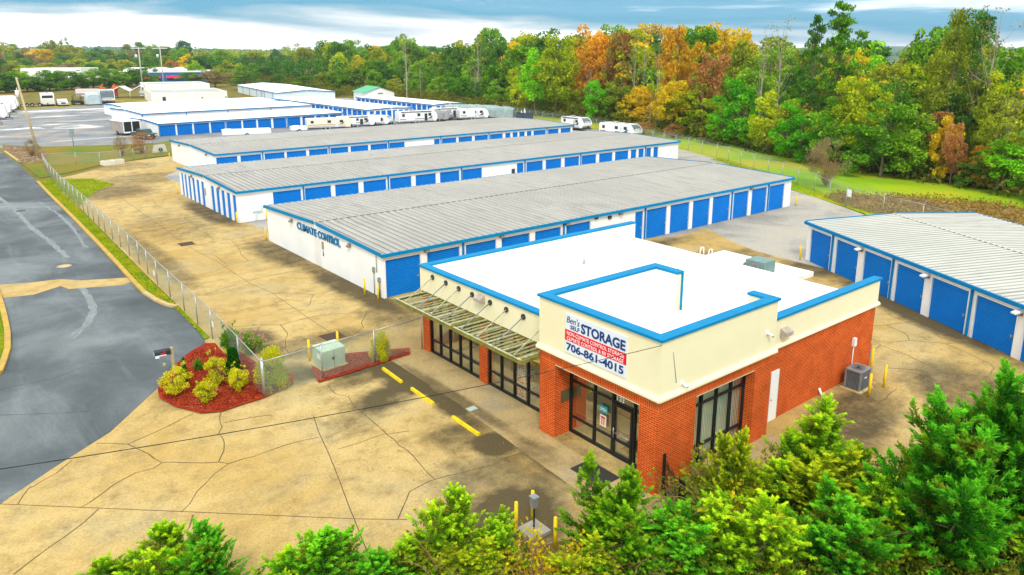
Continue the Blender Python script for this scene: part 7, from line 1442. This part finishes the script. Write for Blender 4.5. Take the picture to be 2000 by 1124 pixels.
_VI = [(2.6, 57.5), (2.6, 51), (2.35, 48), (2.1, 45.5), (1.7, 43.6), (1.3, 42.2), (0.2, 41.6), (-4, 41.2), (-4, 58)]
P = np.concatenate([scatter(rg, _VG, 15000, 0.04), scatter(rg, _VP, 5000, 0.02), scatter(rg, _VI, 7000, 0.04), scatter(rg, [(69.9, 31.5), (71.2, 33.8), (72.9, 37.0), (76.3, 43.4), (79.5, 48), (85, 56), (90, 66), (92.5, 66), (85.2, 52.5), (79, 43), (73.2, 35.5), (71, 30)], 5000, 0.0)])
setp(link('grass_blades', np_mesh('grass_blades', leaves(rg, P, 0.17, 0.35, 0.2), 4, LEAFM['grass_blade'])), 'short grass blades growing along the kerbs and fences', 'grass', None, 'stuff')
P = scatter(rg, [(75.9, 40.7), (79.2, 41.2), (82, 37), (84.5, 34), (87, 28), (84, 20), (72, 10), (63, 8), (70, 20), (70.6, 24), (71.4, 32.2), (73.2, 37)], 9000, 0.0); P[:, 2] = rg.random(len(P)) ** 2 * 0.5
setp(link('dry_brush', np_mesh('dry_brush', leaves(rg, P, 0.34, 0.4, 0.2), 4, LEAFM['dry_brush'])), 'dry weeds covering the stony bank behind the barbed fence', 'weeds', None, 'stuff')
P = scatter(rg, [(6, 20), (12, 30), (17, 30), (17, 21), (15, 17), (11, 17)], 260, 0.008); P[:, 2] = 0.012
P = np.concatenate([P, scatter(rg, [(26, 14.5), (34, 14.5), (42, 16), (40, 8), (28, 10)], 300, 0.012)])
setp(link('fallen_leaves', np_mesh('fallen_leaves', leaves(rg, P, 0.06, 0.6, 3.0), 4, LEAFM['dry_brush'])), 'fallen leaves scattered on the concrete by the hedge', 'leaves', None, 'stuff')
sheet('mulch_strip', [(13.3, 31.2), (13.6, 32.6), (14.04, 33.5), (14.96, 33.85), (15.68, 33.75), (17.23, 33.0), (18.9, 32.2), (18.5, 31.45), (16.52, 31.35)], 0.055, MULCH)
YB = 'yellow-leaved shrubs in the red mulch'
shrub((7.75, 34.1, 0.05), 1.5, 1.35, 'bush_yellow', 'big rounded yellow shrub in front of the mailbox', seed=1, group=YB)
shrub((9.55, 33.9, 0.05), 1.45, 1.5, 'bush_yellow', 'tallest yellow shrub in the middle of the red mulch bed', seed=2, group=YB)
shrub((8.55, 32.55, 0.05), 1.1, 0.95, 'bush_yellow', 'small round yellow shrub nearest the apron', seed=3, group=YB)
shrub((10.1, 32.85, 0.05), 1.15, 1.1, 'bush_yellow', 'yellow shrub at the right of the bed near the fence corner', seed=4, group=YB)
shrub((17.0, 31.95, 0.05), 1.05, 1.4, 'bush_yellow', 'upright yellow shrub against the front fence by the office', kind='upright', seed=5, group=YB)
shrub((10.2, 33.75, 0.05), 0.85, 1.55, 'cedar_deep', 'small dark green conical evergreen among the yellow shrubs', kind='upright', seed=6, name='dwarf_cypress', cat='evergreen')
shrub((8.35, 35.0, 0.05), 0.32, 1.15, 'cedar_deep', 'thin dark green evergreen between the mailbox and the big yellow shrub', kind='upright', seed=7, name='dwarf_cypress', cat='evergreen')
shrub((9.3, 36.2, 0.05), 0.5, 0.55, 'green', 'tiny green shrub alone in the mulch behind the mailbox', seed=8)
shrub((11.15, 37.0, 0.03), 1.1, 1.7, 'green', 'tall green rose bush left of the fence', seed=9, name='rose_bush', cat='rose bush')
rb_ = shrub((12.1, 36.7, 0.03), 1.7, 1.25, 'green', 'rose bush with pink blooms just behind the road fence', seed=10, name='rose_bush', cat='rose bush')
rg2 = np.random.default_rng(9); d = rg2.normal(size=(60, 3)); d[:, 2] = abs(d[:, 2]); d /= np.linalg.norm(d, axis=1, keepdims=True); P = clump_points(rg2, d * np.array([0.46, 0.46, 0.46]) + np.array([0, 0, 0.5]), np.full(60, 0.03), 16000, 0.5)
link('blooms', np_mesh('blooms', leaves(rg2, P, 0.035, 0.8), 4, LEAFM['petal_pink']), rb_)
shrub((11.45, 32.15, 0.05), 1.5, 1.9, 'bush_yellow', 'yellow-topped green shrub just inside the fence corner post', kind='upright', seed=11, group=YB)
shrub((11.7, 32.3, 0.05), 1.5, 1.2, 'bright_green', 'bright green shrub hugging the inside of the corner fence', seed=12)
shrub((82, 43.9, 0), 5.2, 5.6, 'grey_brown', 'lone brown twiggy bush on the grass beyond the barbed fence', kind='wiry', seed=13, name='bare_bush', cat='bush')
shrub((27.3, 125, 0), 4.6, 3.1, 'rust', 'reddish-brown leafless bush in the grassy ditch', kind='wiry', seed=14, name='bare_bush', cat='bush')
shrub((13.6, 131.5, 0), 2.6, 2.6, 'grey_brown', 'brown twiggy bush at the foot of the leaning pole', kind='wiry', seed=15, name='bare_bush', cat='bush')
shrub((24.2, 123.5, 0), 2.6, 3.0, 'grey_brown', 'brown vine-covered clump on the ditch fence', kind='wiry', seed=16, name='bare_bush', cat='bush')
shrub((108.5, 95.5, 0), 6.5, 2.2, 'rust', 'reddish brush pile behind the fence right of the two trailers', kind='wiry', seed=17, name='brush', cat='bush')
shrub((108.5, 88.0, 0), 4.5, 2.4, 'rust', 'purple-brown low bush at the wood edge right of the brush pile', kind='wiry', seed=18, name='bare_bush', cat='bush')
# ---------------------------------------------------------------- foreground junipers
CV = {}
def cedar_variant(seed, style):
    if (seed, style) in CV: return CV[(seed, style)]
    rg = np.random.default_rng(500 + seed); H = 4.0; base = []; dirs = []; L = []
    # leaders
    nl = {'cone': 2, 'multi': 5, 'round': 6}[style]; leaders = [(0.0, 0.0, H)] if nl == 1 else [(rg.uniform(-1.0, 1.0), rg.uniform(-1.0, 1.0), H * rg.uniform(0.62, 0.95)) for _ in range(nl)]
    leaders[0] = (leaders[0][0] * 0.4, leaders[0][1] * 0.4, H)
    sk = MB(); ph = rg.uniform(0, 6.28)
    for lx_, ly_, lz in leaders:
        sk.tube((0, 0, 0.1), (lx_ * 0.5, ly_ * 0.5, lz * 0.45), 0.04, 0.022, 6, 0, False); sk.tube((lx_ * 0.5, ly_ * 0.5, lz * 0.45), (lx_, ly_, lz * 0.9), 0.022, 0.005, 5, 0, False)
        nb = int(235 / nl ** 0.75)
        for i in range(nb):
            t = (i + rg.random()) / nb; z = lz * (0.10 + 0.88 * t); a = rg.uniform(0, 6.28)
            rmax = ((1.35 if nl == 1 else 1.05) * (1 - t ** 1.7) + 0.12) * (1 + 0.28 * math.sin(3 * a + ph + 2.2 * z) + 0.18 * math.sin(5 * a - 1.7 * z)); q = rmax * rg.uniform(0.35, 1.12)
            tx, ty = lx_ * (z / lz), ly_ * (z / lz); tip = np.array([tx + q * math.cos(a), ty + q * math.sin(a), z + 0.30 * q + rg.uniform(-0.15, 0.15)])
            b0 = np.array([tx, ty, z - 0.1]); ln = 0.36 + 0.26 * (1 - t) + rg.uniform(0, 0.16); dd = tip - b0; dd /= np.linalg.norm(dd); dd += rg.normal(size=3) * 0.25; dd[2] += 0.45; dd /= np.linalg.norm(dd)
            base.append(tip - dd * ln * 0.8); dirs.append(dd); L.append(ln)
            if i % 4 == 0: sk.tube(tuple(b0), tuple(tip - dd * ln * 0.5), 0.012, 0.005, 4, 0, False)
    base = np.array(base); dirs = np.array(dirs); L = np.array(L); per = 135
    n = len(base) * per; t = np.tile(rg.random(per) ** 0.8, len(base)) ; idx = np.repeat(np.arange(len(base)), per); t = rg.random(n)
    off_ = rg.normal(size=(n, 3)); off_ -= (off_ * dirs[idx]).sum(1, keepdims=True) * dirs[idx]; off_ /= np.linalg.norm(off_, axis=1, keepdims=True)
    P = base[idx] + dirs[idx] * (t * L[idx])[:, None] * 1.1 + off_ * ((0.10 * (1 - t) ** 0.8 + 0.008) * rg.uniform(0.4, 1.15, n))[:, None]
    ax = dirs[idx] * 1.0 + off_ * 0.6
    ax /= np.linalg.norm(ax, axis=1, keepdims=True)
    V = leaves(rg, P, 0.115, 0.24, 0.2, dirs=ax)
    cm = np_mesh('foliage', V, 4, LEAFM['cedar']); at = cm.attributes.new('tip', 'FLOAT', 'FACE'); at.data.foreach_set('value', np.clip(t * 0.9 + (P[:, 2] / H - 0.45) * 0.25, 0, 1).astype(np.float32)); so = sk.build('stem', BARK); sm = so.data; bpy.data.objects.remove(so); CV[(seed, style)] = (cm, sm); return CV[(seed, style)]
JN = [(4.7, 19.3, 2.75, 1.1, 'cone', 'cedar_deep', 'pointed dark green juniper top at the bottom edge, right of the leftmost clump'),
 (3.7, 20.4, 2.2, 1.3, 'multi', 'cedar', 'low green juniper clump at the far left of the bottom edge'), (2.6, 21.0, 1.7, 1.0, 'round', 'cedar', 'lowest juniper tip at the bottom left'),
 (7.0, 17.3, 2.75, 1.25, 'cone', 'cedar_deep', 'dark green pointed juniper, second clump along the bottom edge'), (8.0, 17.0, 2.15, 1.2, 'multi', 'cedar_deep', 'juniper shoulder right of the second bottom-edge clump'), (6.2, 18.0, 1.9, 1.1, 'round', 'cedar', 'low juniper left of the second bottom-edge clump'),
 (9.2, 16.5, 1.9, 1.0, 'round', 'cedar', 'small juniper between the second clump and the big left bush'),
 (10.5, 16.3, 2.9, 1.15, 'multi', 'cedar', 'bushy green juniper with rusty patches left of the yellow bollards'), (11.7, 15.4, 2.2, 1.0, 'multi', 'cedar', 'smaller juniper just left of the yellow bollards'), (10.9, 14.9, 1.9, 1.3, 'round', 'cedar_light', 'yellowish low juniper at the bottom edge below the big left bush'),
 (14.9, 14.1, 3.5, 1.15, 'multi', 'cedar', 'tall bright juniper in front of the entrance door mat'), (14.6, 12.9, 2.8, 1.25, 'round', 'cedar', 'wide bright juniper right of the keypad post'), (13.5, 13.0, 1.9, 1.2, 'round', 'cedar_light', 'yellow-green juniper at the bottom edge right of the bare path'),
 (15.9, 12.9, 2.0, 1.1, 'round', 'cedar_deep', 'darker juniper in front of the brick corner and iron fence'), (17.2, 10.4, 3.4, 1.4, 'round', 'cedar', 'green juniper right of the iron fence in the lower middle'),
 (15.6, 11.3, 2.5, 1.5, 'round', 'cedar_deep', 'dark juniper at the bottom edge left of the iron fence end'), (19.2, 12.2, 3.55, 0.85, 'cone', 'cedar_light', 'slim yellow-green juniper before the side window'), (20.6, 11.2, 2.4, 1.3, 'round', 'cedar', 'low bright green juniper below the slim one'),
 (23.1, 11.3, 3.9, 1.35, 'multi', 'cedar', 'twin-topped green juniper in front of the white side door'), (21.5, 10.2, 2.9, 1.5, 'round', 'cedar_light', 'yellow-green juniper filling the gap left of the twin-topped one'),
 (24.2, 8.4, 4.4, 1.4, 'cone', 'cedar', 'pointed light green juniper left of the big dark one'), (22.2, 7.4, 5.9, 2.0, 'multi', 'cedar_deep', 'largest juniper, broad and deep green, at the lower right'),
 (24.6, 6.8, 6.5, 1.5, 'cone', 'cedar_deep', 'tall dark pointed juniper behind the largest one'), (28.0, 6.7, 6.1, 1.5, 'cone', 'cedar_deep', 'tall dark juniper at the right edge of the picture'), (26.3, 5.9, 4.9, 1.7, 'multi', 'cedar', 'juniper at the right edge in front of the tall dark one'),
 (19.3, 8.6, 3.3, 1.5, 'round', 'cedar_deep', 'rounded green juniper low in front of the largest one'), (20.9, 8.9, 3.2, 1.3, 'round', 'cedar', 'juniper between the rounded one and the largest one'), (24.6, 5.0, 3.6, 1.6, 'round', 'cedar', 'juniper at the bottom right corner'), (25.9, 8.0, 4.6, 1.5, 'round', 'cedar_deep', 'full rounded juniper between the tall dark ones and the yard'), (27.0, 5.0, 4.4, 1.6, 'round', 'cedar', 'full bright juniper low at the right edge'), (18.0, 11.9, 2.3, 1.2, 'round', 'cedar', 'low juniper at the foot of the slim yellow-green one')]
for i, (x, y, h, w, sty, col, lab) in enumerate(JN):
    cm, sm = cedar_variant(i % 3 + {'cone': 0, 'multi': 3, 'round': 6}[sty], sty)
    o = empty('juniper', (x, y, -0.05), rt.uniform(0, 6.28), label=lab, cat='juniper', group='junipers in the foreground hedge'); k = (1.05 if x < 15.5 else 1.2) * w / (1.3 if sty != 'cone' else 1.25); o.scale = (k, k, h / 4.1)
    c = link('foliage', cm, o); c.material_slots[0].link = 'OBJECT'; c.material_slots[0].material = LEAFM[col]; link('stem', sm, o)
# brambles: arching canes with sparse yellowing leaves
BV = []
for sd in range(4):
    rg = np.random.default_rng(900 + sd); mb = MB(); lp = []
    for k in range(34):
        a = rg.uniform(0, 6.28); l = rg.uniform(0.7, 1.7); hh = rg.uniform(0.6, 1.6); p = np.array([rg.uniform(-0.4, 0.4), rg.uniform(-0.4, 0.4), 0.0]); prev = p.copy()
        for j in range(1, 7):
            t = j / 6; q = p + np.array([math.cos(a) * l * t + rg.normal() * 0.05, math.sin(a) * l * t + rg.normal() * 0.05, hh * (1.9 * t - 1.2 * t * t)]); mb.tube(tuple(prev), tuple(q), 0.013 * (1 - t * 0.6) + 0.004, 0.013 * (1 - t * 0.75) + 0.003, 4, 0, False)
            for _ in range(rg.integers(3, 10)): lp.append(prev + (q - prev) * rg.random() + rg.normal(size=3) * 0.1)
            prev = q
    so = mb.build('canes', TWIG); sm = so.data; bpy.data.objects.remove(so)
    BV.append((np_mesh('foliage', leaves(rg, np.array(lp), 0.11, 0.75, 0.8), 4, LEAFM['vine']), sm))
BR = [(18.3, 12.4, 'bare arching bramble by the end of the iron fence'), (18.6, 13.2, 'dry bramble canes in front of the brick corner'), (20.0, 13.1, 'dry grassy bramble below the side window'), (21.4, 12.3, 'dry bramble left of the twin-topped juniper'),
      (16.9, 11.2, 'bramble spilling over the iron fence end'), (18.3, 11.0, 'orange-caned bramble in the lower middle'), (17.0, 9.0, 'leafy bramble at the bottom edge right of the fence'), (18.4, 9.6, 'bramble with yellowing leaves below the slim juniper'),
      (19.9, 7.4, 'leafy bramble at the bottom edge under the rounded juniper'), (21.6, 5.6, 'leafy bramble at the bottom edge under the largest juniper'), (23.2, 5.0, 'bramble right of the largest juniper trunk'), (12.0, 13.6, 'bramble beside the bare path'), (15.2, 12.4, 'tangled bare bramble between two bright junipers'),
      (13.9, 11.9, 'bramble at the bottom edge below the wide bright juniper'), (25.7, 8.8, 'bramble behind the pointed light juniper'), (22.4, 9.5, 'cane tangle right of the twin-topped juniper'), (10.1, 15.3, 'bramble at the bottom edge under the left bush'), (26.5, 8.0, 'brown bramble under the tall dark juniper')]
for i, (x, y, lab) in enumerate(BR):
    cm, sm = BV[i % 4]; o = empty('bramble', (x, y, 0), rt.uniform(0, 6.28), label=lab, cat='bramble', group='brambles among the junipers'); s = rt.uniform(0.95, 1.35); o.scale = (s, s, s * 1.15)
    c = link('foliage', cm, o); c.material_slots[0].link = 'OBJECT'; c.material_slots[0].material = LEAFM[['vine', 'green', 'yellow_green', 'olive', 'vine', 'gold'][i % 6]]; link('canes', sm, o)
rg = np.random.default_rng(44); poly = [(15.5, 12.5), (26, 9.5), (30, 6), (28, 2), (20, 3), (13, 10)]; cs = []
for k in range(800): u = rg.random(); v = rg.random(); a = np.array(poly[0]) * (1 - u) + np.array(poly[2]) * u; b = np.array(poly[5]) * (1 - u) + np.array(poly[3]) * u; q = a * (1 - v) + b * v; cs.append((q[0], q[1], rg.uniform(0.05, 1.3)))
P = clump_points(rg, np.array(cs), rg.uniform(0.25, 0.6, 800), 300, 0.3, 0.8)
setp(link('ground_cover', np_mesh('ground_cover', leaves(rg, P, 0.11, 0.8, 0.9), 4, LEAFM['vine'])), 'leafy vines covering the ground under the junipers', 'ground cover', None, 'stuff')
